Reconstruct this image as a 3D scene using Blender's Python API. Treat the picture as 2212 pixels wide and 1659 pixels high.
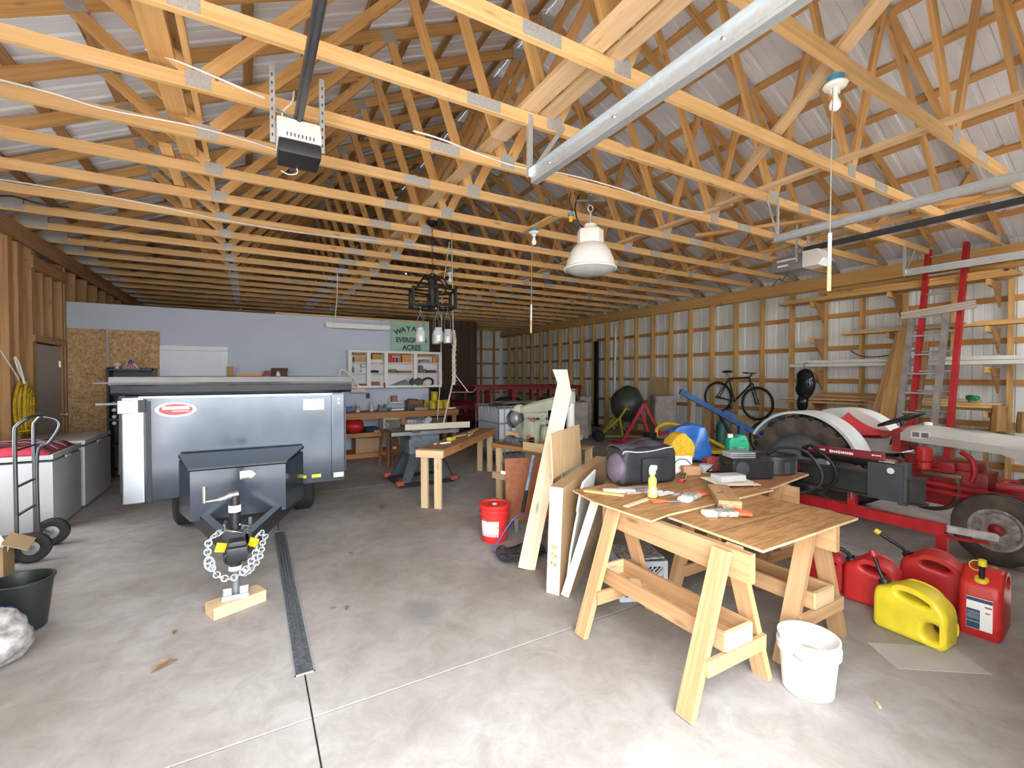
import bpy, bmesh, math, random
from mathutils import Vector, Matrix, Euler
R = math.radians
rnd = random.Random(7)
for o in list(bpy.data.objects):
    bpy.data.objects.remove(o)
S = bpy.context.scene
C = S.collection

# ---------------------------------------------------------------- camera
cam = bpy.data.cameras.new('camera')
cam.sensor_width = 36.0
cam.lens = 980.0 / 2212.0 * 36.0
cam.clip_start = 0.05
camo = bpy.data.objects.new('camera', cam)
C.objects.link(camo)
camo.location = (0, 0, 1.58)
camo.rotation_euler = (R(90 - 1.08), 0, R(-29.9))
S.camera = camo

# ---------------------------------------------------------------- sky and sun
w = bpy.data.worlds.new('sky')
S.world = w
w.use_nodes = True
bg = w.node_tree.nodes['Background']
bg.inputs[0].default_value = (0.90, 0.96, 1.0, 1)
bg.inputs[1].default_value = 6.2
sun = bpy.data.lights.new('sun', 'SUN')
sun.energy = 26.0
sun.angle = R(0.6)
sun.color = (1.0, 0.96, 0.9)
so = bpy.data.objects.new('sun', sun)
C.objects.link(so)
so.rotation_euler = Vector((-0.14, 0.27, -1.0)).to_track_quat('-Z', 'Y').to_euler()
# daylight portals in the open door and the added windows (they only guide the sampling of the sky)
def portal(loc, rot, sx, sy):
    l = bpy.data.lights.new('portal', 'AREA')
    l.shape = 'RECTANGLE'
    l.size, l.size_y = sx, sy
    l.cycles.is_portal = True
    po = bpy.data.objects.new('portal', l)
    C.objects.link(po)
    po.location = loc
    po.rotation_euler = rot
portal((0.2, 0.0, 1.5), (R(90), 0, 0), 3.5, 3.0)
portal((6.62, 0.0, 2.45), (R(90), 0, 0), 3.4, 1.2)
portal((-2.70, 5.55, 1.45), (R(90), 0, R(-90)), 1.5, 1.3)
vs = S.view_settings
vs.view_transform = 'Standard'
vs.look = 'None'
vs.gamma = 1.0
vs.use_curve_mapping = False
vs.exposure = 1.24
S.cycles.use_denoising = True
S.cycles.max_bounces = 8
S.cycles.diffuse_bounces = 5
S.cycles.glossy_bounces = 3
S.cycles.transparent_max_bounces = 6
S.cycles.use_adaptive_sampling = True
S.cycles.adaptive_threshold = 0.08
S.cycles.adaptive_min_samples = 16
S.cycles.sample_clamp_indirect = 8.0

# ---------------------------------------------------------------- materials
MATS = {}
def _nt(name):
    m = bpy.data.materials.new(name)
    m.use_nodes = True
    nt = m.node_tree
    return m, nt, nt.nodes['Principled BSDF']
def mat(name, col, rough=0.6, metal=0.0, var=0.10, scale=6.0, bump=0.0, col2=None, detail=2.0, spec=0.5, coat=0.0, objvar=0.0, pos=(0.34, 0.68)):
    if name in MATS:
        return MATS[name]
    m, nt, p = _nt(name)
    N, L = nt.nodes, nt.links
    c = Vector(col)
    c2 = Vector(col2) if col2 else c * (1 - 2.2 * var)
    tc = N.new('ShaderNodeTexCoord')
    no = N.new('ShaderNodeTexNoise')
    no.inputs['Scale'].default_value = scale
    no.inputs['Detail'].default_value = detail
    L.new(tc.outputs['Object'], no.inputs['Vector'])
    rp = N.new('ShaderNodeValToRGB')
    rp.color_ramp.elements[0].position = pos[0]
    rp.color_ramp.elements[1].position = pos[1]
    rp.color_ramp.elements[0].color = (*c2, 1)
    rp.color_ramp.elements[1].color = (*c, 1)
    L.new(no.outputs[0], rp.inputs[0])
    out = rp.outputs[0]
    if objvar:
        out = _objvar(N, L, out, objvar)
    L.new(out, p.inputs['Base Color'])
    p.inputs['Roughness'].default_value = rough
    p.inputs['Metallic'].default_value = metal
    p.inputs['Specular IOR Level'].default_value = spec
    p.inputs['Coat Weight'].default_value = coat
    if bump:
        b = N.new('ShaderNodeBump')
        b.inputs['Strength'].default_value = bump
        b.inputs['Distance'].default_value = 0.01
        L.new(no.outputs[0], b.inputs['Height'])
        L.new(b.outputs[0], p.inputs['Normal'])
    MATS[name] = m
    return m
def _objvar(N, L, out, amt):
    oi = N.new('ShaderNodeObjectInfo')
    mr = N.new('ShaderNodeMapRange')
    mr.inputs[3].default_value = 1 - amt
    mr.inputs[4].default_value = 1 + amt
    L.new(oi.outputs['Random'], mr.inputs[0])
    hs = N.new('ShaderNodeHueSaturation')
    L.new(mr.outputs[0], hs.inputs['Value'])
    L.new(out, hs.inputs['Color'])
    return hs.outputs[0]
def wood(name, light, dark, rough=0.65, gs=1.0, knots=True, objvar=0.10, axis=0):
    # sawn timber, grain along the object's own X axis
    if name in MATS:
        return MATS[name]
    m, nt, p = _nt(name)
    N, L = nt.nodes, nt.links
    tc = N.new('ShaderNodeTexCoord')
    oi = N.new('ShaderNodeObjectInfo')
    ad = N.new('ShaderNodeVectorMath'); ad.operation = 'ADD'
    mu = N.new('ShaderNodeVectorMath'); mu.operation = 'SCALE'
    mu.inputs['Scale'].default_value = 37.0
    cb = N.new('ShaderNodeCombineXYZ')
    for i in range(3):
        L.new(oi.outputs['Random'], cb.inputs[i])
    L.new(cb.outputs[0], mu.inputs[0])
    L.new(tc.outputs['Object'], ad.inputs[0])
    L.new(mu.outputs[0], ad.inputs[1])
    mp = N.new('ShaderNodeMapping')
    mp.inputs['Scale'].default_value = [1.2 * gs if i == axis else 34 * gs for i in range(3)]
    L.new(ad.outputs[0], mp.inputs['Vector'])
    no = N.new('ShaderNodeTexNoise')
    no.inputs['Scale'].default_value = 1.0
    no.inputs['Detail'].default_value = 2.5
    no.inputs['Distortion'].default_value = 0.8
    L.new(mp.outputs[0], no.inputs['Vector'])
    rp = N.new('ShaderNodeValToRGB')
    rp.color_ramp.elements[0].position = 0.30
    rp.color_ramp.elements[1].position = 0.66
    rp.color_ramp.elements[0].color = (*dark, 1)
    rp.color_ramp.elements[1].color = (*light, 1)
    L.new(no.outputs[0], rp.inputs[0])
    out = rp.outputs[0]
    if knots:
        mk = N.new('ShaderNodeMapping')
        mk.inputs['Scale'].default_value = [2.2 if i == axis else 9 for i in range(3)]
        L.new(ad.outputs[0], mk.inputs['Vector'])
        vo = N.new('ShaderNodeTexVoronoi')
        vo.inputs['Scale'].default_value = 1.0
        L.new(mk.outputs[0], vo.inputs['Vector'])
        kr = N.new('ShaderNodeValToRGB')
        kr.color_ramp.elements[0].position = 0.05
        kr.color_ramp.elements[1].position = 0.15
        kr.color_ramp.elements[0].color = (0.35, 0.35, 0.35, 1)
        kr.color_ramp.elements[1].color = (1, 1, 1, 1)
        L.new(vo.outputs['Distance'], kr.inputs[0])
        mx = N.new('ShaderNodeMix'); mx.data_type = 'RGBA'; mx.blend_type = 'MULTIPLY'
        mx.inputs['Factor'].default_value = 0.8
        L.new(out, mx.inputs['A'])
        L.new(kr.outputs[0], mx.inputs['B'])
        out = mx.outputs['Result']
    out = _objvar(N, L, out, objvar)
    L.new(out, p.inputs['Base Color'])
    p.inputs['Roughness'].default_value = rough
    b = N.new('ShaderNodeBump')
    b.inputs['Strength'].default_value = 0.15
    b.inputs['Distance'].default_value = 0.004
    L.new(no.outputs[0], b.inputs['Height'])
    L.new(b.outputs[0], p.inputs['Normal'])
    MATS[name] = m
    return m
def flakes(name, cols, scale=22.0, stretch=(1, 1, 1), rough=0.7):
    # strand board / rotary-cut plywood faces
    if name in MATS:
        return MATS[name]
    m, nt, p = _nt(name)
    N, L = nt.nodes, nt.links
    tc = N.new('ShaderNodeTexCoord')
    mp = N.new('ShaderNodeMapping')
    mp.inputs['Scale'].default_value = stretch
    L.new(tc.outputs['Object'], mp.inputs['Vector'])
    n1 = N.new('ShaderNodeTexNoise')
    n1.inputs['Scale'].default_value = scale * 0.35
    n1.inputs['Detail'].default_value = 4
    n1.inputs['Roughness'].default_value = 0.7
    n1.inputs['Distortion'].default_value = 1.2
    L.new(mp.outputs[0], n1.inputs['Vector'])
    vo = N.new('ShaderNodeTexVoronoi')
    vo.inputs['Scale'].default_value = scale
    L.new(mp.outputs[0], vo.inputs['Vector'])
    mx = N.new('ShaderNodeMix'); mx.data_type = 'FLOAT'
    mx.inputs['Factor'].default_value = 0.35
    sp = N.new('ShaderNodeSeparateColor')
    L.new(vo.outputs['Color'], sp.inputs[0])
    L.new(n1.outputs[0], mx.inputs['A'])
    L.new(sp.outputs[0], mx.inputs['B'])
    rp = N.new('ShaderNodeValToRGB')
    el = rp.color_ramp.elements
    el[0].position, el[1].position = 0.25, 0.75
    el[0].color, el[1].color = (*cols[0], 1), (*cols[-1], 1)
    if len(cols) > 2:
        e = el.new(0.5)
        e.color = (*cols[1], 1)
    L.new(mx.outputs['Result'], rp.inputs[0])
    L.new(rp.outputs[0], p.inputs['Base Color'])
    p.inputs['Roughness'].default_value = rough
    MATS[name] = m
    return m
def glassy(name, col=(1, 1, 1), tr=0.75, rough=0.05):
    if name in MATS:
        return MATS[name]
    m, nt, p = _nt(name)
    N, L = nt.nodes, nt.links
    t = N.new('ShaderNodeBsdfTransparent')
    t.inputs[0].default_value = (*col, 1)
    mx = N.new('ShaderNodeMixShader')
    mx.inputs[0].default_value = tr
    p.inputs['Base Color'].default_value = (*col, 1)
    p.inputs['Roughness'].default_value = rough
    L.new(p.outputs[0], mx.inputs[1])
    L.new(t.outputs[0], mx.inputs[2])
    L.new(mx.outputs[0], N['Material Output'].inputs[0])
    MATS[name] = m
    return m
def lamp(name, col, e):
    m, nt, p = _nt(name)
    p.inputs['Base Color'].default_value = (*col, 1)
    p.inputs['Emission Color'].default_value = (*col, 1)
    p.inputs['Emission Strength'].default_value = e
    MATS[name] = m
    return m

PINE = wood('pine', (0.74, 0.44, 0.17), (0.60, 0.32, 0.105))
PINE_NEW = wood('fresh pine', (0.72, 0.52, 0.31), (0.60, 0.40, 0.21))
CHORD = wood('truss chord timber', (0.74, 0.48, 0.22), (0.62, 0.36, 0.14))
PINE_UP = wood('fresh pine upright', (0.70, 0.55, 0.38), (0.60, 0.44, 0.28), axis=2)
PINE_GOLD = wood('wall stud timber', (0.70, 0.44, 0.16), (0.58, 0.33, 0.10))
GIRT = wood('girt timber', (0.60, 0.31, 0.10), (0.48, 0.225, 0.065))
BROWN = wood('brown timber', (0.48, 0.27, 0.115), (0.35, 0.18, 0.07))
GREYWOOD = wood('weathered grey timber', (0.50, 0.44, 0.37), (0.36, 0.30, 0.24))
SAWHORSE = wood('sawhorse timber', (0.52, 0.31, 0.155), (0.40, 0.215, 0.095))
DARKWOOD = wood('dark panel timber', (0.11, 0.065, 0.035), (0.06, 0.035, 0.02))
STOOLWOOD = wood('reddish stool timber', (0.26, 0.10, 0.045), (0.16, 0.06, 0.03))
PLY = flakes('plywood face', [(0.24, 0.11, 0.035), (0.38, 0.19, 0.07), (0.47, 0.26, 0.11)], 9, (1.0, 7, 7))
PLYEDGE = mat('plywood edge', (0.66, 0.48, 0.27), 0.7, var=0.12, scale=40)
PLYPALE = flakes('pale plywood', [(0.50, 0.32, 0.16), (0.58, 0.39, 0.21), (0.64, 0.45, 0.25)], 7, (6, 6, 0.8))
OSB = flakes('strand board', [(0.28, 0.15, 0.06), (0.45, 0.27, 0.12), (0.58, 0.39, 0.20)], 34)
HARDB = mat('brown hardboard', (0.30, 0.085, 0.025), 0.6, var=0.14, scale=18)
CARD = mat('cardboard', (0.45, 0.29, 0.15), 0.8, var=0.05, scale=3)
CARDPALE = mat('pale cardboard', (0.74, 0.64, 0.52), 0.8, var=0.05, scale=5)
WHITE = mat('white paint', (0.80, 0.80, 0.78), 0.45, var=0.03)
APPL = mat('appliance enamel', (0.50, 0.49, 0.49), 0.3, var=0.02, scale=2)
BLACK = mat('black plastic', (0.018, 0.018, 0.02), 0.45, var=0.1)
BLACKM = mat('black steel', (0.02, 0.021, 0.024), 0.35, metal=0.3, var=0.1)
RUBBER = mat('tire rubber', (0.022, 0.021, 0.02), 0.8, var=0.15, scale=12)
DUSTY = mat('dusty tire rubber', (0.15, 0.115, 0.085), 0.9, var=0.2, scale=5, col2=(0.05, 0.042, 0.035))
GREY = mat('grey steel', (0.30, 0.31, 0.32), 0.4, metal=0.6, var=0.1)
GALV = mat('galvanised steel', (0.68, 0.73, 0.77), 0.36, metal=0.7, var=0.05, scale=30)
CHROME = mat('bright metal', (0.75, 0.75, 0.76), 0.2, metal=0.95, var=0.05)
RED = mat('red paint', (0.52, 0.02, 0.025), 0.4, var=0.12, scale=9)
DKRED = mat('dark red paint', (0.26, 0.012, 0.02), 0.5, var=0.15, scale=7)
REDPL = mat('red plastic', (0.56, 0.022, 0.02), 0.42, var=0.06)
BUCKRED = mat('bucket red plastic', (0.72, 0.035, 0.03), 0.38, var=0.04)
YELPL = mat('yellow plastic', (0.78, 0.62, 0.03), 0.42, var=0.08, scale=9)
YEL = mat('yellow paint', (0.70, 0.46, 0.01), 0.45, var=0.08)
YELGREEN = mat('lime yellow paint', (0.40, 0.40, 0.03), 0.5, var=0.12)
BLUE = mat('blue paint', (0.025, 0.12, 0.36), 0.45, var=0.12)
GREENPL = mat('green plastic', (0.03, 0.50, 0.26), 0.35, var=0.04)
CABLE = mat('white cable sheath', (0.82, 0.79, 0.74), 0.5, var=0.03)
ROPE = mat('pale rope', (0.45, 0.40, 0.32), 0.9, var=0.15, scale=60)
PAPER = mat('paper', (0.85, 0.84, 0.82), 0.7, var=0.02)
WHITEPL = mat('white plastic', (0.82, 0.81, 0.77), 0.4, var=0.03)
CONC = None
# ---------------------------------------------------------------- mesh helpers
class B:
    def __init__(s):
        s.bm = bmesh.new()
    def box(s, c, d, rot=None, bev=0.0, seg=2):
        g = bmesh.ops.create_cube(s.bm, size=1.0)
        vs_ = g['verts']
        bmesh.ops.scale(s.bm, vec=d, verts=vs_)
        if bev:
            es = list({e for v in vs_ for e in v.link_edges})
            r = bmesh.ops.bevel(s.bm, geom=es, offset=bev, segments=seg, affect='EDGES', profile=0.7)
            vs_ = list({v for f in r['faces'] for v in f.verts} | {v for v in vs_ if v.is_valid})
        if rot is not None:
            M = rot if isinstance(rot, Matrix) else Euler(rot).to_matrix()
            bmesh.ops.rotate(s.bm, matrix=M, verts=vs_)
        bmesh.ops.translate(s.bm, vec=c, verts=vs_)
        return s
    def bar(s, p0, p1, wd, th, up=(0, 0, 1)):
        p0, p1 = Vector(p0), Vector(p1)
        M, ln = frame(p0, p1, up)
        return s.box((p0 + p1) / 2, (ln, wd, th), M)
    def cyl(s, p0, p1, r0, r1=None, n=14, caps=True):
        p0, p1 = Vector(p0), Vector(p1)
        r1 = r0 if r1 is None else r1
        d = p1 - p0
        g = bmesh.ops.create_cone(s.bm, cap_ends=caps, segments=n, radius1=max(r0, 1e-4), radius2=max(r1, 1e-4), depth=d.length)
        q = d.to_track_quat('Z', 'Y').to_matrix()
        bmesh.ops.rotate(s.bm, matrix=q, verts=g['verts'])
        bmesh.ops.translate(s.bm, vec=(p0 + p1) / 2, verts=g['verts'])
        return s
    def tube(s, pts, r, n=8, closed=False):
        pts = [Vector(p) for p in pts]
        m = len(pts)
        rings = []
        u = None
        for i, p in enumerate(pts):
            if closed:
                t = pts[(i + 1) % m] - pts[i - 1]
            else:
                t = pts[min(i + 1, m - 1)] - pts[max(i - 1, 0)]
            t.normalize()
            if u is None:
                u = t.orthogonal().normalized()
            u = (u - t * u.dot(t))
            if u.length < 1e-6:
                u = t.orthogonal()
            u.normalize()
            v = t.cross(u)
            rr = r[i] if isinstance(r, (list, tuple)) else r
            rings.append([s.bm.verts.new(p + (u * math.cos(a) + v * math.sin(a)) * rr) for a in [2 * math.pi * k / n for k in range(n)]])
        for i in range(m if closed else m - 1):
            a, b = rings[i], rings[(i + 1) % m]
            for k in range(n):
                s.bm.faces.new((a[k], a[(k + 1) % n], b[(k + 1) % n], b[k]))
        if not closed:
            s.bm.faces.new(rings[0][::-1])
            s.bm.faces.new(rings[-1])
        return s
    def lathe(s, prof, n=24, c=(0, 0, 0), axis=(0, 0, 1), sx=1.0, sy=1.0, cap0=True, cap1=True):
        q = Vector(axis).to_track_quat('Z', 'Y').to_matrix()
        c = Vector(c)
        rings = []
        for r, z in prof:
            rings.append([s.bm.verts.new(q @ Vector((r * sx * math.cos(2 * math.pi * k / n), r * sy * math.sin(2 * math.pi * k / n), z)) + c) for k in range(n)])
        for a, b in zip(rings, rings[1:]):
            for k in range(n):
                s.bm.faces.new((a[k], a[(k + 1) % n], b[(k + 1) % n], b[k]))
        if cap0 and prof[0][0] > 1e-3:
            s.bm.faces.new(rings[0][::-1])
        if cap1 and prof[-1][0] > 1e-3:
            s.bm.faces.new(rings[-1])
        return s
    def prism(s, poly, a, b, plane='XZ', bev=0.0):
        # polygon in a plane, pushed from a to b along the remaining axis
        def P(u, v, h):
            return {'XZ': (u, h, v), 'YZ': (h, u, v), 'XY': (u, v, h)}[plane]
        A = [s.bm.verts.new(P(u, v, a)) for u, v in poly]
        Bv = [s.bm.verts.new(P(u, v, b)) for u, v in poly]
        fs = [s.bm.faces.new(A), s.bm.faces.new(Bv[::-1])]
        n = len(poly)
        for k in range(n):
            fs.append(s.bm.faces.new((A[k], Bv[k], Bv[(k + 1) % n], A[(k + 1) % n])))
        bmesh.ops.recalc_face_normals(s.bm, faces=fs)
        if bev:
            es = [e for e in fs[0].edges] + [e for e in fs[1].edges]
            bmesh.ops.bevel(s.bm, geom=es, offset=bev, segments=2, affect='EDGES', profile=0.7)
        return s
    def ball(s, c, r, n=14, rot=None):
        g = bmesh.ops.create_uvsphere(s.bm, u_segments=n, v_segments=max(6, n * 2 // 3), radius=1.0)
        r = (r, r, r) if isinstance(r, (int, float)) else r
        bmesh.ops.scale(s.bm, vec=r, verts=g['verts'])
        if rot is not None:
            bmesh.ops.rotate(s.bm, matrix=Euler(rot).to_matrix(), verts=g['verts'])
        bmesh.ops.translate(s.bm, vec=c, verts=g['verts'])
        return s
    def ring(s, c, Rr, r, axis=(0, 0, 1), n=28, m=8, a0=0.0, a1=360.0, sx=1.0):
        q = Vector(axis).to_track_quat('Z', 'Y').to_matrix()
        c = Vector(c)
        full = abs(a1 - a0 - 360) < 1e-3
        k = n if full else n + 1
        pts = [c + q @ Vector((Rr * sx * math.cos(R(a0 + (a1 - a0) * i / n)), Rr * math.sin(R(a0 + (a1 - a0) * i / n)), 0)) for i in range(k)]
        return s.tube(pts, r, m, full)
    def grid(s, f, nu, nv, thick=0.0):
        V = [[s.bm.verts.new(f(i / nu, j / nv)) for j in range(nv + 1)] for i in range(nu + 1)]
        fs = []
        for i in range(nu):
            for j in range(nv):
                fs.append(s.bm.faces.new((V[i][j], V[i + 1][j], V[i + 1][j + 1], V[i][j + 1])))
        if thick:
            bmesh.ops.recalc_face_normals(s.bm, faces=fs)
            bmesh.ops.solidify(s.bm, geom=fs, thickness=thick)
        return s
    def dice(s, n=2):
        bmesh.ops.triangulate(s.bm, faces=s.bm.faces[:])
        for _ in range(n):
            bmesh.ops.subdivide_edges(s.bm, edges=s.bm.edges[:], cuts=1)
            bmesh.ops.triangulate(s.bm, faces=s.bm.faces[:])
        return s
    def wobble(s, a, f=4.0, seed=0):
        from mathutils import noise
        for v in s.bm.verts:
            v.co += a * noise.noise_vector(v.co * f + Vector((seed, seed * 2.3, 0)))
        return s
    def o(s, name, m, parent=None, smooth=None, loc=None, rot=None):
        bmesh.ops.recalc_face_normals(s.bm, faces=s.bm.faces[:])
        me = bpy.data.meshes.new(name)
        s.bm.to_mesh(me)
        s.bm.free()
        me.materials.append(m)
        if smooth is not None:
            me.polygons.foreach_set('use_smooth', [True] * len(me.polygons))
            me.set_sharp_from_angle(angle=R(smooth))
        ob = bpy.data.objects.new(name, me)
        C.objects.link(ob)
        if parent:
            ob.parent = parent
        if loc is not None:
            ob.location = loc
        if rot is not None:
            ob.rotation_euler = rot
        return ob
def frame(p0, p1, up=(0, 0, 1)):
    x = (Vector(p1) - Vector(p0))
    ln = x.length
    x.normalize()
    u = Vector(up)
    if abs(x.dot(u.normalized())) > 0.999:
        u = Vector((0, 1, 0))
    y = u.cross(x).normalized()
    z = x.cross(y).normalized()
    return Matrix((x, y, z)).transposed(), ln
BOARDS = {}
def board(name, p0, p1, wd, th, m, parent=None, up=(0, 0, 1)):
    # a sawn board: length p0-p1, width wd across 'up', thickness th along 'up'
    M, ln = frame(p0, p1, up)
    key = (round(ln, 3), round(wd, 4), round(th, 4), m.name)
    me = BOARDS.get(key)
    if me is None:
        b = B().box((0, 0, 0), (ln, wd, th))
        me = bpy.data.meshes.new('board')
        b.bm.to_mesh(me)
        b.bm.free()
        me.materials.append(m)
        BOARDS[key] = me
    ob = bpy.data.objects.new(name, me)
    C.objects.link(ob)
    ob.matrix_local = Matrix.Translation((Vector(p0) + Vector(p1)) / 2) @ M.to_4x4()
    if parent:
        ob.parent = parent
        ob.matrix_local = Matrix.Translation((Vector(p0) + Vector(p1)) / 2) @ M.to_4x4()
    return ob
def tag(o, label, cat, group=None):
    o['label'] = label
    o['category'] = cat
    if group:
        o['group'] = group
    return o
def thing(name, label, cat, loc=(0, 0, 0), rz=0.0, group=None, rot=None):
    e = bpy.data.objects.new(name, None)
    e.empty_display_size = 0.1
    C.objects.link(e)
    e.location = loc
    e.rotation_euler = rot if rot else (0, 0, rz)
    return tag(e, label, cat, group)
def struct(o, label=None):
    o['kind'] = 'structure'
    if label:
        o['label'] = label
    return o
def dup(root, loc, rz=None, label=None, group=None):
    r = root.copy()
    C.objects.link(r)
    r.location = loc
    if rz is not None:
        r.rotation_euler = (0, 0, rz)
    if label:
        r['label'] = label
    if group:
        r['group'] = group
    for ch in list(root.children):
        c = ch.copy()
        C.objects.link(c)
        c.parent = r
        for g in list(ch.children):
            d = g.copy()
            C.objects.link(d)
            d.parent = c
    return r
def text(name, s, size, m, parent, loc, rot, ext=0.002, sx=1.0, align='CENTER', stretch=1.0, bold=0.0):
    cu = bpy.data.curves.new(name, 'FONT')
    cu.body = s
    cu.size = size
    cu.extrude = ext
    cu.offset = bold
    cu.align_x = align
    cu.align_y = 'CENTER'
    tmp = bpy.data.objects.new(name, cu)
    C.objects.link(tmp)
    bpy.context.view_layer.update()
    me = bpy.data.meshes.new_from_object(tmp.evaluated_get(bpy.context.evaluated_depsgraph_get()))
    bpy.data.objects.remove(tmp)
    me.materials.clear()
    me.materials.append(m)
    ob = bpy.data.objects.new(name, me)
    C.objects.link(ob)
    ob.parent = parent
    ob.location = loc
    ob.rotation_euler = rot
    ob.scale = (sx, stretch, 1)
    return ob
def arc(cx, cy, r, a0, a1, n):
    return [(cx + r * math.cos(R(a0 + (a1 - a0) * i / n)), cy + r * math.sin(R(a0 + (a1 - a0) * i / n))) for i in range(n + 1)]
def bez(p0, p1, p2, p3, n=12):
    p0, p1, p2, p3 = map(Vector, (p0, p1, p2, p3))
    return [(1 - t) ** 3 * p0 + 3 * t * (1 - t) ** 2 * p1 + 3 * t * t * (1 - t) * p2 + t ** 3 * p3 for t in [i / n for i in range(n + 1)]]
def spline(pts, n=6):
    pts = [Vector(p) for p in pts]
    out = []
    for i in range(len(pts) - 1):
        a = pts[max(i - 1, 0)]; b = pts[i]; c = pts[i + 1]; d = pts[min(i + 2, len(pts) - 1)]
        for k in range(n):
            t = k / n
            out.append(0.5 * ((2 * b) + (c - a) * t + (2 * a - 5 * b + 4 * c - d) * t * t + (3 * b - a - 3 * c + d) * t ** 3))
    out.append(pts[-1])
    return out

def curve_solid(name, loops, wd, bev, m, parent, res=4):
    # rounded slab from closed outlines (first outer, others holes) lying in local XZ, thickness along Y
    cu = bpy.data.curves.new(name, 'CURVE')
    cu.dimensions = '2D'
    cu.fill_mode = 'BOTH'
    cu.extrude = wd / 2 - bev
    cu.bevel_depth = bev
    cu.bevel_resolution = res
    cu.offset = -bev
    for lp in loops:
        sp = cu.splines.new('POLY')
        sp.points.add(len(lp) - 1)
        for p, (x, z) in zip(sp.points, lp):
            p.co = (x, z, 0, 1)
        sp.use_cyclic_u = True
    tmp = bpy.data.objects.new(name, cu)
    C.objects.link(tmp)
    bpy.context.view_layer.update()
    me = bpy.data.meshes.new_from_object(tmp.evaluated_get(bpy.context.evaluated_depsgraph_get()))
    bpy.data.objects.remove(tmp)
    bm = bmesh.new()
    bm.from_mesh(me)
    bmesh.ops.remove_doubles(bm, verts=bm.verts, dist=0.0004)
    bmesh.ops.rotate(bm, matrix=Euler((R(90), 0, 0)).to_matrix(), verts=bm.verts)
    bmesh.ops.recalc_face_normals(bm, faces=bm.faces[:])
    bm.to_mesh(me)
    bm.free()
    me.materials.clear()
    me.materials.append(m)
    me.polygons.foreach_set('use_smooth', [True] * len(me.polygons))
    me.set_sharp_from_angle(angle=R(50))
    ob = bpy.data.objects.new(name, me)
    C.objects.link(ob)
    ob.parent = parent
    return ob
def smooth2(pts, n=3):
    # corner cutting, never overshoots
    for _ in range({1: 1, 3: 2}.get(n, 3)):
        out = []
        k = len(pts)
        for i in range(k):
            (x0, y0), (x1, y1) = pts[i], pts[(i + 1) % k]
            out += [(0.75 * x0 + 0.25 * x1, 0.75 * y0 + 0.25 * y1), (0.25 * x0 + 0.75 * x1, 0.25 * y0 + 0.75 * y1)]
        pts = out
    return pts
# ================================================================ THE BUILDING
def concrete():
    m, nt, p = _nt('concrete')
    N, L = nt.nodes, nt.links
    tc = N.new('ShaderNodeTexCoord')
    def noise(sc, det, ro=0.6, dist=0.0, vec=None):
        n = N.new('ShaderNodeTexNoise')
        n.inputs['Scale'].default_value = sc
        n.inputs['Detail'].default_value = det
        n.inputs['Roughness'].default_value = ro
        n.inputs['Distortion'].default_value = dist
        L.new(vec or geo.outputs['Position'], n.inputs['Vector'])
        return n
    geo = N.new('ShaderNodeNewGeometry')
    a = noise(0.55, 3, 0.6, 0.4)
    r1 = N.new('ShaderNodeValToRGB')
    r1.color_ramp.elements[0].position = 0.32
    r1.color_ramp.elements[1].position = 0.68
    r1.color_ramp.elements[0].color = (0.255, 0.222, 0.195, 1)
    r1.color_ramp.elements[1].color = (0.43, 0.41, 0.395, 1)
    L.new(a.outputs[0], r1.inputs[0])
    b = noise(5.0, 6, 0.75, 0.5)
    r2 = N.new('ShaderNodeValToRGB')
    r2.color_ramp.elements[0].position = 0.25
    r2.color_ramp.elements[1].position = 0.6
    r2.color_ramp.elements[0].color = (0.72, 0.69, 0.66, 1)
    r2.color_ramp.elements[1].color = (1.04, 1.04, 1.04, 1)
    L.new(b.outputs[0], r2.inputs[0])
    mx = N.new('ShaderNodeMix'); mx.data_type = 'RGBA'; mx.blend_type = 'MULTIPLY'
    mx.inputs['Factor'].default_value = 1.0
    L.new(r1.outputs[0], mx.inputs['A'])
    L.new(r2.outputs[0], mx.inputs['B'])
    out = mx.outputs['Result']
    # one dark oil spot on the slab, a shape of its own
    def spot(cx, cy, rx, ry, col, soft, inp, amt):
        sb = N.new('ShaderNodeVectorMath'); sb.operation = 'SUBTRACT'
        sb.inputs[1].default_value = (cx, cy, 0)
        L.new(geo.outputs['Position'], sb.inputs[0])
        sc = N.new('ShaderNodeVectorMath'); sc.operation = 'MULTIPLY'
        sc.inputs[1].default_value = (1 / rx, 1 / ry, 0)
        L.new(sb.outputs[0], sc.inputs[0])
        ln = N.new('ShaderNodeVectorMath'); ln.operation = 'LENGTH'
        L.new(sc.outputs[0], ln.inputs[0])
        ad = N.new('ShaderNodeMath'); ad.operation = 'MULTIPLY_ADD'
        ad.inputs[1].default_value = 0.6
        L.new(b.outputs[0], ad.inputs[0])
        L.new(ln.outputs['Value'], ad.inputs[2])
        mr = N.new('ShaderNodeMapRange')
        mr.inputs[1].default_value = 1.3 - soft
        mr.inputs[2].default_value = 1.3
        mr.inputs[3].default_value = amt
        mr.inputs[4].default_value = 0.0
        L.new(ad.outputs[0], mr.inputs[0])
        m2 = N.new('ShaderNodeMix'); m2.data_type = 'RGBA'
        L.new(mr.outputs[0], m2.inputs['Factor'])
        L.new(inp, m2.inputs['A'])
        m2.inputs['B'].default_value = (*col, 1)
        return m2.outputs['Result']
    out = spot(0.98, 2.92, 0.17, 0.20, (0.21, 0.195, 0.19), 0.55, out, 0.85)
    L.new(out, p.inputs['Base Color'])
    p.inputs['Roughness'].default_value = 0.75
    bp = N.new('ShaderNodeBump')
    bp.inputs['Strength'].default_value = 0.12
    bp.inputs['Distance'].default_value = 0.005
    L.new(b.outputs[0], bp.inputs['Height'])
    L.new(bp.outputs[0], p.inputs['Normal'])
    MATS['concrete'] = m
    return m
CONC = concrete()
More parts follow.
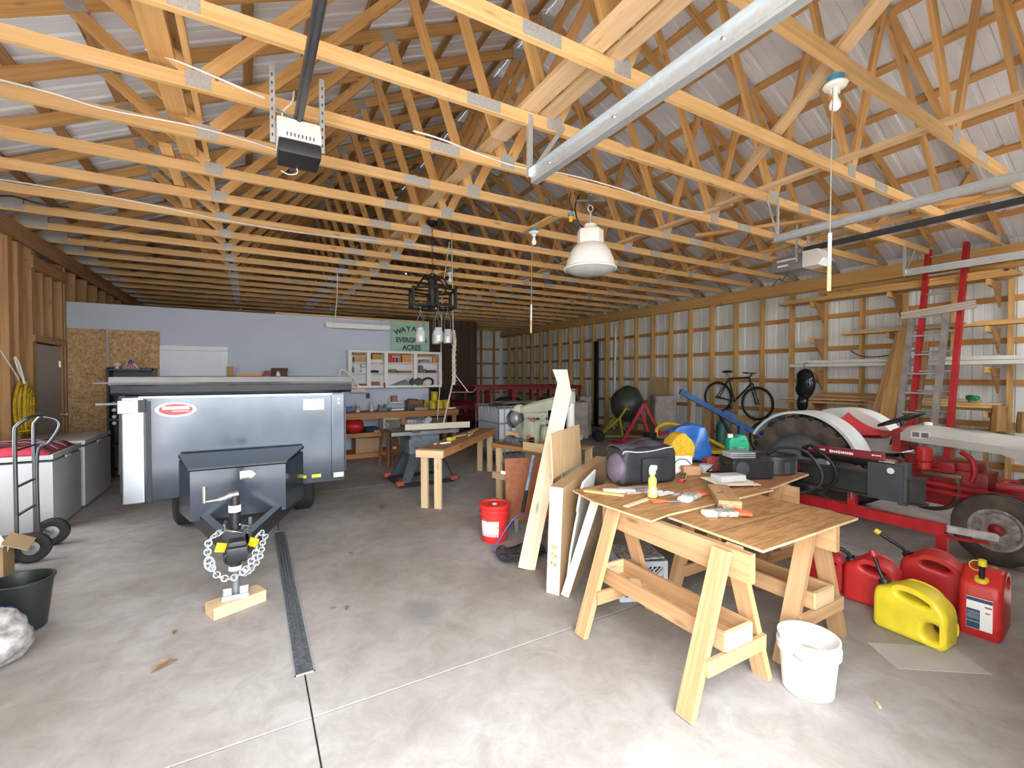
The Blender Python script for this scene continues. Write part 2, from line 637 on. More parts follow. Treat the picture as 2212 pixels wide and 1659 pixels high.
JOINT = mat('dark joint mortar', (0.20, 0.185, 0.17), 0.9, var=0.2)  # dark base colour under the open slab joints
STEEL = mat('white ribbed steel', (0.85, 0.90, 0.90), 0.45, metal=0.0, var=0.03, scale=1.5)
ROOFST = mat('roof steel underside', (0.86, 0.885, 0.94), 0.4, metal=0.0, var=0.04, scale=1.2)
BLUEWALL = mat('pale blue gypsum', (0.50, 0.545, 0.64), 0.75, var=0.03, scale=1.0)
PLATE = mat('toothed truss plate', (0.56, 0.555, 0.54), 0.45, metal=0.35, var=0.14, scale=160, detail=1.0)

# floor: slabs with open joints
fl = B().box((3.5, 8.75, -0.09), (12.7, 17.5, 0.1)).o('floor', JOINT)
struct(fl, 'grey concrete floor slabs with worn patches')
xs = [-2.75, 0.232, 4.85, 9.75]
ys = [0.02, 2.25, 6.6, 11.6, 17.5]
g = 0.0035
for i in range(3):
    for j in range(4):
        x0, x1, y0, y1 = xs[i] + g, xs[i + 1] - g, ys[j] + g, ys[j + 1] - g
        B().box(((x0 + x1) / 2, (y0 + y1) / 2, -0.02), (x1 - x0, y1 - y0, 0.04), bev=0.003, seg=1).o('floor_slab', CONC, fl)

gr = B().box((0, -20.0, -0.10), (90, 40, 0.1)).o('ground', mat('pale gravel', (0.50, 0.47, 0.43), 0.95, var=0.2, scale=3))
struct(gr, 'pale gravel yard outside the open door')
dw = B().box((2.2, -8.0, -0.04), (8.0, 16, 0.04)).o('driveway', mat('added dark asphalt', (0.13, 0.13, 0.135), 0.9, var=0.15, scale=4))  # unseen dark ground, added to grey the trailer's reflection
struct(dw, 'added dark driveway outside the open door')

RIB = [(0.0, 0.0), (0.015, 0.018), (0.045, 0.018), (0.060, 0.0), (0.112, 0.0), (0.122, 0.004), (0.132, 0.0)]
def ribbed(a0, a1, f, name, m, parent=None, z0=None, z1=None, pitch=0.2286):
    # sheet running along one axis from a0 to a1; f(a, h, t) -> point, t in 0..1 across
    b = B()
    cols = []
    k = math.floor(a0 / pitch)
    while k * pitch < a1:
        for u, h in RIB:
            a = k * pitch + u
            if a0 <= a <= a1:
                cols.append((a, h))
        k += 1
    prev = None
    for a, h in cols:
        cur = (b.bm.verts.new(f(a, h, 0)), b.bm.verts.new(f(a, h, 1)))
        if prev:
            b.bm.faces.new((prev[0], cur[0], cur[1], prev[1]))
        prev = cur
    return b.o(name, m, parent)
GZ = [0.25, 0.85, 1.475, 2.09, 2.70]
# ---- the long wall with girts (seen across the whole depth)
wr = ribbed(0.0, 17.6, lambda a, h, t: (9.60 + h, a, -0.02 + 3.62 * t), 'wall_right', STEEL)
struct(wr, 'long wall of white ribbed steel behind timber studs and girts')
SY = [16.73 - 0.61 * k for k in range(29)]
for y in SY:
    if y > 0.25:
        board('stud', (9.48, y, 0.0), (9.48, y, 3.24), 0.038, 0.14, PINE_GOLD, wr, up=(1, 0, 0))
for z in GZ:
    board('girt', (9.572, 0.2, z), (9.572, 17.4, z), 0.038, 0.085, GIRT, wr)
board('header', (9.395, 0.2, 3.33), (9.395, 17.35, 3.33), 0.038, 0.235, PINE_GOLD, wr)
board('header', (9.535, 0.2, 3.33), (9.535, 17.35, 3.33), 0.038, 0.235, PINE_GOLD, wr)
board('ledger', (9.392, 0.8, 3.155), (9.392, 4.6, 3.155), 0.03, 0.085, PINE_GOLD, wr)
board('sill_plate', (9.48, 0.2, 0.019), (9.48, 17.35, 0.019), 0.14, 0.038, GIRT, wr)
# ---- far end wall
wb = ribbed(-2.7, 9.75, lambda a, h, t: (a, 17.50 + h, -0.02 + 6.75 * t), 'wall_back', STEEL)
struct(wb, 'far end wall of white ribbed steel with studs and girts')
x = 9.1
while x > 2.6:
    board('stud', (x, 17.38, 0.0), (x, 17.38, 3.5), 0.038, 0.14, PINE_GOLD, wb, up=(0, 1, 0))
    x -= 0.61
for z in GZ:
    board('girt', (2.5, 17.472, z), (9.4, 17.472, z), 0.038, 0.085, GIRT, wb)
# ---- wall with the side door
def lw(y0, y1, z0, z1, nm, par=None):
    return ribbed(y0, y1, lambda a, h, t: (-2.66 - h, a, z0 + (z1 - z0) * t), nm, STEEL, par)
wl = lw(0.0, 4.8, -0.02, 3.6, 'wall_left')
struct(wl, 'timber framed wall with steel sheeting around the side door')
lw(6.3, 17.6, -0.02, 3.6, 'steel_sheet', wl)
lw(4.8, 6.3, -0.02, 0.8, 'steel_sheet', wl)
lw(4.8, 6.3, 2.1, 3.6, 'steel_sheet', wl)
for y in [0.24, 0.81, 1.42, 2.03, 2.64, 3.25, 3.86, 4.75, 6.35, 6.72, 7.10, 7.62, 8.28, 9.33, 9.46, 9.95, 10.55, 11.15, 11.75, 12.35, 12.95, 13.55, 14.15, 14.75, 15.35, 15.95, 16.55]:
    wd = 0.12 if y in (7.62, 8.28) else 0.05
    board('stud', (-2.53, y, 0.0), (-2.53, y, 3.24), wd, 0.15, BROWN, wl, up=(1, 0, 0))  # all studs in darker brown, the wall's shade put into the colour
for y in (8.62, 8.95):
    board('cripple_stud', (-2.53, y, 2.12), (-2.53, y, 3.0), 0.045, 0.14, BROWN, wl, up=(1, 0, 0))
board('header', (-2.455, 0.2, 3.33), (-2.455, 17.3, 3.33), 0.04, 0.22, BROWN, wl)
board('header', (-2.50, 8.2, 3.06), (-2.50, 9.4, 3.06), 0.14, 0.16, BROWN, wl)
board('door_header', (-2.50, 8.22, 2.07), (-2.50, 9.38, 2.07), 0.14, 0.09, BROWN, wl)
for z in GZ:
    for a, c_ in ((0.2, 4.75), (6.35, 8.2), (9.4, 17.3)):
        board('girt', (-2.625, a, z), (-2.625, c_, z), 0.038, 0.085, GIRT, wl)
board('pipe_board', (-2.46, 7.82, 0.0), (-2.46, 7.82, 3.2), 0.12, 0.05, BROWN, wl, up=(1, 0, 0))
d1 = B().box((-2.49, 8.81, 1.0), (0.045, 0.92, 2.0)).o('door_1', mat('grey door paint', (0.40, 0.37, 0.35), 0.5, var=0.03, scale=2))
struct(d1, 'plain grey side door with a brass coloured latch')
B().box((-2.46, 9.20, 1.75), (0.03, 0.07, 0.10), bev=0.01).o('latch', mat('pale brass', (0.62, 0.55, 0.36), 0.35, metal=0.5), d1)
B().cyl((-2.47, 9.19, 1.0), (-2.40, 9.19, 1.0), 0.012).ball((-2.395, 9.19, 1.0), 0.028).o('knob', MATS['pale brass'], d1, 40)
wn = B()  # side window added out of view, for light from this side
for y in (4.83, 6.27):
    wn.box((-2.58, y, 1.45), (0.16, 0.06, 1.30))
for z in (0.83, 2.07):
    wn.box((-2.58, 5.55, z), (0.16, 1.44, 0.06))
wn = wn.box((-2.58, 5.55, 1.45), (0.05, 0.04, 1.2)).o('window_added', WHITE)
struct(wn, 'white framed side window added out of view in the timber wall')
B().box((-2.60, 5.20, 1.45), (0.004, 0.66, 1.18)).o('pane', glassy('window glass', tr=0.9), wn)
B().box((-2.60, 5.90, 1.45), (0.004, 0.66, 1.18)).o('pane', MATS['window glass'], wn)
# ---- pale blue partition
wm = B().box((0.45, 9.56, 1.36), (5.82, 0.12, 2.72)).o('wall_middle', BLUEWALL)
struct(wm, 'pale blue painted partition that stops below the trusses')
board('cap_board', (0.4, 9.53, 2.735), (3.36, 9.53, 2.735), 0.16, 0.028, PINE_GOLD, wm)
board('corner_board', (3.38, 9.56, 0.0), (3.38, 9.56, 2.72), 0.035, 0.14, DARKWOOD, wm, up=(0, 1, 0))
d2 = B()
for x in (-1.32, -0.39):
    d2.box((x, 9.485, 1.0), (0.075, 0.03, 2.03))
d2 = d2.box((-0.855, 9.485, 2.045), (1.005, 0.03, 0.075)).o('door_2', mat('white trim paint', (0.72, 0.73, 0.78), 0.5, var=0.02))
struct(d2, 'white interior door and trim in the blue partition')
B().box((-0.855, 9.492, 1.0), (0.86, 0.02, 2.0)).o('door_leaf', mat('white door paint', (0.68, 0.69, 0.76), 0.5, var=0.02), d2)
# ---- dark board partition at the back
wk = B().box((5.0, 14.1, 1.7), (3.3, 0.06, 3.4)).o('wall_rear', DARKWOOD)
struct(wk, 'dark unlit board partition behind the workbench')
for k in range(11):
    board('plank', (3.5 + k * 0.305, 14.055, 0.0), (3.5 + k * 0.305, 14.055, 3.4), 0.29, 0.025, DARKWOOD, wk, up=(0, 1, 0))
# ---- front wall round the door openings (behind the camera)
fw = B()
for a, c_ in ((-2.7, -1.55), (1.95, 4.9), (8.35, 9.65)):
    fw.box(((a + c_) / 2, 0.12, 1.72), (c_ - a, 0.14, 3.48))
fw.box((0.2, 0.12, 3.25), (3.5, 0.14, 0.42)).box((6.62, 0.12, 3.25), (3.45, 0.14, 0.42))
fw.prism([(-2.7, 3.4), (9.66, 3.4), (3.48, 6.40)], 0.05, 0.19, 'XZ')
fw = fw.o('wall_front', STEEL)
struct(fw, 'front wall with one open and one closed overhead door')
d3 = B()
for x in (4.93, 8.31):
    d3.box((x, 0.09, 1.53), (0.06, 0.05, 3.06))
d3 = d3.box((6.62, 0.09, 3.05), (3.45, 0.05, 0.06)).o('door_3', WHITE)
struct(d3, 'closed white overhead door with two added rows of windows for light')
for k in range(5):
    z = 0.305 + 0.612 * k
    if k in (3, 4):  # glazed rows added out of view to brighten the long wall side
        b = B().box((6.62, 0.125, z - 0.27), (3.42, 0.045, 0.06)).box((6.62, 0.125, z + 0.27), (3.42, 0.045, 0.06))
        for i in range(6):
            b.box((4.94 + 0.672 * i, 0.125, z), (0.07, 0.045, 0.60))
        o = b.o('door_panel', WHITE, d3)
        for i in range(5):
            B().box((5.276 + 0.672 * i, 0.125, z), (0.60, 0.004, 0.48)).o('pane', MATS['window glass'], o)
    else:
        B().box((6.62, 0.125, z), (3.42, 0.045, 0.60), bev=0.01).o('door_panel', WHITE, d3)

# ---------------------------------------------------------------- roof
XC, XL, M_ = 3.48, -2.45, 0.47
def zc(x):
    return 3.55 + M_ * (min(x, 2 * XC - x) - XL)
nrm = math.sqrt(1 + M_ * M_)
ce = ribbed(-0.35, 17.6, lambda a, h, t: (-2.95 + (XC + 2.95) * t, a, zc(-2.95 + (XC + 2.95) * t) + 0.108 - h * 0 + h), 'ceiling', ROOFST)
struct(ce, 'open trussed roof with white ribbed steel sheets')
ribbed(-0.35, 17.6, lambda a, h, t: (XC + 0.004 + 6.4 * t, a, zc(XC + 6.4 * t) + 0.108 + h), 'roof_sheet', ROOFST, ce)
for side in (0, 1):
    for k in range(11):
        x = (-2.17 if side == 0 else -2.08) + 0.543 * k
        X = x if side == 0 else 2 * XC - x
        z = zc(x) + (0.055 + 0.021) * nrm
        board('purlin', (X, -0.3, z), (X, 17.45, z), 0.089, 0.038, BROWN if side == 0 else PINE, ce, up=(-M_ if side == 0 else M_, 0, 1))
# ridge vent strip
B().box((XC, 8.4, zc(XC) + 0.16), (0.05, 18.2, 0.05)).o('ridge_strip', BLACK, ce)
# lateral braces nailed on the bottom chords
def brace(x, y0, y1, z=3.55, wd=0.089, m=PINE_NEW, x2=None):
    return board('brace_board', (x, y0, z), (x if x2 is None else x2, y1, z), wd, 0.038, m, ce)
brace(-0.47, 0.4, 5.3, 3.60, 0.038 + 0.1, PINE)
brace(-0.62, 4.9, 9.5, 3.56, 0.089, PINE)
brace(-0.33, 2.2, 9.4, 3.60, 0.038, PINE)
brace(1.80, 0.4, 3.35, 3.555, 0.14)
brace(1.97, 0.4, 2.95, 3.555, 0.10)
brace(1.83, 3.1, 7.2, 3.594, 0.10)
brace(1.80, 6.8, 13.0, 3.555, 0.10, PINE)
brace(4.72, 0.3, 3.4, 3.555, 0.089)
brace(4.80, 3.3, 9.2, 3.555, 0.089)
brace(7.14, 0.4, 5.2, 3.555, 0.089, PINE)
brace(7.22, 5.0, 12.0, 3.594, 0.089, PINE)
board('brace_board', (2.66, 0.82, 3.575), (5.0, 3.72, 3.575), 0.089, 0.038, PINE_NEW, ce)
board('brace_board', (7.9, 0.6, 3.575), (5.6, 4.4, 3.60), 0.089, 0.038, PINE, ce)

# ---------------------------------------------------------------- trusses
ORD = ['first', 'second', 'third', 'fourth', 'fifth', 'sixth', 'seventh', 'eighth', 'ninth', 'tenth', 'eleventh', 'twelfth', 'thirteenth', 'fourteenth', 'fifteenth', 'sixteenth', 'seventeenth', 'eighteenth', 'nineteenth', 'twentieth', 'twenty-first', 'twenty-second', 'twenty-third']
T0 = thing('roof_truss', '', 'roof truss', (0, 0.70, 0))
board('bottom_chord', (-2.60, 0, 3.485), (9.56, 0, 3.485), 0.038, 0.089, CHORD, T0)
board('top_chord', (-2.62, 0, zc(-2.62)), (XC - 0.02, 0, zc(XC - 0.02)), 0.038, 0.11, PINE, T0)
board('top_chord', (2 * XC + 2.62, 0, zc(-2.62)), (XC + 0.02, 0, zc(XC + 0.02)), 0.038, 0.11, PINE, T0)
B1, B2, TA, TB = -0.30, 2.02, -1.05, 1.35
def web(x0, z0, x1, z1, m):
    p0, p1 = Vector((x0, 0, z0)), Vector((x1, 0, z1))
    board('web', p0, p1, 0.037, 0.089, m, T0)
    board('web', (2 * XC - x0, 0, z0), (2 * XC - x1, 0, z1), 0.037, 0.089, m, T0)
web(B1 - 0.03, 3.545, TA, zc(TA) - 0.06, PINE)
web(B1 + 0.06, 3.545, TB - 0.05, zc(TB) - 0.07, PINE)
web(B2 - 0.03, 3.545, TB + 0.03, zc(TB) - 0.06, PINE)
web(B2 + 0.05, 3.545, XC - 0.05, zc(XC) - 0.09, PINE)
def plate(x, z, wx, wz, ry=0.0):
    for X, q in ((x, ry), (2 * XC - x, -ry)):
        B().box((0, 0, 0), (wx, 0.044, wz)).o('nail_plate', PLATE, T0, loc=(X, 0, z), rot=(0, q, 0))
plate(B1 + 0.02, 3.505, 0.14, 0.105)
plate(B2 + 0.01, 3.51, 0.14, 0.12)
plate(1.43, 3.485, 0.26, 0.078)
plate(TA, zc(TA) - 0.02, 0.12, 0.10, -math.atan(M_))
plate(TB, zc(TB) - 0.02, 0.15, 0.12, -math.atan(M_))
plate(-2.36, 3.535, 0.26, 0.15)
B().box((XC, 0, zc(XC) - 0.05), (0.22, 0.044, 0.16)).o('nail_plate', PLATE, T0)
for k in range(23):
    lab = 'timber roof truss with steel nail plates, %s from the open front' % ORD[k]
    if k == 0:
        T0['label'] = lab
        T0['group'] = 'roof trusses'
    else:
        dup(T0, (0, 0.70 + 0.732 * k, 0), None, lab, 'roof trusses')
# ================================================================ THINGS HUNG FROM THE ROOF
DKGREY = mat('dark grey plastic', (0.06, 0.06, 0.065), 0.4, var=0.08)
MIDGREY = mat('mid grey plastic', (0.22, 0.22, 0.225), 0.4, var=0.05)
OPENW = mat('opener white plastic', (0.86, 0.86, 0.84), 0.4, var=0.02)
BULB = mat('frosted bulb glass', (0.90, 0.90, 0.88), 0.25, var=0.02)
BLUEBOX = mat('blue electrical box', (0.03, 0.30, 0.52), 0.5, var=0.05)

def opener(x, label, grey):
    t = thing('garage_door_opener', label, 'door opener', (x, 3.2, 2.98), group='garage door openers')
    if grey:
        B().box((0, 0.30, 0.115), (0.24, 0.40, 0.20), bev=0.02).o('motor_housing', MIDGREY, t, 40)
        B().prism([(-0.16, 0.10), (-0.08, 0.235), (0.10, 0.235), (0.10, 0.02), (-0.10, 0.02)], -0.125, 0.125, 'YZ', bev=0.03).o('light_cover', OPENW, t, 40)
    else:
        B().box((0, 0.19, 0.135), (0.24, 0.26, 0.17), bev=0.02).o('motor_housing', OPENW, t, 40)
        c = B().prism([(-0.02, 0.085), (0.07, 0.255), (0.20, 0.255), (0.20, 0.085)], -0.13, 0.13, 'YZ', bev=0.015).o('light_cover', OPENW, t, 40)
        for k in range(8):
            B().box((-0.075 + 0.022 * k, -0.012, 0.115), (0.006, 0.006, 0.022)).o('vent_slot', DKGREY, c)
        B().box((0, 0.10, 0.04), (0.25, 0.24, 0.09), bev=0.02).o('lamp_lens', BLACK, t, 40)
    r = B().box((0, -1.42, 0.285), (0.05, 3.1, 0.045)).box((0, -1.42, 0.258), (0.022, 3.1, 0.03)).o('rail', DKGREY, t)
    for s in (-1, 1):
        h = B().box((s * 0.135, 0.16, 0.36), (0.003, 0.032, 0.50)).box((s * 0.15, 0.144, 0.36), (0.03, 0.003, 0.50)).o('hanger_strap', GALV, t)
        for k in range(8):
            B().box((s * 0.151, 0.1425, 0.16 + 0.055 * k), (0.008, 0.002, 0.02)).o('slot', DKGREY, h)
    B().box((0, 0.17, 0.30), (0.27, 0.03, 0.004), rot=(0, 0.35, 0)).o('cross_strap', GALV, t)
    for k, s in enumerate((-0.06, 0.02)):
        B().tube(spline([(s, 0.2, 0.24), (s - 0.03, 0.18, 0.33), (s + 0.03, 0.2, 0.43), (s + 0.05, 0.3, 0.56)]), 0.006, 6).o('wire', CABLE, t, 60)
    return t
op1 = opener(0.285, 'white garage door opener with a black lens hung over the trailer', 0)
op2 = opener(6.42, 'grey garage door opener with a white lamp cover hung beyond the pull cord', 1)
for k in range(2):
    B().box((-0.121, 0.30 + 0.05 * (1 - k), 0.09 + 0.07 * k), (0.004, 0.26 - 0.12 * (1 - k), 0.025), bev=0.001, seg=1).o('side_stripe', OPENW, op2)
B().tube(spline([(-0.05, 0.3, 0.05), (-0.1, 0.36, -0.1), (-0.02, 0.45, -0.05), (-0.1, 0.5, -0.16)]), 0.006, 6).o('wire', BLACK, op2, 60)
B().tube(spline([(-0.02, 0.2, 0.03), (0.0, 0.2, -0.03), (-0.05, 0.2, -0.055), (-0.10, 0.2, -0.04)]), 0.004, 6).o('wire', CABLE, op1, 60)

def track(x, s, label):
    t = thing('door_track', label, 'door track', (x, 2.9, 3.02), group='overhead door tracks')
    prof = [(0, 0), (0.055, 0), (0.055, 0.012), (0.012, 0.012), (0.012, 0.06), (0.055, 0.06), (0.055, 0.075), (0, 0.075)]
    B().prism([(s * u, v) for u, v in prof], -2.7, 0.0, 'XZ').o('channel', GALV, t)
    B().prism([(-s * 0.003, 0.02), (-s * 0.006, 0.02), (-s * 0.006, 0.082), (-s * 0.04, 0.082), (-s * 0.04, 0.086), (-s * 0.003, 0.086)], -2.7, -0.02, 'XZ').o('angle_iron', GALV, t)
    for y in (-2.3, -1.6, -0.9, -0.25):
        B().cyl((-s * 0.008, y, 0.05), (-s * 0.014, y, 0.05), 0.008, n=8).o('bolt', CHROME, t)
    h = B().box((-s * 0.02, -0.03, 0.26), (0.035, 0.004, 0.46)).box((-s * 0.037, -0.015, 0.26), (0.004, 0.03, 0.46)).o('hanger', GALV, t)
    B().bar((-s * 0.02, -0.03, 0.05), (s * 0.26, -0.06, 0.46), 0.004, 0.032).o('hanger_brace', GALV, t)
    return t
track(1.83, 1, 'heavy galvanised door track running overhead in the middle bay')
track(4.98, -1, 'galvanised door track with twin straps above the log splitter')
track(8.22, 1, 'galvanised door track along the wall rack by the ladders')

# ---- high-bay lamp
t = thing('high_bay_lamp', 'white dome high bay lamp hanging from the trusses', 'lamp', (3.19, 3.85, 2.66))
LW = mat('lamp white enamel', (0.84, 0.83, 0.79), 0.35, var=0.03, scale=3)
B().lathe([(0.272, 0.07), (0.262, 0.055), (0.285, 0.06), (0.285, 0.075), (0.268, 0.085), (0.25, 0.16), (0.215, 0.25), (0.17, 0.315), (0.12, 0.345), (0.105, 0.35)], 40, cap0=False).o('reflector', LW, t, 40)
B().lathe([(0.0, 0.0), (0.12, 0.006), (0.2, 0.025), (0.262, 0.058)], 36, cap0=False, cap1=False).o('lens', mat('frosted lens', (0.62, 0.62, 0.62), 0.2, var=0.06, scale=8), t, 50)
B().lathe([(0.135, 0.335), (0.14, 0.345), (0.14, 0.475), (0.13, 0.49), (0.07, 0.495), (0.07, 0.545), (0.055, 0.555), (0.0, 0.556)], 8).o('ballast_housing', LW, t, 25)
B().cyl((0, 0, 0.55), (0, 0, 0.68), 0.012).ring((0, 0, 0.72), 0.035, 0.007, axis=(0, 1, 0)).o('hook', GALV, t, 40)
B().box((0, 0, 0.78), (0.42, 0.03, 0.02), rot=(0, 0, 0.9)).box((0, 0, 0.80), (0.3, 0.02, 0.02), rot=(0, 0, -0.5)).o('hanger_bar', GREY, t)
B().tube(spline([(0, 0.05, 0.5), (-0.12, 0.05, 0.56), (-0.13, 0.1, 0.75), (-0.05, 0.12, 0.9)]), 0.008, 6).o('power_cord', BLACK, t, 60)

t = thing('power_plug', 'yellow and blue plug hanging beside the high bay lamp', 'plug', (2.98, 3.92, 3.22))
B().lathe([(0.0, 0.0), (0.018, 0.002), (0.022, 0.03), (0.024, 0.06), (0.012, 0.07), (0.0, 0.072)], 12).o('body', YEL, t, 40)
B().cyl((0, 0, 0.068), (0, 0, 0.09), 0.034, n=14).o('collar', BLUEBOX, t, 40)
B().tube(spline([(0, 0, 0.085), (0.02, 0, 0.15), (-0.02, 0.0, 0.22), (0.0, 0, 0.31)]), 0.005, 6).o('cord', BLACK, t, 60)

# ---- lampholders with pull cords
def lampholder(loc, label, cord, handle, board_y=None):
    t = thing('pull_cord_lamp', label, 'ceiling light', loc, group='pull cord lampholders')
    B().lathe([(0.0, 0.10), (0.048, 0.10), (0.05, 0.06), (0.0, 0.06)], 8).o('junction_box', BLUEBOX, t, 30)
    B().lathe([(0.06, 0.062), (0.068, 0.05), (0.06, 0.035), (0.03, 0.025), (0.026, 0.0), (0.0, 0.0)], 20).o('socket', WHITEPL, t, 40)
    B().lathe([(0.014, 0.0), (0.018, -0.03), (0.033, -0.065), (0.03, -0.09), (0.015, -0.105), (0.0, -0.108)], 16).o('bulb', BULB, t, 60)
    if board_y:
        y0, y1 = board_y[0] - loc[1], board_y[1] - loc[1]
        B().box((0, (y0 + y1) / 2, 0.11), (0.12, y1 - y0, 0.02)).o('mounting_board', PINE, t)
    if cord:
        B().cyl((-0.03, 0, 0.03), (-0.04, 0, -cord), 0.0035, n=6).o('pull_cord', ROPE, t, 60)
        B().cyl((-0.04, 0, -cord), (-0.043, 0, -cord - handle * 0.55), 0.011, n=10).o('white_handle', WHITEPL, t, 60)
        B().cyl((-0.043, 0, -cord - handle * 0.55), (-0.045, 0, -cord - handle), 0.012, n=10).o('wooden_grip', PINE_NEW, t, 60)
    return t
lampholder((3.17, 1.475, 3.335), 'bare bulb holder with a very long pull cord above the sawhorse table', 0.87, 0.36)
lampholder((3.116, 4.86, 3.335), 'bare bulb holder with a pull cord beside the high bay lamp', 0.86, 0.36, (4.35, 5.10))
lampholder((3.06, 7.51, 3.325), 'bare bulb holder without a cord behind the jar chandelier', 0, 0, (7.28, 8.03))

# ---- chandelier made of jars
t = thing('jar_chandelier', 'black iron chandelier with glass candle jars hanging on wires', 'chandelier', (2.02, 5.55, 2.03))
IRON = mat('black wrought iron', (0.022, 0.02, 0.018), 0.45, metal=0.5, var=0.1)
B().lathe([(0.0, 1.52), (0.07, 1.51), (0.065, 1.47), (0.02, 1.44), (0.0, 1.44)], 18).o('canopy', IRON, t, 40)
ch = B()
for k in range(19):
    ch.ring((0, 0, 1.43 - 0.031 * k), 0.013, 0.003, axis=(1, 0, 0) if k % 2 else (0, 1, 0), n=10, m=5)
ch.o('chain', IRON, t, 60)
B().lathe([(0.0, 0.86), (0.02, 0.855), (0.045, 0.84), (0.04, 0.81), (0.03, 0.80), (0.055, 0.79), (0.06, 0.77), (0.05, 0.60), (0.042, 0.52), (0.05, 0.42), (0.0, 0.40)], 16).o('spindle', IRON, t, 35)
hexp = [(0.305 * math.cos(R(60 * k + 20)), 0.305 * math.sin(R(60 * k + 20))) for k in range(6)]
fr = B()
for k in range(6):
    a, b_ = hexp[k], hexp[(k + 1) % 6]
    for z in (0.42, 0.63):
        fr.bar((*a, z), (*b_, z), 0.02, 0.025)
    fr.bar((*a, 0.41), (*a, 0.65), 0.03, 0.03, up=(1, 0, 0))
fr.o('frame', IRON, t)
for k in range(6):
    a = Vector((*hexp[k], 0.43))
    B().tube(spline([(0.03 * a.x / 0.3, 0.03 * a.y / 0.3, 0.76), (a.x * 0.45, a.y * 0.45, 0.78), (a.x * 0.75, a.y * 0.75, 0.66), (a.x, a.y, 0.63)]), 0.011, 6).o('scroll_arm', IRON, t, 60)
    B().tube([(0, 0, 0.45), (a.x * 0.5, a.y * 0.5, 0.41), (a.x, a.y, 0.42)], 0.009, 6).o('lower_arm', IRON, t, 60)
GLASS = glassy('jar glass', (0.93, 0.95, 0.95), 0.82, 0.03)
CANDLE = mat('candle wax', (0.88, 0.87, 0.82), 0.5, var=0.02)
for k in range(5):
    a = R(72 * k + 200)
    p = Vector((0.19 * math.cos(a), 0.19 * math.sin(a), 0))
    j = B().lathe([(0.036, -0.005), (0.043, 0.003), (0.044, 0.09), (0.040, 0.105), (0.034, 0.112), (0.035, 0.135), (0.032, 0.135), (0.031, 0.112), (0.040, 0.09), (0.039, 0.005)], 18, cap1=False).o('jar', GLASS, t, 50, loc=p - Vector((0, 0, 0.03)))
    j.scale = (1.35, 1.35, 1.3)
    B().cyl((0, 0, 0.006), (0, 0, 0.06), 0.021, n=16).o('candle', CANDLE, j, 50)
    wv = B()
    for s in (-1, 1):
        wv.tube([(0.034 * s, 0, 0.125), (0.03 * s, 0, 0.22), (0, 0, 0.30), (0, 0, 0.345)], 0.0026, 5)
    wv.o('hanging_wire', GREY, j, 60)
    B().ball((p.x, p.y, 0.445), (0.016, 0.016, 0.03), 8).o('glass_drop', CHROME, t, 60)

# ---- rope hoist
t = thing('rope_hoist', 'pale rope hoist with a wrapped bundle hanging beside the chandelier', 'rope', (2.36, 5.81, 0.95))
B().tube([(0.03, 0.0, 2.58), (0.05, 0.0, 1.2)], 0.009, 6).o('rope', ROPE, t, 60)
B().tube([(0.0, 0.0, 2.45), (-0.10, 0.02, 1.75), (-0.13, 0.02, 0.6), (-0.17, 0.03, 0.02)], 0.007, 6).o('rope', ROPE, t, 60)
bd = B().tube(spline([(0.05, 0, 1.25), (0.07, 0, 1.1), (0.06, 0.01, 0.9), (0.06, 0, 0.6), (0.05, 0, 0.5)]), 0.028, 8)
for k in range(9):
    bd.ring((0.062, 0, 1.12 - 0.07 * k), 0.03, 0.009, n=12, m=5)
bd.o('wrapped_bundle', ROPE, t, 60)
B().tube(spline([(0.05, 0, 0.62), (0.03, 0.02, 0.45), (-0.03, 0.03, 0.2), (-0.08, 0.03, -0.02)]), 0.012, 6).o('rope_tail', ROPE, t, 60)
B().tube([(0.06, 0, 0.66), (0.24, -0.08, 0.40), (0.30, -0.10, 0.40), (0.34, -0.11, 0.44)], 0.006, 6).tube([(0.24, -0.08, 0.40), (0.0, 0.02, 0.40)], 0.005, 6).o('wire_hook', GREY, t, 60)

# ---- cables along the chords
def cable(pts, label, r=0.008):
    return tag(B().tube(spline(pts, 5), r, 6).o('electric_cable', CABLE, None, 60), label, 'cable', 'cables along the trusses')
Y4, Y5, Y6 = 0.70 + 0.732 * 4 - 0.03, 0.70 + 0.732 * 5 - 0.03, 0.70 + 0.732 * 8 - 0.03
cable([(-0.55, Y4, 3.60), (-0.32, Y4, 3.57), (-0.1, Y4, 3.53), (0.1, Y4 + 0.01, 3.50)], 'short white cable stapled behind the opener straps')
cable([(-2.1, Y5, 3.55), (-1.7, Y5, 3.545), (-1.2, Y5, 3.53), (-0.9, Y5, 3.50), (-0.4, Y5, 3.52), (0.0, Y5, 3.50), (0.3, Y5, 3.46)], 'white cable sagging along the chord to the white opener')
cable([(1.15, Y4, 3.55), (1.4, Y4, 3.545), (1.8, Y4, 3.50), (2.2, Y4, 3.49), (2.7, Y4, 3.54), (3.4, Y4, 3.54), (4.2, Y4, 3.50), (4.7, Y4, 3.53)], 'long white cable stapled along the chord over the lamp')
cable([(-2.2, Y6, 3.545), (-1.2, Y6, 3.53), (-0.4, Y6, 3.47), (0.4, Y6, 3.44), (1.2, Y6, 3.46), (2.1, Y6, 3.50), (3.0, Y6, 3.47)], 'white cable drooping along a chord above the blue partition')
tag(B().tube([(1.40, 9.27, 2.60), (1.42, 9.1, 3.0), (1.38, 8.76, 3.46)], 0.008, 6).o('electric_cable', CABLE, None, 60), 'white cable dropping to the fluorescent light', 'cable', 'cables along the trusses')
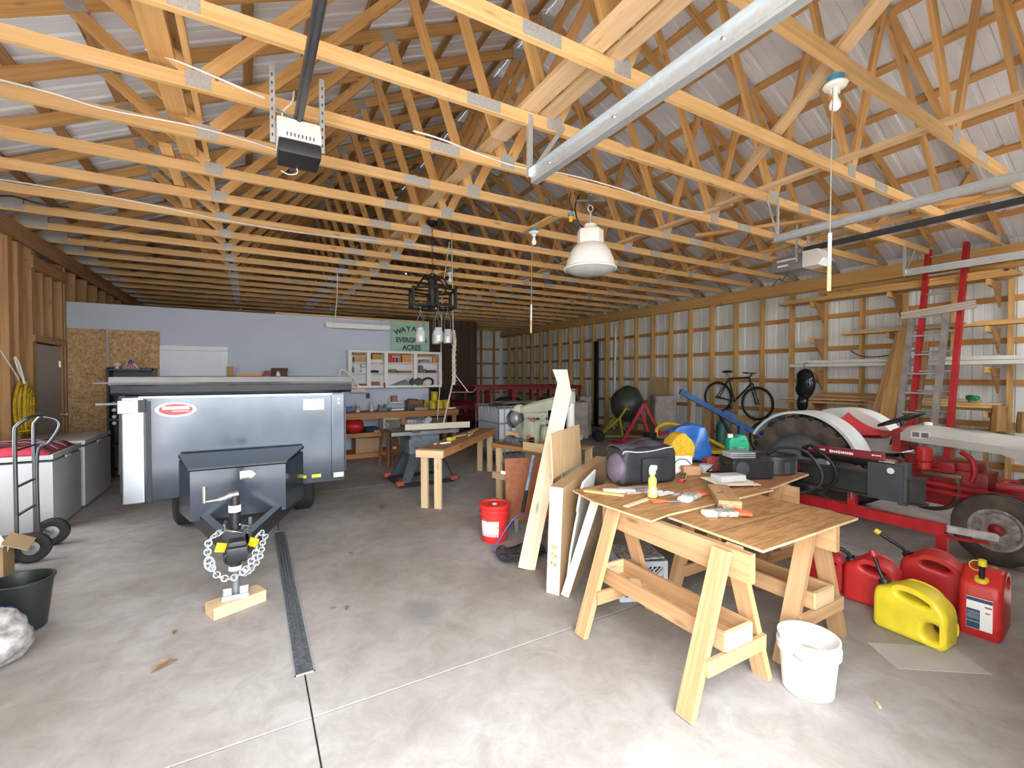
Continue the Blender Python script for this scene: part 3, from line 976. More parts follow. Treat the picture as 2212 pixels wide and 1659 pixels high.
tag(B().tube(spline([(-2.40, 6.9, 3.44), (-2.2, 6.88, 3.49), (-1.95, 6.85, 3.44), (-1.75, 6.9, 3.46)]), 0.008, 6).o('electric_cable', BLACK, None, 60), 'black cable looping off the wall plate by the steel gussets', 'cable', 'cables along the trusses')
# ================================================================ TRAILER SIDE
TRPANEL = mat('trailer grey blue enamel', (0.075, 0.092, 0.118), 0.13, metal=0.45, var=0.10, scale=3)
TRDARK = mat('trailer dark enamel', (0.035, 0.04, 0.047), 0.3, metal=0.5, var=0.1)
TRRIM = mat('trailer bright rim', (0.50, 0.55, 0.60), 0.25, metal=0.85, var=0.05)
t = thing('dump_trailer', 'grey blue steel dump trailer with tongue box facing the door', 'trailer', (-0.06, 5.10, 0))
B().box((0, 0.02, 0.93), (1.84, 0.04, 0.93)).o('front_panel', TRPANEL, t)
bd = B()
for s in (-1, 1):
    bd.box((s * 0.92, 1.62, 0.98), (0.04, 3.2, 0.85))
bd.box((0, 1.62, 0.52), (1.84, 3.2, 0.06)).box((0, 3.22, 0.98), (1.84, 0.04, 0.85)).o('bed', TRDARK, t)
B().box((-0.84, -0.012, 0.92), (0.15, 0.03, 0.93), bev=0.008).o('corner_post', TRRIM, t)
B().box((-0.735, -0.004, 0.90), (0.035, 0.016, 0.90)).o('seam', BLACK, t)
B().box((0.855, -0.012, 0.94), (0.13, 0.03, 0.90), bev=0.008).o('corner_post', TRPANEL, t)
B().prism([(-0.03, 1.405), (-0.10, 1.43), (-0.11, 1.49), (0.02, 1.49), (0.02, 1.405)], -0.97, 0.98, 'YZ').o('lower_rim', TRDARK, t)
B().prism([(-0.10, 1.495), (-0.115, 1.52), (-0.10, 1.565), (0.05, 1.57), (0.05, 1.495)], -0.98, 0.985, 'YZ').o('top_rim', TRRIM, t)
B().box((0, -0.005, 1.385), (1.60, 0.012, 0.018)).o('bead', TRRIM, t)
lg = B().box((0, 1.6, 1.56), (1.9, 3.2, 0.02)).o('tarp', BLACK, t)
hg = B().box((-0.875, -0.035, 1.305), (0.13, 0.02, 0.115), bev=0.006).o('hinge_bracket', TRRIM, t)
for k, (x, z) in enumerate(((-0.86, 1.34), (-0.86, 1.30), (-0.86, 1.27), (-0.90, 1.30))):
    B().cyl((x, -0.044, z), (x, -0.054, z), 0.012, n=10).o('rivet', CHROME, hg)
B().cyl((-1.08, -0.03, 1.335), (-0.94, -0.03, 1.335), 0.012, n=10).cyl((-1.08, -0.1, 1.515), (-0.98, -0.1, 1.515), 0.008, n=8).o('latch_rod', GREY, t, 40)
B().box((-0.775, -0.03, 1.31), (0.05, 0.02, 0.11)).o('latch_plate', BLACK, t)
lab = B().box((0.62, -0.003, 1.28), (0.20, 0.004, 0.115)).o('warning_label', PAPER, t)
text('label_text', 'WARNING', 0.02, BLACK, lab, (0.62, -0.006, 1.325), (R(90), 0, 0), 0.0005)
ov = B().lathe([(0.0, 0), (0.155, 0), (0.155, 0.003), (0.0, 0.003)], 40, c=(-0.535, -0.001, 1.27), axis=(0, -1, 0), sx=1.0, sy=0.43).o('oval_badge', PAPER, t)
BADGE = mat('badge red print', (0.50, 0.05, 0.06), 0.4, var=0.05)
B().lathe([(0.0, 0), (0.125, 0), (0.125, 0.002), (0.0, 0.002)], 40, c=(-0.535, -0.004, 1.27), axis=(0, -1, 0), sx=1.0, sy=0.40).o('badge_print', BADGE, ov)
B().box((-0.535, -0.0065, 1.285), (0.2, 0.001, 0.03)).box((-0.50, -0.0065, 1.255), (0.13, 0.001, 0.008)).o('badge_stripe', PAPER, ov)
B().box((0.64, -0.003, 0.535), (0.09, 0.004, 0.035)).box((0.53, -0.003, 0.535), (0.03, 0.004, 0.03)).o('yellow_label', YELPL, t)
B().box((0.855, -0.029, 0.53), (0.10, 0.003, 0.05)).o('label', CARDPALE, t)
for z in (1.33, 1.29):
    B().cyl((0.86, -0.025, z), (0.86, -0.034, z), 0.01, n=10).o('rivet', CHROME, t)
# wheels
for s in (-1, 1):
    w_ = B().lathe([(0.17, -0.09), (0.30, -0.10), (0.335, -0.07), (0.335, 0.07), (0.30, 0.10), (0.17, 0.09)], 28, c=(s * 0.56 + 0.02, 0.82, 0.335), axis=(1, 0, 0), cap0=False, cap1=False).o('tire', RUBBER, t, 35)
    B().lathe([(0.0, -0.05), (0.16, -0.06), (0.17, -0.09), (0.17, 0.09), (0.16, 0.06), (0.0, 0.05)], 20, c=(s * 0.56 + 0.02, 0.82, 0.335), axis=(1, 0, 0)).o('rim', GREY, w_, 35)
B().box((0, 0.82, 0.335), (1.2, 0.07, 0.07)).o('axle', BLACKM, t)
# tongue box with slanted flanks
tb = B()
top = [(-0.50, -0.18), (-0.375, -0.66), (0.315, -0.66), (0.50, -0.18)]
A = [tb.bm.verts.new((x, y, 0.37 if y > -0.5 else 0.40)) for x, y in top]
Bb = [tb.bm.verts.new((x, y, 0.83 if y > -0.5 else 0.805)) for x, y in top]
tb.bm.faces.new(A); tb.bm.faces.new(Bb[::-1])
for k in range(4):
    tb.bm.faces.new((A[k], Bb[k], Bb[(k + 1) % 4], A[(k + 1) % 4]))
tb.o('tongue_box', TRPANEL, t)
ld = B()
A = [ld.bm.verts.new((x * 1.03, y - 0.012 if y < -0.5 else y + 0.1, 0.815 if y < -0.5 else 0.845)) for x, y in top]
Bb = [ld.bm.verts.new((x * 1.03, y - 0.012 if y < -0.5 else y + 0.1, 0.83 if y < -0.5 else 0.87)) for x, y in top]
ld.bm.faces.new(A); ld.bm.faces.new(Bb[::-1])
for k in range(4):
    ld.bm.faces.new((A[k], Bb[k], Bb[(k + 1) % 4], A[(k + 1) % 4]))
ld.o('box_lid', TRDARK, t)
lt = B().prism([(-0.03, 0.705), (0.055, 0.705), (0.085, 0.735), (0.085, 0.745), (0.055, 0.775), (-0.03, 0.775)], -0.675, -0.66, 'XZ', bev=0.004).o('paddle_latch', CHROME, t, 40)
B().box((0.005, -0.678, 0.74), (0.055, 0.006, 0.045), bev=0.003).o('paddle', CHROME, lt)
# drawbar and coupler
db = B()
for s in (-1, 1):
    db.bar((s * 0.44, -0.05, 0.36), (s * 0.05 - 0.03, -1.40, 0.40), 0.06, 0.12)
db.o('drawbar', BLACKM, t)
cp = B().box((-0.03, -1.50, 0.44), (0.10, 0.28, 0.10), bev=0.02).box((-0.03, -1.62, 0.41), (0.12, 0.10, 0.10), bev=0.02)
for s in (-1, 1):
    cp.box((-0.03 + s * 0.075, -1.43, 0.46), (0.02, 0.18, 0.20))
cp.o('coupler', BLACKM, t, 40)
B().ball((-0.06, -1.62, 0.38), (0.05, 0.05, 0.045), 12).o('coupler_ball_cup', BLACK, t, 60)
for x, r_ in ((-0.125, 0.2), (0.065, -0.5)):
    B().box((x, -1.55, 0.44), (0.06, 0.01, 0.06), rot=(0, 0.3, r_)).o('yellow_label', YEL, t)
JX, JY = -0.045, -1.50
B().cyl((JX, JY, 0.085), (JX, JY, 0.30), 0.024, n=16).o('jack_leg', GREY, t, 40)
B().cyl((JX, JY, 0.27), (JX, JY, 0.70), 0.036, n=18).box((JX, JY, 0.46), (0.11, 0.09, 0.16)).o('jack_tube', BLACKM, t, 40)
B().cyl((JX, JY, 0.70), (JX, JY, 0.765), 0.03, n=16).o('jack_cap', BLACK, t, 40)
B().cyl((JX, JY - 0.001, 0.655), (JX, JY, 0.70), 0.0375, n=18).o('jack_label', PAPER, t, 40)
B().tube(spline([(JX + 0.02, JY, 0.775), (JX - 0.03, JY - 0.01, 0.77), (JX - 0.08, JY - 0.02, 0.755), (JX - 0.17, JY - 0.03, 0.75)], 4), [0.024] * 5 + [0.018] * 4 + [0.009] * 4, 8).tube([(JX - 0.168, JY - 0.03, 0.745), (JX - 0.168, JY - 0.03, 0.85)], 0.013, 8).o('crank_handle', CHROME, t, 50)
B().tube([(JX - 0.06, JY - 0.05, 0.59), (JX - 0.05, JY - 0.08, 0.56), (JX + 0.05, JY - 0.08, 0.52), (JX + 0.08, JY - 0.06, 0.56), (JX + 0.03, JY - 0.08, 0.585)], 0.007, 6).o('spring_clip', CHROME, t, 60)
B().cyl((JX, JY, 0.26), (JX, JY, 0.29), 0.042, n=18).o('jack_collar', WHITEPL, t, 40)
ft = B().box((JX, JY, 0.082), (0.15, 0.13, 0.008))
for s in (-1, 1):
    ft.box((JX, JY + s * 0.065, 0.096), (0.15, 0.008, 0.03)).box((JX + s * 0.075, JY, 0.094), (0.006, 0.13, 0.026))
ft.o('jack_foot', GALV, t)
def chain(name, pts, r, n, parent, m=GALV):
    path = spline(pts, 24)
    ln = [0.0]
    for a, b_ in zip(path, path[1:]):
        ln.append(ln[-1] + (b_ - a).length)
    ch = B()
    for k in range(n):
        s_ = ln[-1] * (k + 0.5) / n
        i = max(j for j in range(len(ln)) if ln[j] <= s_)
        i = min(i, len(path) - 2)
        d = (path[i + 1] - path[i]).normalized()
        p = path[i] + d * (s_ - ln[i])
        u = d.orthogonal().normalized()
        q = Matrix.Rotation(R(90 * (k % 2) + 30), 3, d)
        u = q @ u
        L_ = ln[-1] / n
        pts_ = []
        for a in range(12):
            an = 2 * math.pi * a / 12
            pts_.append(p + d * (math.cos(an) * L_ * 0.72) + u * (math.sin(an) * r * 2.2))
        ch.tube(pts_, r * 0.62, 5, True)
    return ch.o(name, m, parent, 60)
chain('safety_chain', [(JX - 0.06, JY + 0.0, 0.54), (JX - 0.14, JY - 0.05, 0.50), (JX - 0.15, JY - 0.08, 0.40), (JX - 0.13, JY - 0.10, 0.34), (JX - 0.09, JY - 0.1, 0.27), (JX - 0.02, JY - 0.1, 0.24), (JX + 0.06, JY - 0.1, 0.28), (JX + 0.11, JY - 0.09, 0.36), (JX + 0.13, JY - 0.06, 0.41)], 0.0085, 25, t)
chain('safety_chain', [(JX + 0.12, JY - 0.06, 0.47), (JX + 0.15, JY - 0.05, 0.50), (JX + 0.18, JY - 0.03, 0.46), (JX + 0.16, JY - 0.03, 0.41), (JX + 0.15, JY - 0.04, 0.34), (JX + 0.10, JY - 0.07, 0.27), (JX + 0.05, JY - 0.08, 0.24)], 0.008, 17, t)
B().ring((JX - 0.14, JY - 0.09, 0.36), 0.045, 0.009, axis=(0.3, 1, 0.2), sx=0.62).o('chain_hook', GALV, t, 60)

tag(board('wood_block', (-0.25, 3.53, 0.038), (0.05, 3.66, 0.038), 0.14, 0.076, PINE_NEW), 'pale timber block under the trailer jack foot', 'wood block')

# floor drain
t = thing('floor_drain', 'long narrow black trench drain grate let into the floor', 'drain', (0.232, 3.86, 0.0))
b = B()
for s in (-1, 1):
    b.box((s * 0.047, 0, 0.003), (0.008, 2.52, 0.008))
for s in (-1, 1):
    b.box((0, s * 1.257, 0.003), (0.10, 0.006, 0.008))
b.o('frame', GALV, t)
b = B().box((0, 0, 0.0012), (0.088, 2.5, 0.0012))
b.o('channel', BLACK, t)
GRATE = mat('dark grate iron', (0.17, 0.18, 0.19), 0.4, metal=0.4, var=0.2, scale=40)
b = B()
for k in range(105):
    b.box((0, -1.25 + 0.0238 * k + 0.006, 0.0045), (0.088, 0.014, 0.005))
for s in (-0.022, 0.0, 0.022):
    b.box((s, 0, 0.0046), (0.010, 2.5, 0.005))
gt = b.o('grate', GRATE, t)
gt['kind'] = 'stuff'

# ================================================================ FREEZERS AND HAND TRUCK
def freezer(x1, y0, y1, h, label):
    t = thing('chest_freezer', label, 'freezer', (x1, (y0 + y1) / 2, 0), group='chest freezers')
    ln = y1 - y0
    B().box((-0.33, 0, h / 2 - 0.03), (0.66, ln, h - 0.10), bev=0.012).o('cabinet', APPL, t, 40)
    B().box((-0.33, 0, h - 0.03), (0.675, ln + 0.015, 0.055), bev=0.014).o('lid', APPL, t, 40)
    B().box((-0.33, 0, 0.03), (0.6, ln - 0.08, 0.05)).o('plinth', BLACK, t)
    B().box((0.004, 0, h - 0.075), (0.01, 0.16, 0.025), bev=0.004).o('lid_handle', WHITEPL, t, 40)
    return t
freezer(-1.74, 6.25, 7.12, 0.79, 'white chest freezer with a red jacket lying on its lid')
freezer(-1.73, 7.22, 8.37, 0.81, 'white chest freezer beside the grey side door')

# red jacket
t = thing('red_jacket', 'folded red and black jacket with grey bands on the freezer', 'jacket', (-2.06, 6.62, 0.79))
from mathutils import noise as _n
def cloth(u, v):
    x = (u - 0.5) * 0.60
    y = (v - 0.5) * 0.78
    e = max(0.0, 1 - (abs(u - 0.5) * 2) ** 3) * max(0.0, 1 - (abs(v - 0.5) * 2) ** 4)
    return Vector((x, y, 0.006 + e * (0.09 + 0.05 * _n.noise(Vector((x * 5, y * 4, 1)))) + 0.02 * e * _n.noise(Vector((x * 14, y * 12, 3)))))
JRED = mat('red jacket cloth', (0.42, 0.025, 0.05), 0.85, var=0.15, scale=14, bump=0.4)
B().grid(cloth, 24, 28, 0.012).o('body', JRED, t, 60)
def strip(y0, off, w_, m, nm):
    B().grid(lambda u, v: cloth(u, min(0.98, max(0.02, y0 + off * math.sin(u * 3) + w_ * v))) + Vector((0, 0, 0.015)), 22, 3, 0.004).o(nm, m, t, 60)
JBLK = mat('black jacket cloth', (0.03, 0.028, 0.03), 0.85, var=0.2, scale=14)
JGRY = mat('grey jacket cloth', (0.30, 0.29, 0.30), 0.8, var=0.1, scale=14)
strip(0.10, 0.06, 0.08, JBLK, 'black_band')
strip(0.30, 0.10, 0.05, JGRY, 'grey_band')
strip(0.62, 0.05, 0.06, JGRY, 'grey_band')
strip(0.80, 0.04, 0.07, JBLK, 'black_band')

# hand truck
t = thing('hand_truck', 'grey tubular hand truck with two pneumatic wheels', 'hand truck', (-1.72, 5.55, 0))
TUB = mat('gunmetal tube', (0.13, 0.135, 0.145), 0.32, metal=0.7, var=0.08)
for s in (-1, 1):
    B().tube(spline([(0.0, s * 0.19, 0.06), (0.0, s * 0.19, 0.6), (0.0, s * 0.19, 1.08), (0.015, s * 0.185, 1.16), (0.06, s * 0.16, 1.21)], 5), 0.015, 8).o('upright', TUB, t, 60)
B().tube(spline([(0.06, -0.16, 1.21), (0.075, -0.1, 1.225), (0.08, 0.0, 1.23), (0.075, 0.1, 1.225), (0.06, 0.16, 1.21)], 5), 0.015, 8).o('handle_bar', TUB, t, 60)
B().tube(spline([(0.06, 0.16, 1.21), (0.15, 0.19, 1.17), (0.17, 0.19, 1.10), (0.10, 0.19, 0.96), (0.02, 0.19, 0.85), (0.02, 0.19, 0.1)], 5), 0.014, 8).o('rear_brace', TUB, t, 60)
for z in (0.40, 0.64, 0.95):
    B().bar((0.0, -0.19, z), (0.0, 0.19, z), 0.022, 0.012).o('cross_bar', BLACKM, t)
B().box((-0.13, 0, 0.03), (0.24, 0.40, 0.008)).box((-0.01, 0, 0.08), (0.01, 0.40, 0.10)).o('toe_plate', TUB, t)
B().cyl((0.10, -0.27, 0.125), (0.10, 0.27, 0.125), 0.009, n=10).o('axle', GREY, t, 40)
B().bar((0.0, -0.19, 0.2), (0.10, -0.2, 0.125), 0.02, 0.008).bar((0.0, 0.19, 0.2), (0.10, 0.2, 0.125), 0.02, 0.008).o('axle_bracket', TUB, t)
for s in (-1, 1):
    w_ = B().lathe([(0.058, -0.022), (0.075, -0.034), (0.105, -0.04), (0.124, -0.025), (0.126, 0.0), (0.124, 0.025), (0.105, 0.04), (0.075, 0.034), (0.058, 0.022)], 26, c=(0.10, s * 0.225, 0.126), axis=(0, 1, 0), cap0=False, cap1=False).o('tire', RUBBER, t, 45)
    B().lathe([(0.0, -0.02), (0.02, -0.025), (0.022, -0.012), (0.05, -0.008), (0.062, -0.024), (0.064, 0.0), (0.062, 0.024), (0.05, 0.008), (0.022, 0.012), (0.02, 0.025), (0.0, 0.02)], 20, c=(0.10, s * 0.225, 0.126), axis=(0, 1, 0)).o('wheel_rim', mat('dull wheel rim', (0.34, 0.33, 0.31), 0.5, metal=0.4, var=0.2), w_, 40)

# yellow rope coil on the post
t = thing('rope_coil', 'thick yellow rope bundle hung on the wall post', 'rope', (-2.36, 7.64, 0.80))
YR = mat('yellow twisted rope', (0.66, 0.42, 0.02), 0.85, var=0.22, scale=45, bump=0.5)
for k in range(9):
    x = -0.035 + 0.03 * (k % 3)
    y0 = -0.12 + 0.022 * k
    B().ring((x, y0 + 0.05, 0.36), 0.075 + 0.012 * (k % 4), 0.016, axis=(1, 0.1 * (k % 3) - 0.1, 0), n=26, m=6, sx=1.0).o('rope_loop', YR, t, 60).scale = (1, 1, 1)
for ob in t.children:
    ob.scale = (1.0, 1.0, 2.6)
    ob.location = (0, 0, -0.55)
for z in (0.55, 0.12, 0.40):
    B().ring((0.0, 0.02, z), 0.125, 0.012, axis=(0, 0, 1), n=22, m=6, sx=0.55).o('binding', YR, t, 60)
B().tube(spline([(0, 0.0, 0.68), (-0.02, -0.06, 0.9), (-0.05, -0.09, 1.0), (-0.04, -0.03, 0.85), (0, 0.03, 0.68)]), 0.012, 6).o('hanger_loop', CABLE, t, 60)
tag(B().tube(spline([(-2.40, 7.10, 1.90), (-2.38, 7.3, 1.72), (-2.37, 7.50, 1.55), (-2.40, 7.62, 1.50)]), 0.007, 6).o('thin_cord', CABLE, None, 60), 'thin white cord running along the studs to the rope bundle', 'cord')

# near-edge clutter
t = thing('cardboard_box', 'open brown cardboard box on the hand truck plate', 'box', (-1.82, 5.0, 0.0), R(8))
for s in (-1, 1):
    B().box((s * 0.16, 0, 0.14), (0.008, 0.34, 0.28)).box((0, s * 0.17, 0.14), (0.32, 0.008, 0.28)).o('side', CARD, t)
B().box((0, 0, 0.006), (0.32, 0.34, 0.008)).o('bottom', CARD, t)
B().box((0.22, 0, 0.27), (0.16, 0.34, 0.006), rot=(0, 0.5, 0)).o('flap', CARD, t)
B().box((0, -0.23, 0.29), (0.32, 0.14, 0.006), rot=(0.4, 0, 0)).o('flap', CARDPALE, t)
B().box((0.02, 0.02, 0.27), (0.24, 0.24, 0.05), rot=(0.2, 0.15, 0.4), bev=0.01).o('packing_paper', PAPER, t)
t = thing('black_bucket', 'tapered black plastic bin standing on the floor near the edge', 'bucket', (-1.25, 3.95, 0.0))
B().lathe([(0.0, 0.0), (0.105, 0.0), (0.11, 0.01), (0.145, 0.30), (0.155, 0.305), (0.155, 0.315), (0.140, 0.315), (0.102, 0.015), (0.0, 0.012)], 30).o('shell', mat('dark green black plastic', (0.02, 0.024, 0.022), 0.4, var=0.1), t, 40)
t = thing('trash_bag', 'clear plastic bag stuffed with pale rubbish', 'bag', (-1.30, 3.50, 0.0))
b = B().ball((0, 0, 0.15), (0.22, 0.21, 0.17), 28).wobble(0.04, 7.0, 3).wobble(0.02, 18.0, 5)
for v in b.bm.verts:
    v.co.z = max(v.co.z, 0.004)
BAGM = mat('crumpled bag contents', (0.50, 0.47, 0.44), 0.25, var=0.1, scale=16, col2=(0.13, 0.11, 0.13), bump=1.0, detail=8)
b.o('bag_body', BAGM, t, 50)
b = B().lathe([(0.04, 0.30), (0.06, 0.36), (0.10, 0.40)], 14, cap0=False, cap1=False).wobble(0.02, 12, 1)
b.o('bag_neck', BAGM, t, 50)
B().box((0.06, 0.13, 0.23), (0.10, 0.05, 0.07), rot=(0.4, 0.2, 0.5), bev=0.015).o('blue_wrapper', BLUE, t, 40)
# fallen leaves and litter
LEAF = mat('dead leaf', (0.30, 0.19, 0.11), 0.9, var=0.2, scale=20)
def leaf(x, y, s, a, k):
    o = B().grid(lambda u, v: Vector(((u - 0.5) * s, (v - 0.5) * s * 0.5 * math.sin(math.pi * min(0.98, max(0.02, u))), 0.004 + 0.2 * s * (abs(v - 0.5) * 2) ** 2 * math.sin(math.pi * u))), 8, 4, 0.001).o('dead_leaf', LEAF, None, 60, loc=(x, y, 0), rot=(0, 0, a))
    return tag(o, k, 'leaf', 'leaves on the floor')
leaf(-0.42, 3.05, 0.13, 0.6, 'largest curled brown leaf on the floor by the trench drain')
leaf(-0.42, 3.42, 0.05, 1.4, 'small dark leaf scrap on the floor before the timber block')
leaf(0.47, 3.24, 0.05, 0.3, 'dark leaf scrap on the floor just beyond the drain')
leaf(0.55, 3.20, 0.06, 1.1, 'second dark leaf scrap beside the drain grate')
leaf(0.75, 4.18, 0.06, 2.0, 'thin leaf scrap on the floor beyond the jack shadow')
leaf(1.35, 5.45, 0.09, 0.9, 'brown leaf scrap on the floor before the long bench')
tag(B().box((0, 0, 0.008), (0.035, 0.012, 0.012), bev=0.003).o('wood_chip', PINE_NEW, None, None, loc=(2.58, 0.98, 0), rot=(0, 0, 0.8)), 'tiny pale wood chip on the floor by the white bucket', 'wood chip')
# ================================================================ AGAINST THE BLUE PARTITION
for x0, x1, lb in ((-2.44, -1.99, 'narrow strand board sheet leaning by the side door'), (-1.965, -1.315, 'wide strand board sheet leaning beside the white door')):
    o = B().box((0, 0, 0), (x1 - x0, 0.012, 2.31)).o('strand_board', OSB, None, None, loc=((x0 + x1) / 2, 9.45, 1.155), rot=(R(-0.6), 0, 0))
    tag(o, lb, 'board', 'strand boards on the partition')
t = thing('wine_rack', 'black rack with rows of white knobs behind the trailer', 'rack', (-1.62, 9.22, 0))
b = B()
for x in (-0.28, 0.27):
    b.box((x, 0, 0.85), (0.03, 0.3, 1.70))
for z in (0.1, 0.5, 0.9, 1.3, 1.67):
    b.box((0, 0, z), (0.56, 0.3, 0.03))
b.box((0, 0.14, 0.85), (0.56, 0.02, 1.7)).o('frame', BLACK, t)
for k in range(4):
    for c_ in (-0.2, 0.02):
        B().lathe([(0.0, 0.0), (0.022, 0.004), (0.028, 0.02), (0.014, 0.035), (0.0, 0.035)], 12, c=(c_, -0.17, 0.85 + 0.1 * k), axis=(0, -1, 0)).o('knob', WHITEPL, t, 50)
board('slat', (-0.14, -0.17, 0.05), (-0.11, -0.17, 1.5), 0.05, 0.02, BROWN, t, up=(0, 1, 0))
t = thing('folded_flag', 'small striped flag with a blue field on the black rack', 'flag', (-1.63, 9.13, 1.685))
B().prism([(-0.10, 0.0), (0.11, 0.0), (0.02, 0.14), (-0.02, 0.14)], -0.01, 0.01, 'XZ').o('cloth', mat('flag white cloth', (0.55, 0.48, 0.50), 0.8, var=0.05), t)
FR = mat('flag red cloth', (0.40, 0.06, 0.08), 0.8, var=0.05)
for k in range(5):
    B().prism([(-0.085 + 0.036 * k, 0.005), (-0.068 + 0.036 * k, 0.005), (-0.02 + 0.009 * k, 0.085), (-0.03 + 0.009 * k, 0.085)], -0.013, -0.01, 'XZ').o('stripe', FR, t)
B().prism([(-0.04, 0.085), (0.05, 0.085), (0.012, 0.145), (-0.012, 0.145)], -0.014, 0.014, 'XZ').o('blue_field', mat('flag blue cloth', (0.06, 0.08, 0.2), 0.8, var=0.05), t)
tag(B().lathe([(0.0, 0.0), (0.03, 0.0), (0.022, 0.03), (0.05, 0.05), (0.055, 0.08), (0.02, 0.10), (0.0, 0.105)], 16).o('cream_figurine', mat('cream ceramic', (0.72, 0.60, 0.45), 0.4, var=0.05), None, 50, loc=(-1.80, 9.15, 1.685)), 'small cream ceramic figure on the black rack', 'ornament')
# shelf behind the trailer with odds and ends
t = thing('wall_shelf', 'plain board shelf on the blue partition above the trailer', 'shelf', (0.25, 9.38, 1.555))
B().box((0, 0, 0), (1.5, 0.23, 0.022)).o('shelf_board', GREYWOOD, t)
for x in (-0.55, 0.0, 0.55):
    B().prism([(0.115, -0.01), (-0.08, -0.01), (0.115, -0.18)], x - 0.01, x + 0.01, 'YZ').o('bracket', GREY, t)
def put(name, label, cat, o, group=None):
    return tag(o, label, cat, group)
G1 = 'odds and ends on the shelf above the trailer'
put(0, 'upright brown wood offcut on the partition shelf', 'wood', board('wood_offcut', (-0.32, 9.36, 1.567), (-0.32, 9.36, 1.74), 0.09, 0.05, BROWN, None, up=(0, 1, 0)), G1)
put(0, 'flat pale wood offcut lying on the partition shelf', 'wood', board('wood_offcut', (-0.22, 9.36, 1.592), (0.16, 9.36, 1.592), 0.09, 0.05, PINE, None), G1)
put(0, 'small red carton tipped on the partition shelf', 'carton', B().prism([(-0.06, 0), (0.06, 0), (0.06, 0.10), (-0.01, 0.10)], -0.04, 0.04, 'XZ', bev=0.004).o('carton', mat('red print', (0.45, 0.06, 0.07), 0.6, var=0.2, scale=20), None, None, loc=(0.23, 9.36, 1.567)), G1)
put(0, 'dark brown open box on the partition shelf', 'box', B().box((0, 0, 0.075), (0.26, 0.12, 0.15), bev=0.004).box((0.09, -0.07, 0.12), (0.10, 0.02, 0.05)).o('carton', mat('dark brown card', (0.13, 0.07, 0.04), 0.8, var=0.15), None, None, loc=(0.45, 9.40, 1.567)), G1)
put(0, 'little white bottle in front of the dark box on the shelf', 'bottle', B().lathe([(0.0, 0), (0.035, 0.0), (0.035, 0.06), (0.012, 0.08), (0.012, 0.10), (0.0, 0.10)], 14).o('bottle', WHITEPL, None, 40, loc=(0.43, 9.31, 1.567)), G1)

# fluorescent light
t = thing('fluorescent_light', 'white fluorescent strip light hung above the blue partition', 'light', (1.85, 9.28, 2.52))
B().prism([(-0.07, 0.0), (-0.05, 0.07), (0.05, 0.07), (0.07, 0.0)], -0.61, 0.61, 'YZ').o('housing', WHITE, t)
for s in (-1, 1):
    B().cyl((-0.59, s * 0.03, -0.01), (0.59, s * 0.03, -0.01), 0.013, n=10).o('tube', BULB, t, 50)
    B().cyl((s * 0.45, 0, 0.07), (s * 0.45, 0.19, 0.94), 0.003, n=5).o('hanging_chain', GREY, t)

# green sign
t = thing('farm_sign', 'pale green wooden sign with dark hand lettering above the cabinet', 'sign', (2.95, 9.46, 2.05), rot=(R(-2), 0, R(0)))
B().box((0, 0, 0.335), (0.83, 0.02, 0.67), bev=0.004).o('panel', mat('pale green paint', (0.33, 0.52, 0.42), 0.7, var=0.06, scale=6), t)
INK = mat('dark sign paint', (0.05, 0.07, 0.06), 0.7, var=0.2, scale=50)
text('lettering', 'EVERGREEN', 0.125, INK, t, (0.02, -0.012, 0.275), (R(90), 0, 0), 0.001, 1.0, stretch=1.15, bold=0.0045)
text('lettering', 'ACRES', 0.135, INK, t, (0.02, -0.012, 0.115), (R(90), 0, 0), 0.001, 1.0, stretch=1.15, bold=0.0045)
for k, ch_ in enumerate('WAYAN'):
    u = (k - 2.6) / 2.6
    text('lettering', ch_, 0.15, INK, t, (-0.04 + 0.115 * (k - 2), -0.012, 0.50 - 0.075 * u * u + 0.02), (R(90), R(16 * u), 0), 0.001, bold=0.005)

# open wall cabinet
t = thing('wall_cabinet', 'white open wall cabinet with four bays above the workbench', 'cabinet', (0, 9.25, 0))
CABW = mat('cabinet off-white paint', (0.72, 0.70, 0.68), 0.55, var=0.04, scale=4)
b = B().box((2.605, 0.13, 2.065), (1.93, 0.25, 0.03)).box((2.605, 0.13, 1.345), (1.93, 0.25, 0.03))
for x in (1.655, 3.555):
    b.box((x, 0.13, 1.705), (0.025, 0.25, 0.72))
b.box((2.605, 0.245, 1.705), (1.93, 0.012, 0.72)).o('carcass', CABW, t)
for x, w_ in ((1.675, 0.06), (2.03, 0.075), (2.375, 0.075), (2.985, 0.075), (3.535, 0.06)):
    B().box((x, -0.005, 1.705), (w_, 0.022, 0.75)).o('face_stile', CABW, t)
for z in (2.055, 1.355):
    B().box((2.605, -0.005, z), (1.92, 0.02, 0.045)).o('face_rail', CABW, t)
BAYS = ((1.70, 2.0), (2.065, 2.34), (2.41, 2.95), (3.02, 3.51))
for i, (a, c_) in enumerate(BAYS):
    B().box(((a + c_) / 2, 0.22, 2.015), (c_ - a + 0.02, 0.02, 0.07)).o('hanging_cleat', BROWN, t)
    for z in (1.625, 1.84):
        B().box(((a + c_) / 2, 0.14, z), (c_ - a + 0.03, 0.21, 0.014)).o('shelf', CABW, t)
G2 = 'things in the wall cabinet'
def bx(name, label, cat, x, y, z, d, m, rz=0.0, g=G2, bev=0.004):
    return put(0, label, cat, B().box((0, 0, d[2] / 2), d, bev=bev).box((0, -d[1] / 2, d[2] * 0.55), (d[0] * 0.7, 0.003, d[2] * 0.35)).o(name, m, None, None, loc=(x, y, z), rot=(0, 0, rz)), g)
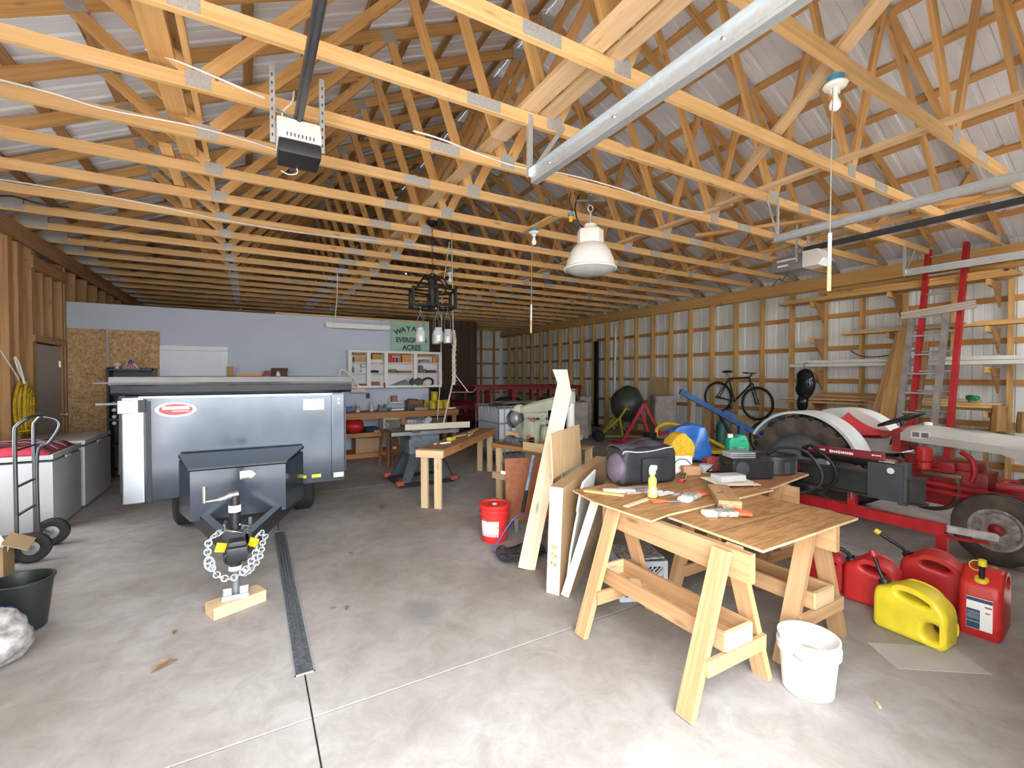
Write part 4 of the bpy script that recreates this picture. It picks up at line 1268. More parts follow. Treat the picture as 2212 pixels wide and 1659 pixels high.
def can(name, label, cat, x, y, z, r, h, m, g=G2, prof=None):
    p = prof or [(0.0, 0), (r, 0), (r, 0.006), (r * 0.97, 0.01), (r * 0.97, h - 0.012), (r, h - 0.008), (r, h), (r * 0.9, h), (r * 0.9, h - 0.006), (0.0, h - 0.006)]
    return put(0, label, cat, B().lathe(p, 18).o(name, m, None, 35, loc=(x, y, z)), g)
S0, S1, S2, YY = 1.362, 1.633, 1.848, 9.36
MUST = mat('mustard print', (0.50, 0.36, 0.10), 0.7, var=0.2, scale=40)
ORP = mat('orange print', (0.65, 0.16, 0.04), 0.6, var=0.3, scale=35, col2=(0.55, 0.35, 0.10))
NAVY = mat('navy cloth', (0.03, 0.035, 0.06), 0.85, var=0.2)
GREYP = mat('grey tool plastic', (0.16, 0.16, 0.17), 0.5, var=0.1)
PINKP = mat('pink print', (0.50, 0.16, 0.18), 0.7, var=0.3, scale=40)
bx('box', 'tan folded cartons on the first cabinet shelf', 'box', 1.87, YY, S2, (0.22, 0.15, 0.10), BROWN)
bx('box', 'grey hardware case on the first cabinet shelf', 'case', 1.93, YY - 0.03, S1 + 0.115, (0.07, 0.1, 0.06), GREY)
can('bottle', 'small blue bottle in the first cabinet bay', 'bottle', 1.74, YY - 0.05, S1, 0.025, 0.13, mat('blue bottle plastic', (0.08, 0.28, 0.5), 0.4), prof=[(0, 0), (0.025, 0), (0.025, 0.09), (0.01, 0.11), (0.01, 0.13), (0, 0.13)])
put(0, 'white roll of tape standing in the first cabinet bay', 'tape', B().lathe([(0.02, -0.02), (0.04, -0.02), (0.04, 0.02), (0.02, 0.02), (0.02, -0.02)], 20, axis=(0, 1, 0), cap0=False, cap1=False).o('tape_roll', PAPER, None, 40, loc=(1.93, YY - 0.07, S1 + 0.042)), G2)
bx('book', 'dark red box at the bottom of the first cabinet bay', 'box', 1.93, YY, S0, (0.13, 0.12, 0.05), DKRED)
bx('box', 'mustard ribbed box on the second cabinet shelf', 'box', 2.21, YY, S2 + 0.06, (0.20, 0.14, 0.10), MUST)
bx('box', 'long cream carton under the mustard box in the cabinet', 'box', 2.20, YY, S2, (0.25, 0.15, 0.055), CARDPALE)
bx('pouch', 'navy folded pouch in the second cabinet bay', 'pouch', 2.16, YY - 0.03, S1, (0.14, 0.1, 0.05), NAVY, 0.1, bev=0.015)
bx('box', 'pink and white carton low in the second cabinet bay', 'box', 2.17, YY, S0, (0.19, 0.12, 0.09), PINKP)
bx('mitre_box', 'dark latch tool at the foot of the second cabinet bay', 'tool', 2.335, YY - 0.12, S0 - 0.03, (0.035, 0.03, 0.10), DKGREY)
can('can', 'red tin standing in the third cabinet bay', 'can', 2.47, YY, S2, 0.05, 0.15, REDPL)
can('spool', 'red spool of line in the third cabinet bay', 'spool', 2.57, YY - 0.04, S2, 0.05, 0.105, REDPL, prof=[(0, 0), (0.052, 0), (0.052, 0.01), (0.042, 0.014), (0.042, 0.09), (0.052, 0.094), (0.052, 0.105), (0, 0.105)])
can('jar', 'grey jar beside the red spool in the cabinet', 'jar', 2.66, YY, S2, 0.028, 0.10, GREY)
bx('box', 'bright orange carton in the third cabinet bay', 'box', 2.82, YY, S2, (0.19, 0.12, 0.16), ORP)
can('basket', 'round tan basket in the middle of the cabinet', 'basket', 2.53, YY, S1, 0.09, 0.07, mat('wicker', (0.33, 0.24, 0.13), 0.9, var=0.3, scale=60))
bx('tray', 'long rusty red tray in the middle of the cabinet', 'tray', 2.78, YY, S1, (0.28, 0.14, 0.04), mat('rusty red', (0.30, 0.09, 0.05), 0.7, var=0.2))
put(0, 'dark grey folding saw case low in the third cabinet bay', 'tool', B().prism([(-0.22, 0), (0.2, 0), (0.2, 0.05), (0.12, 0.13), (-0.05, 0.07)], -0.05, 0.05, 'XZ', bev=0.006).o('tool_case', GREYP, None, None, loc=(2.68, YY - 0.02, S0)), G2)
put(0, 'olive canvas tool bag low in the cabinet', 'bag', B().ball((0, 0, 0.08), (0.15, 0.09, 0.09), 18).wobble(0.02, 9, 2).o('tool_bag', mat('olive canvas', (0.13, 0.125, 0.105), 0.9, var=0.2), None, 50, loc=(3.02, YY - 0.07, S0)), G2)
put(0, 'grey domed sander on the last cabinet shelf', 'tool', B().lathe([(0.0, 0), (0.12, 0.0), (0.12, 0.03), (0.08, 0.07), (0.0, 0.075)], 18).o('sander', mat('light grey plastic', (0.30, 0.30, 0.30), 0.5), None, 40, loc=(3.2, YY - 0.03, S2)), G2)
can('can', 'striped red and yellow can at the end of the cabinet', 'can', 3.44, YY, S2, 0.04, 0.14, ORP)
put(0, 'chunky grey router in the last cabinet bay', 'tool', B().lathe([(0.0, 0), (0.085, 0), (0.085, 0.02), (0.05, 0.035), (0.055, 0.13), (0.035, 0.16), (0.0, 0.165)], 18).box((0.09, 0, 0.06), (0.06, 0.04, 0.05), bev=0.012).o('router', GREYP, None, 40, loc=(3.13, YY - 0.02, S1)), G2)
bx('charger', 'flat black charger in the last cabinet bay', 'charger', 3.36, YY, S1, (0.20, 0.12, 0.06), BLACK, bev=0.012)
put(0, 'black coiled strap low in the last cabinet bay', 'strap', B().ring((0, 0, 0.05), 0.10, 0.022, axis=(0, 1, 0.4), n=20, m=8, sx=1.2).o('strap_coil', BLACK, None, 60, loc=(3.28, YY - 0.02, S0 + 0.02)), G2)
bx('tape_measure', 'small yellow tape measure on the cabinet edge', 'tape measure', 3.17, YY - 0.11, S0, (0.07, 0.04, 0.05), YEL, bev=0.012)
t = thing('plaid_flag', 'red checked cloth hung on the end of the cabinet', 'cloth', (3.60, 9.36, 1.40))
B().grid(lambda u, v: Vector((0.012 * math.sin(v * 9), (u - 0.5) * 0.2, 0.28 * (1 - v))), 6, 8, 0.006).o('cloth', PINKP, t, 60)

# workbench
t = thing('workbench', 'long wooden workbench with lower shelf under the cabinet', 'workbench', (2.55, 9.18, 0))
BENCH = wood('bench timber', (0.46, 0.22, 0.07), (0.34, 0.145, 0.045))
B().box((0, 0, 0.855), (2.5, 0.60, 0.03)).o('bench_top', mat('stained bench top', (0.22, 0.085, 0.04), 0.5, var=0.15, scale=5), t)
board('apron', (-1.25, -0.285, 0.805), (1.25, -0.285, 0.805), 0.035, 0.12, BENCH, t)
board('side_rail', (1.235, -0.26, 0.80), (1.235, 0.28, 0.80), 0.03, 0.10, BENCH, t)
for x in (-1.2, 0.07, 1.16):
    for y in (-0.27, 0.26):
        board('leg', (x, y, 0.0), (x, y, 0.84), 0.09, 0.038, BENCH, t, up=(0, 1, 0))
B().box((-0.15, 0, 0.455), (2.2, 0.55, 0.02)).o('lower_shelf', mat('stained shelf', (0.25, 0.11, 0.05), 0.6, var=0.1), t)
board('shelf_rail', (-1.25, -0.285, 0.44), (0.95, -0.285, 0.44), 0.03, 0.085, BENCH, t)
board('base_rail', (-1.25, -0.285, 0.05), (0.55, -0.285, 0.05), 0.03, 0.09, BENCH, t)
B().box((-0.3, 0, 0.085), (1.7, 0.55, 0.02)).o('bottom_shelf', BENCH, t)
G3 = 'things on the workbench'
BZ, BY = 0.87, 9.12
YCAN = mat('yellow can print', (0.62, 0.47, 0.02), 0.4, var=0.12, scale=18)
bx('box', 'blue plastic tub at the trailer end of the workbench', 'tub', 1.62, BY, BZ, (0.13, 0.1, 0.11), mat('blue tub', (0.03, 0.05, 0.30), 0.4), g=G3, bev=0.012)
can('bottle', 'white bottle with a red label on the workbench', 'bottle', 1.78, BY, BZ, 0.045, 0.17, mat('red and white label', (0.70, 0.66, 0.64), 0.5, var=0.2, scale=14, col2=(0.42, 0.10, 0.09)), G3, [(0, 0), (0.045, 0), (0.047, 0.10), (0.03, 0.125), (0.024, 0.14), (0.024, 0.165), (0, 0.165)])
can('bottle', 'clear spray bottle with white trigger on the workbench', 'bottle', 2.05, BY, BZ, 0.04, 0.2, mat('cloudy bottle', (0.55, 0.53, 0.51), 0.3, var=0.1), G3, [(0, 0), (0.038, 0), (0.04, 0.10), (0.018, 0.14), (0.018, 0.16), (0.03, 0.165), (0.03, 0.195), (0, 0.2)])
put(0, 'grey green bench vise on the workbench', 'vise', B().box((0, 0, 0.03), (0.16, 0.14, 0.06), bev=0.01).box((-0.05, 0, 0.09), (0.05, 0.12, 0.07), bev=0.008).box((0.06, 0, 0.09), (0.05, 0.12, 0.07), bev=0.008).cyl((0.05, 0, 0.05), (0.19, 0, 0.05), 0.014).cyl((0.18, -0.07, 0.05), (0.18, 0.07, 0.05), 0.006).o('vise', mat('olive machine paint', (0.15, 0.17, 0.14), 0.5, var=0.15), None, 40, loc=(2.26, BY, BZ)), G3)
bx('tray', 'white tray with clutter on the workbench', 'tray', 2.58, BY + 0.1, BZ + 0.0, (0.26, 0.16, 0.03), WHITEPL, g=G3)
bx('box', 'copper coloured tin standing on a wall ledge above the bench', 'tin', 2.58, 9.42, BZ + 0.16, (0.12, 0.09, 0.13), mat('copper tin', (0.45, 0.18, 0.09), 0.5, var=0.2), g=G3)
put(0, 'white wall ledge carrying the copper tin', 'ledge', B().box((0, 0, 0), (0.28, 0.18, 0.02)).o('ledge', WHITE, None, None, loc=(2.60, 9.41, BZ + 0.15)))
t = thing('tool_crate', 'dark crate of red packets on the workbench', 'crate', (2.95, 9.2, BZ), group=G3)
b = B()
for s in (-1, 1):
    b.box((s * 0.17, 0, 0.10), (0.012, 0.2, 0.20)).box((0, s * 0.10, 0.06), (0.34, 0.012, 0.12))
b.box((0, 0, 0.006), (0.34, 0.2, 0.012)).o('crate', DKGREY, t)
B().box((-0.03, 0, 0.14), (0.24, 0.14, 0.14), rot=(0.2, 0.1, 0), bev=0.01).o('packets', mat('red packet print', (0.42, 0.05, 0.03), 0.6, var=0.3, scale=25, col2=(0.12, 0.14, 0.05)), t)
put(0, 'tan paper bag lying before the crate on the workbench', 'bag', B().box((0, 0, 0.03), (0.28, 0.12, 0.06), bev=0.02).wobble(0.015, 12, 4).o('paper_bag', CARD, None, 50, loc=(3.02, 9.0, BZ)), G3)
for k, (x, y, z, lb) in enumerate(((3.15, 9.25, BZ, 'single yellow tin furthest along the bench from the end, beside the crate'), (3.34, 9.2, BZ, 'yellow tin carrying another tin on the bench'), (3.50, 9.2, BZ, 'middle yellow tin of the row at the bench end'), (3.655, 9.2, BZ, 'yellow tin at the very end of the workbench'), (3.38, 9.2, BZ + 0.185, 'yellow tin stacked on top of the others'))):
    can('yellow_tin', lb, 'tin', x, y, z, 0.075, 0.18, YCAN, 'yellow tins on the workbench')
put(0, 'crumpled white rag on the bench end', 'rag', B().ball((0, 0, 0.015), (0.10, 0.06, 0.025), 14).wobble(0.02, 14, 8).o('rag', PAPER, None, 60, loc=(3.70, 9.0, BZ)), G3)
G4 = 'things under the workbench'
put(0, 'red duffel bag on the shelf under the bench', 'bag', B().ball((0, 0, 0.13), (0.18, 0.15, 0.14), 20).wobble(0.03, 6, 5).o('duffel_bag', REDPL, None, 50, loc=(1.72, 9.1, 0.465)), G4)
bx('box', 'dark blue case on the shelf under the bench', 'case', 2.03, 9.12, 0.465, (0.24, 0.2, 0.10), NAVY, 0.1, G4)
bx('box', 'yellow and brown carton before the white crate under the bench', 'box', 2.14, 8.97, 0.465, (0.18, 0.1, 0.05), MUST, 0, G4)
t = thing('storage_crate', 'cream lattice milk crate on the shelf under the bench', 'crate', (2.44, 9.1, 0.465), group=G4)
def crate(t, L_, W_, H_, m):
    b = B()
    for s in (-1, 1):
        for z in (0.015, H_ - 0.02):
            b.box((0, s * W_ / 2, z), (L_, 0.012, 0.035)).box((s * L_ / 2, 0, z), (0.012, W_, 0.035))
        for u in (-1, 1):
            b.box((s * (L_ / 2 - 0.012), u * W_ / 2, H_ / 2), (0.03, 0.014, H_)).box((s * L_ / 2, u * (W_ / 2 - 0.012), H_ / 2), (0.014, 0.03, H_))
    b.o('corner_frame', m, t)
    la = B()
    n = 5
    for s in (-1, 1):
        for k in range(-n, n + 1):
            x0 = k * L_ / n / 1.0 * 0.5
            for d in (-1, 1):
                a = max(-L_ / 2, min(L_ / 2, x0 - d * H_ * 0.4)); c_ = max(-L_ / 2, min(L_ / 2, x0 + d * H_ * 0.4))
                if abs(c_ - a) > 0.03:
                    la.bar((a, s * W_ / 2, 0.03), (c_, s * W_ / 2, H_ - 0.03), 0.006, 0.008)
                    la.bar((s * L_ / 2, a * W_ / L_, 0.03), (s * L_ / 2, c_ * W_ / L_, H_ - 0.03), 0.006, 0.008)
    lo = la.o('lattice', m, t)
    bt = B()
    for k in range(7):
        bt.box((-L_ / 2 + L_ * (k + 0.5) / 7, 0, 0.008), (0.014, W_, 0.008)).box((0, -W_ / 2 + W_ * (k + 0.5) / 7, 0.008), (L_, 0.014, 0.008))
    bt.o('base_grid', m, t)
crate(t, 0.40, 0.30, 0.28, mat('cream plastic', (0.56, 0.52, 0.44), 0.5, var=0.05))
B().box((0.05, 0, 0.12), (0.26, 0.24, 0.2), rot=(0, 0, 0.2), bev=0.02).o('contents', DKGREY, t)
t = thing('cardboard_carton', 'brown cardboard carton on the floor shelf under the bench', 'box', (1.93, 9.08, 0.096), group=G4)
B().box((0, 0, 0.14), (0.44, 0.3, 0.28)).o('body', CARD, t)
B().box((-0.06, -0.08, 0.288), (0.32, 0.2, 0.006), rot=(0.15, 0.1, 0)).o('flap', GREYWOOD, t)
bx('box', 'grey cardboard carton on the shelf at the bench end', 'box', 3.42, 9.1, 0.465, (0.30, 0.25, 0.24), mat('grey brown card', (0.22, 0.17, 0.12), 0.8), 0, G4)
B().box((3.3, 9.15, 0.455), (0.7, 0.5, 0.02)).o('lower_shelf', MATS['stained shelf']).parent = bpy.data.objects['workbench']
bpy.data.objects['workbench'].children[-1].location = (-2.55, -9.18, 0)
put(0, 'white paper pile under the bench behind the stool', 'paper', B().box((0, 0, 0.03), (0.2, 0.14, 0.06), bev=0.01).wobble(0.01, 15, 2).o('paper_pile', PAPER, None, None, loc=(2.45, 9.1, 0.10)), G4)
# paper towel under the cabinet
t = thing('paper_towel_roll', 'paper towel roll hung under the wall cabinet', 'paper towel', (1.83, 9.36, 1.285))
B().cyl((-0.13, 0, 0), (0.13, 0, 0), 0.055, n=22).o('roll', CARDPALE, t, 40)
for s in (-1, 1):
    B().box((s * 0.14, 0, 0.02), (0.01, 0.03, 0.08)).o('holder', WHITEPL, t)
t = thing('wall_socket', 'black plug adaptor in the wall socket above the bench', 'socket', (2.06, 9.485, 1.17))
B().box((0, 0, 0), (0.075, 0.02, 0.11), bev=0.006).o('plate', DKGREY, t)
B().box((0, -0.03, -0.015), (0.055, 0.05, 0.06), bev=0.008).o('adaptor', BLACK, t)
t = thing('desk_lamp', 'white jointed desk lamp reaching past the trailer corner', 'lamp', (1.46, 9.12, BZ))
B().lathe([(0, 0), (0.08, 0), (0.08, 0.015), (0.02, 0.03), (0.012, 0.05), (0.012, 0.78), (0, 0.78)], 18).o('post', WHITEPL, t, 40)
B().tube(spline([(0, 0, 0.78), (0.05, 0, 0.82), (0.16, 0, 0.75), (0.29, 0, 0.63), (0.34, 0, 0.53)]), 0.013, 8).o('arm', WHITEPL, t, 60)
B().lathe([(0.02, 0.0), (0.03, -0.02), (0.055, -0.07), (0.05, -0.07), (0.0, -0.02)], 18, c=(0.345, 0, 0.53)).o('shade', OPENW, t, 40)
# stool
t = thing('wooden_stool', 'reddish wooden stool standing by the workbench', 'stool', (2.07, 7.85, 0), R(20))
B().lathe([(0, 0.60), (0.15, 0.60), (0.165, 0.61), (0.165, 0.63), (0.15, 0.64), (0, 0.635)], 26).o('seat', STOOLWOOD, t, 40)
for k in range(4):
    a = R(45 + 90 * k)
    board('leg', (0.19 * math.cos(a), 0.19 * math.sin(a), 0.0), (0.11 * math.cos(a), 0.11 * math.sin(a), 0.61), 0.036, 0.036, STOOLWOOD, t, up=(0, 1, 0))
for k in range(4):
    a, c_ = R(45 + 90 * k), R(135 + 90 * k)
    z = 0.2 if k % 2 else 0.28
    rr = 0.19 - 0.08 * z / 0.61
    board('rung', (rr * math.cos(a), rr * math.sin(a), z), (rr * math.cos(c_), rr * math.sin(c_), z), 0.022, 0.022, STOOLWOOD, t)
# ================================================================ MIDDLE OF THE FLOOR
# table saw on a mobile base
t = thing('table_saw', 'grey blue table saw on a black wheeled base', 'saw', (2.18, 6.56, 0))
SAWB = mat('grey blue machine paint', (0.17, 0.205, 0.24), 0.45, var=0.1)
b = B()
for s in (-1, 1):
    b.box((0, s * 0.33, 0.04), (0.80, 0.035, 0.05)).box((s * 0.38, 0, 0.04), (0.035, 0.66, 0.05))
b.o('mobile_base', BLACK, t)
for x, y in ((-0.40, -0.33), (-0.40, 0.33), (0.40, -0.33), (0.40, 0.33)):
    B().box((x, y, 0.075), (0.10, 0.07, 0.06), rot=(0, 0, 0.3), bev=0.012).o('corner_cap', mat('salmon plastic', (0.50, 0.10, 0.07), 0.5), t)
for sx in (-1, 1):
    for sy in (-1, 1):
        lg = B()
        A = [lg.bm.verts.new(p) for p in ((sx * 0.36, sy * 0.30, 0.065), (sx * 0.36 - sx * 0.12, sy * 0.30, 0.065), (sx * 0.36, sy * 0.30 - sy * 0.02, 0.065), (sx * 0.21, sy * 0.20, 0.46), (sx * 0.02, sy * 0.20, 0.46), (sx * 0.21, sy * 0.06, 0.46))]
        lg.bm.faces.new((A[0], A[1], A[4], A[3]))
        lg.bm.faces.new((A[0], A[2], A[5], A[3]))
        bmesh.ops.solidify(lg.bm, geom=lg.bm.faces[:], thickness=0.006)
        lg.o('leg', SAWB, t)
B().box((0, 0, 0.60), (0.46, 0.44, 0.30), bev=0.015).o('cabinet', SAWB, t, 40)
B().box((-0.02, 0, 0.765), (0.86, 0.60, 0.035), bev=0.005).o('saw_table', mat('cast iron', (0.16, 0.155, 0.15), 0.4, metal=0.6, var=0.15), t)
B().box((-0.02, -0.34, 0.765), (1.0, 0.03, 0.05)).o('fence_rail', GREY, t)
B().box((-0.18, -0.02, 0.80), (0.05, 0.66, 0.05)).box((-0.18, -0.36, 0.80), (0.12, 0.06, 0.05)).o('rip_fence', DKGREY, t)
wh = B().ring((-0.12, -0.26, 0.62), 0.08, 0.010, axis=(0, 1, 0), n=20).cyl((-0.12, -0.22, 0.62), (-0.12, -0.28, 0.62), 0.012)
wh.bar((-0.19, -0.26, 0.62), (-0.05, -0.26, 0.62), 0.01, 0.014).o('hand_wheel', GREY, t, 50)
B().cyl((-0.31, -0.32, 0.70), (-0.24, -0.32, 0.70), 0.02).o('switch_knob', BLACK, t, 40)
B().tube(spline([(0.2, 0.1, 0.5), (0.35, -0.1, 0.3), (0.42, -0.2, 0.12), (0.5, -0.15, 0.05), (0.6, 0.05, 0.03)]), 0.008, 6).o('power_cord', BLACK, t, 60)
tag(board('grey_plank', (1.84, 6.18, 0.862), (2.78, 6.10, 0.862), 0.06, 0.085, GREYWOOD), 'weathered grey plank lying across the table saw', 'plank')
tag(board('brown_board', (1.95, 6.66, 0.795), (2.55, 6.70, 0.795), 0.16, 0.018, BENCH), 'thin brown board on the table saw top', 'board')
for k, (x, y, lb) in enumerate(((2.06, 6.64, 'crumpled clear wrapper on the saw, nearer the trailer'), (2.34, 6.68, 'crumpled clear wrapper on the saw, below the rope'))):
    b = B().ball((0, 0, 0.05), (0.065, 0.06, 0.05), 12).wobble(0.05, 16, k + 3)
    zmin = min(v.co.z for v in b.bm.verts)
    for v in b.bm.verts:
        v.co.z -= zmin
    tag(b.o('plastic_wrapper', mat('crumpled clear film', (0.55, 0.55, 0.55), 0.15, var=0.25, scale=30), None, 20, loc=(x, y, 0.805)), lb, 'wrapper', 'wrappers on the table saw')
# narrow bench
t = thing('long_bench', 'long narrow pine bench on paired legs', 'bench', (1.83, 5.12, 0), R(46.5))
LB = 2.25
B().box((LB / 2, 0, 0.70), (LB, 0.34, 0.016)).o('top', mat('worn brown bench top', (0.36, 0.20, 0.10), 0.6, var=0.12, scale=6), t)
board('side_rail', (0, -0.155, 0.655), (LB, -0.155, 0.655), 0.038, 0.085, BENCH, t)
board('side_rail', (0, 0.155, 0.655), (LB, 0.155, 0.655), 0.038, 0.085, BENCH, t)
board('end_rail', (-0.019, -0.17, 0.655), (-0.019, 0.17, 0.655), 0.038, 0.085, PINE_NEW, t)
board('end_rail', (LB + 0.019, -0.17, 0.655), (LB + 0.019, 0.17, 0.655), 0.038, 0.085, PINE_NEW, t)
for x in (0.03, LB - 0.05):
    for y in (-0.085, 0.085):
        board('leg', (x, y, 0.0), (x, y, 0.66), 0.085, 0.04, PINE_NEW, t, up=(1, 0, 0))
def onb(u, v):
    a = R(46.5)
    return (1.83 + u * math.cos(a) - v * math.sin(a), 5.12 + u * math.sin(a) + v * math.cos(a))
G5 = 'bits lying on the long bench'
x, y = onb(0.72, 0.02)
t = thing('chalk_reel', 'yellow chalk line reel on the long bench', 'chalk reel', (x, y, 0.708), R(40), group=G5)
B().box((0, 0, 0.025), (0.13, 0.07, 0.05), bev=0.02).o('case', YELPL, t, 40)
B().box((0.08, 0, 0.02), (0.05, 0.04, 0.03), bev=0.01).o('nose', YELPL, t, 40)
B().cyl((0, 0, 0.05), (0, 0, 0.058), 0.022, n=14).o('crank', BLACK, t, 40)
for k, (u, v, a, ln, m, lb) in enumerate(((0.40, 0.10, 60, 0.14, GREYWOOD, 'short grey stick on the near part of the long bench'), (0.47, 0.0, 20, 0.16, PAPER, 'white pencil sized stick on the long bench'), (1.15, 0.07, 30, 0.34, PINE_NEW, 'pale lath lying near the far end of the long bench'), (1.35, -0.04, 55, 0.30, PINE_NEW, 'second pale lath toward the far end of the long bench'), (1.75, 0.05, 50, 0.5, PINE, 'board scrap at the far end of the long bench'))):
    x, y = onb(u, v)
    d = Vector((math.cos(R(a)), math.sin(R(a)), 0)) * ln / 2
    tag(board('lath', Vector((x, y, 0.717)) - d, Vector((x, y, 0.717)) + d, 0.035, 0.016, m), lb, 'stick', G5)

# radial arm saw on its own table
t = thing('saw_table', 'open pine stand with fence boards under the radial arm saw', 'table', (3.17, 4.76, 0), R(-73.7))
B().box((0, 0, 0.70), (1.10, 0.70, 0.02)).o('table_top', MATS['worn brown bench top'], t)
board('front_edge', (-0.55, -0.345, 0.685), (0.55, -0.345, 0.685), 0.02, 0.05, BENCH, t)
for x in (-0.47, 0.50):
    for y in (-0.29, 0.30):
        board('leg', (x, y, 0.0), (x, y, 0.69), 0.085, 0.038, PINE_NEW, t, up=(0, 1, 0))
board('stretcher', (-0.55, -0.32, 0.30), (0.55, -0.32, 0.30), 0.038, 0.085, PINE_NEW, t)
board('stretcher', (-0.50, -0.28, 0.30), (-0.50, 0.30, 0.30), 0.038, 0.085, BENCH, t)
board('fence_board', (-0.56, -0.06, 0.775), (-0.30, -0.06, 0.775), 0.038, 0.13, PINE_NEW, t)
board('fence_board', (-0.56, 0.10, 0.755), (0.35, 0.10, 0.755), 0.30, 0.02, BENCH, t)
board('fence_board', (0.02, -0.36, 0.735), (0.45, -0.36, 0.735), 0.03, 0.10, PINE_NEW, t)
board('fence_board', (0.02, -0.05, 0.78), (0.50, -0.05, 0.78), 0.038, 0.12, PINE, t)
SAGE = mat('sage machine paint', (0.33, 0.35, 0.24), 0.45, var=0.1, scale=6)
SAGEL = mat('pale sage machine paint', (0.46, 0.48, 0.37), 0.45, var=0.12, scale=8)
t = thing('radial_arm_saw', 'old sage green radial arm saw with red knobs', 'saw', (3.15, 4.80, 0.766), R(-73.7))
t.scale = (1.12, 1.1, 1.22)
B().cyl((0.27, 0.24, 0.0), (0.27, 0.24, 0.50), 0.045, n=20).o('column', WHITEPL, t, 40)
B().box((0.27, 0.24, 0.03), (0.2, 0.2, 0.06), bev=0.01).o('column_foot', SAGE, t)
pc = Vector((0.27, 0.24, 0.42)); pe = Vector((-0.22, -0.06, 0.31))
dv = (pe - pc).normalized()
sd = Vector((-dv.y, dv.x, 0)).normalized()
ab = B()
secs = []
for f, h0, h1, w_ in ((0.0, -0.07, 0.055, 0.06), (0.35, -0.07, 0.06, 0.065), (0.75, -0.06, 0.05, 0.06), (1.0, -0.035, 0.03, 0.05)):
    c_ = pc.lerp(pe, f)
    secs.append([ab.bm.verts.new(c_ + sd * a * w_ + Vector((0, 0, h))) for a, h in ((-1, h0), (1, h0), (1, h1 * 0.6), (0.6, h1), (-0.6, h1), (-1, h1 * 0.6))])
for a, c_ in zip(secs, secs[1:]):
    for k in range(6):
        ab.bm.faces.new((a[k], a[(k + 1) % 6], c_[(k + 1) % 6], c_[k]))
ab.bm.faces.new(secs[0]); ab.bm.faces.new(secs[-1][::-1])
ab.o('arm', SAGE, t, 30)
ap = B().box(pc.lerp(pe, 0.25) - sd * 0.066 + Vector((0, 0, 0.0)), (0.16, 0.004, 0.05), rot=(0, -R(11), math.atan2(dv.y, dv.x))).o('badge', DKGREY, t)
B().lathe([(0.0, 0.07), (0.045, 0.065), (0.055, 0.045), (0.055, -0.06), (0, -0.06)], 16, c=(0.27, 0.24, 0.44)).cyl((0.27, 0.24, 0.5), (0.27, 0.24, 0.53), 0.018).tube([(0.27, 0.24, 0.525), (0.36, 0.18, 0.525)], 0.008, 6).o('elevating_crank', SAGEL, t, 40)
B().lathe([(0, 0.05), (0.04, 0.045), (0.055, 0.0), (0.05, -0.05), (0, -0.06)], 16, c=pe + Vector((-0.02, 0, 0.0)), axis=(1, 0.4, 0.3)).o('arm_cap', SAGEL, t, 50)
mo = B().lathe([(0, 0.09), (0.06, 0.085), (0.085, 0.06), (0.09, -0.05), (0.07, -0.08), (0, -0.085)], 20, c=(-0.29, -0.08, 0.205), axis=(1, 0.2, 0.35)).o('motor', GREY, t, 45)
B().ring((-0.345, -0.09, 0.19), 0.07, 0.008, axis=(1, 0.2, 0.35), n=20).ring((-0.31, -0.085, 0.2), 0.09, 0.008, axis=(1, 0.2, 0.35), n=20).o('motor_band', BLACK, mo, 60)
yk = B().box((-0.02, -0.04, 0.19), (0.22, 0.14, 0.05), bev=0.01).box((-0.10, -0.10, 0.09), (0.05, 0.05, 0.22), bev=0.01).box((0.06, -0.10, 0.09), (0.05, 0.05, 0.22), bev=0.01).box((-0.02, -0.03, 0.26), (0.26, 0.11, 0.05), bev=0.012)
yk.o('yoke', SAGEL, t, 40)
B().prism([(-0.09, 0.03)] + [(x_, z_) for x_, z_ in arc(-0.02, 0.05, 0.15, 200, 20, 12)] + [(0.13, 0.03)], 0.0, 0.05, 'XZ', bev=0.006).o('blade_guard', SAGE, t, 40)
B().bar((-0.25, -0.06, 0.16), (-0.10, -0.08, 0.0), 0.08, 0.10).o('gear_case', SAGE, t, 50)
B().ball((0.15, -0.06, 0.07), (0.05, 0.07, 0.09), 12).o('dust_chute', SAGE, t, 50)
B().lathe([(0, -0.004), (0.125, -0.003), (0.125, 0.003), (0, 0.004)], 36, c=(0.03, 0.02, 0.045 + 0.085), axis=(0, 1, 0)).o('saw_blade', CHROME, t)
for p in ((0.03, -0.14, 0.215), (-0.02, -0.15, 0.04)):
    B().ball(p, 0.022, 12).o('red_knob', mat('salmon red knob', (0.50, 0.11, 0.07), 0.4), t, 60)
B().box((-0.02, -0.13, 0.12), (0.12, 0.03, 0.16), bev=0.008).box((0.14, -0.1, 0.24), (0.05, 0.05, 0.05), bev=0.01).o('handle_plate', SAGEL, t, 40)
t = thing('drill_vise', 'small grey cast drill vise on the saw table edge', 'vise', (2.90, 4.99, 0.712), R(-60))
CAST = mat('rough cast metal', (0.20, 0.195, 0.20), 0.55, metal=0.4, var=0.3, scale=25)
B().box((0, 0, 0.012), (0.26, 0.12, 0.024), bev=0.004).box((0, 0.03, 0.05), (0.2, 0.03, 0.05), bev=0.006).box((0, -0.04, 0.05), (0.2, 0.03, 0.05), bev=0.006).o('body', CAST, t, 40)
B().box((-0.05, -0.01, 0.085), (0.08, 0.10, 0.025), bev=0.006).o('jaw', CAST, t, 40)
B().cyl((0.08, 0, 0.05), (0.22, 0, 0.05), 0.014).cyl((0.21, -0.05, 0.05), (0.21, 0.05, 0.05), 0.006).o('screw', GREY, t, 40)
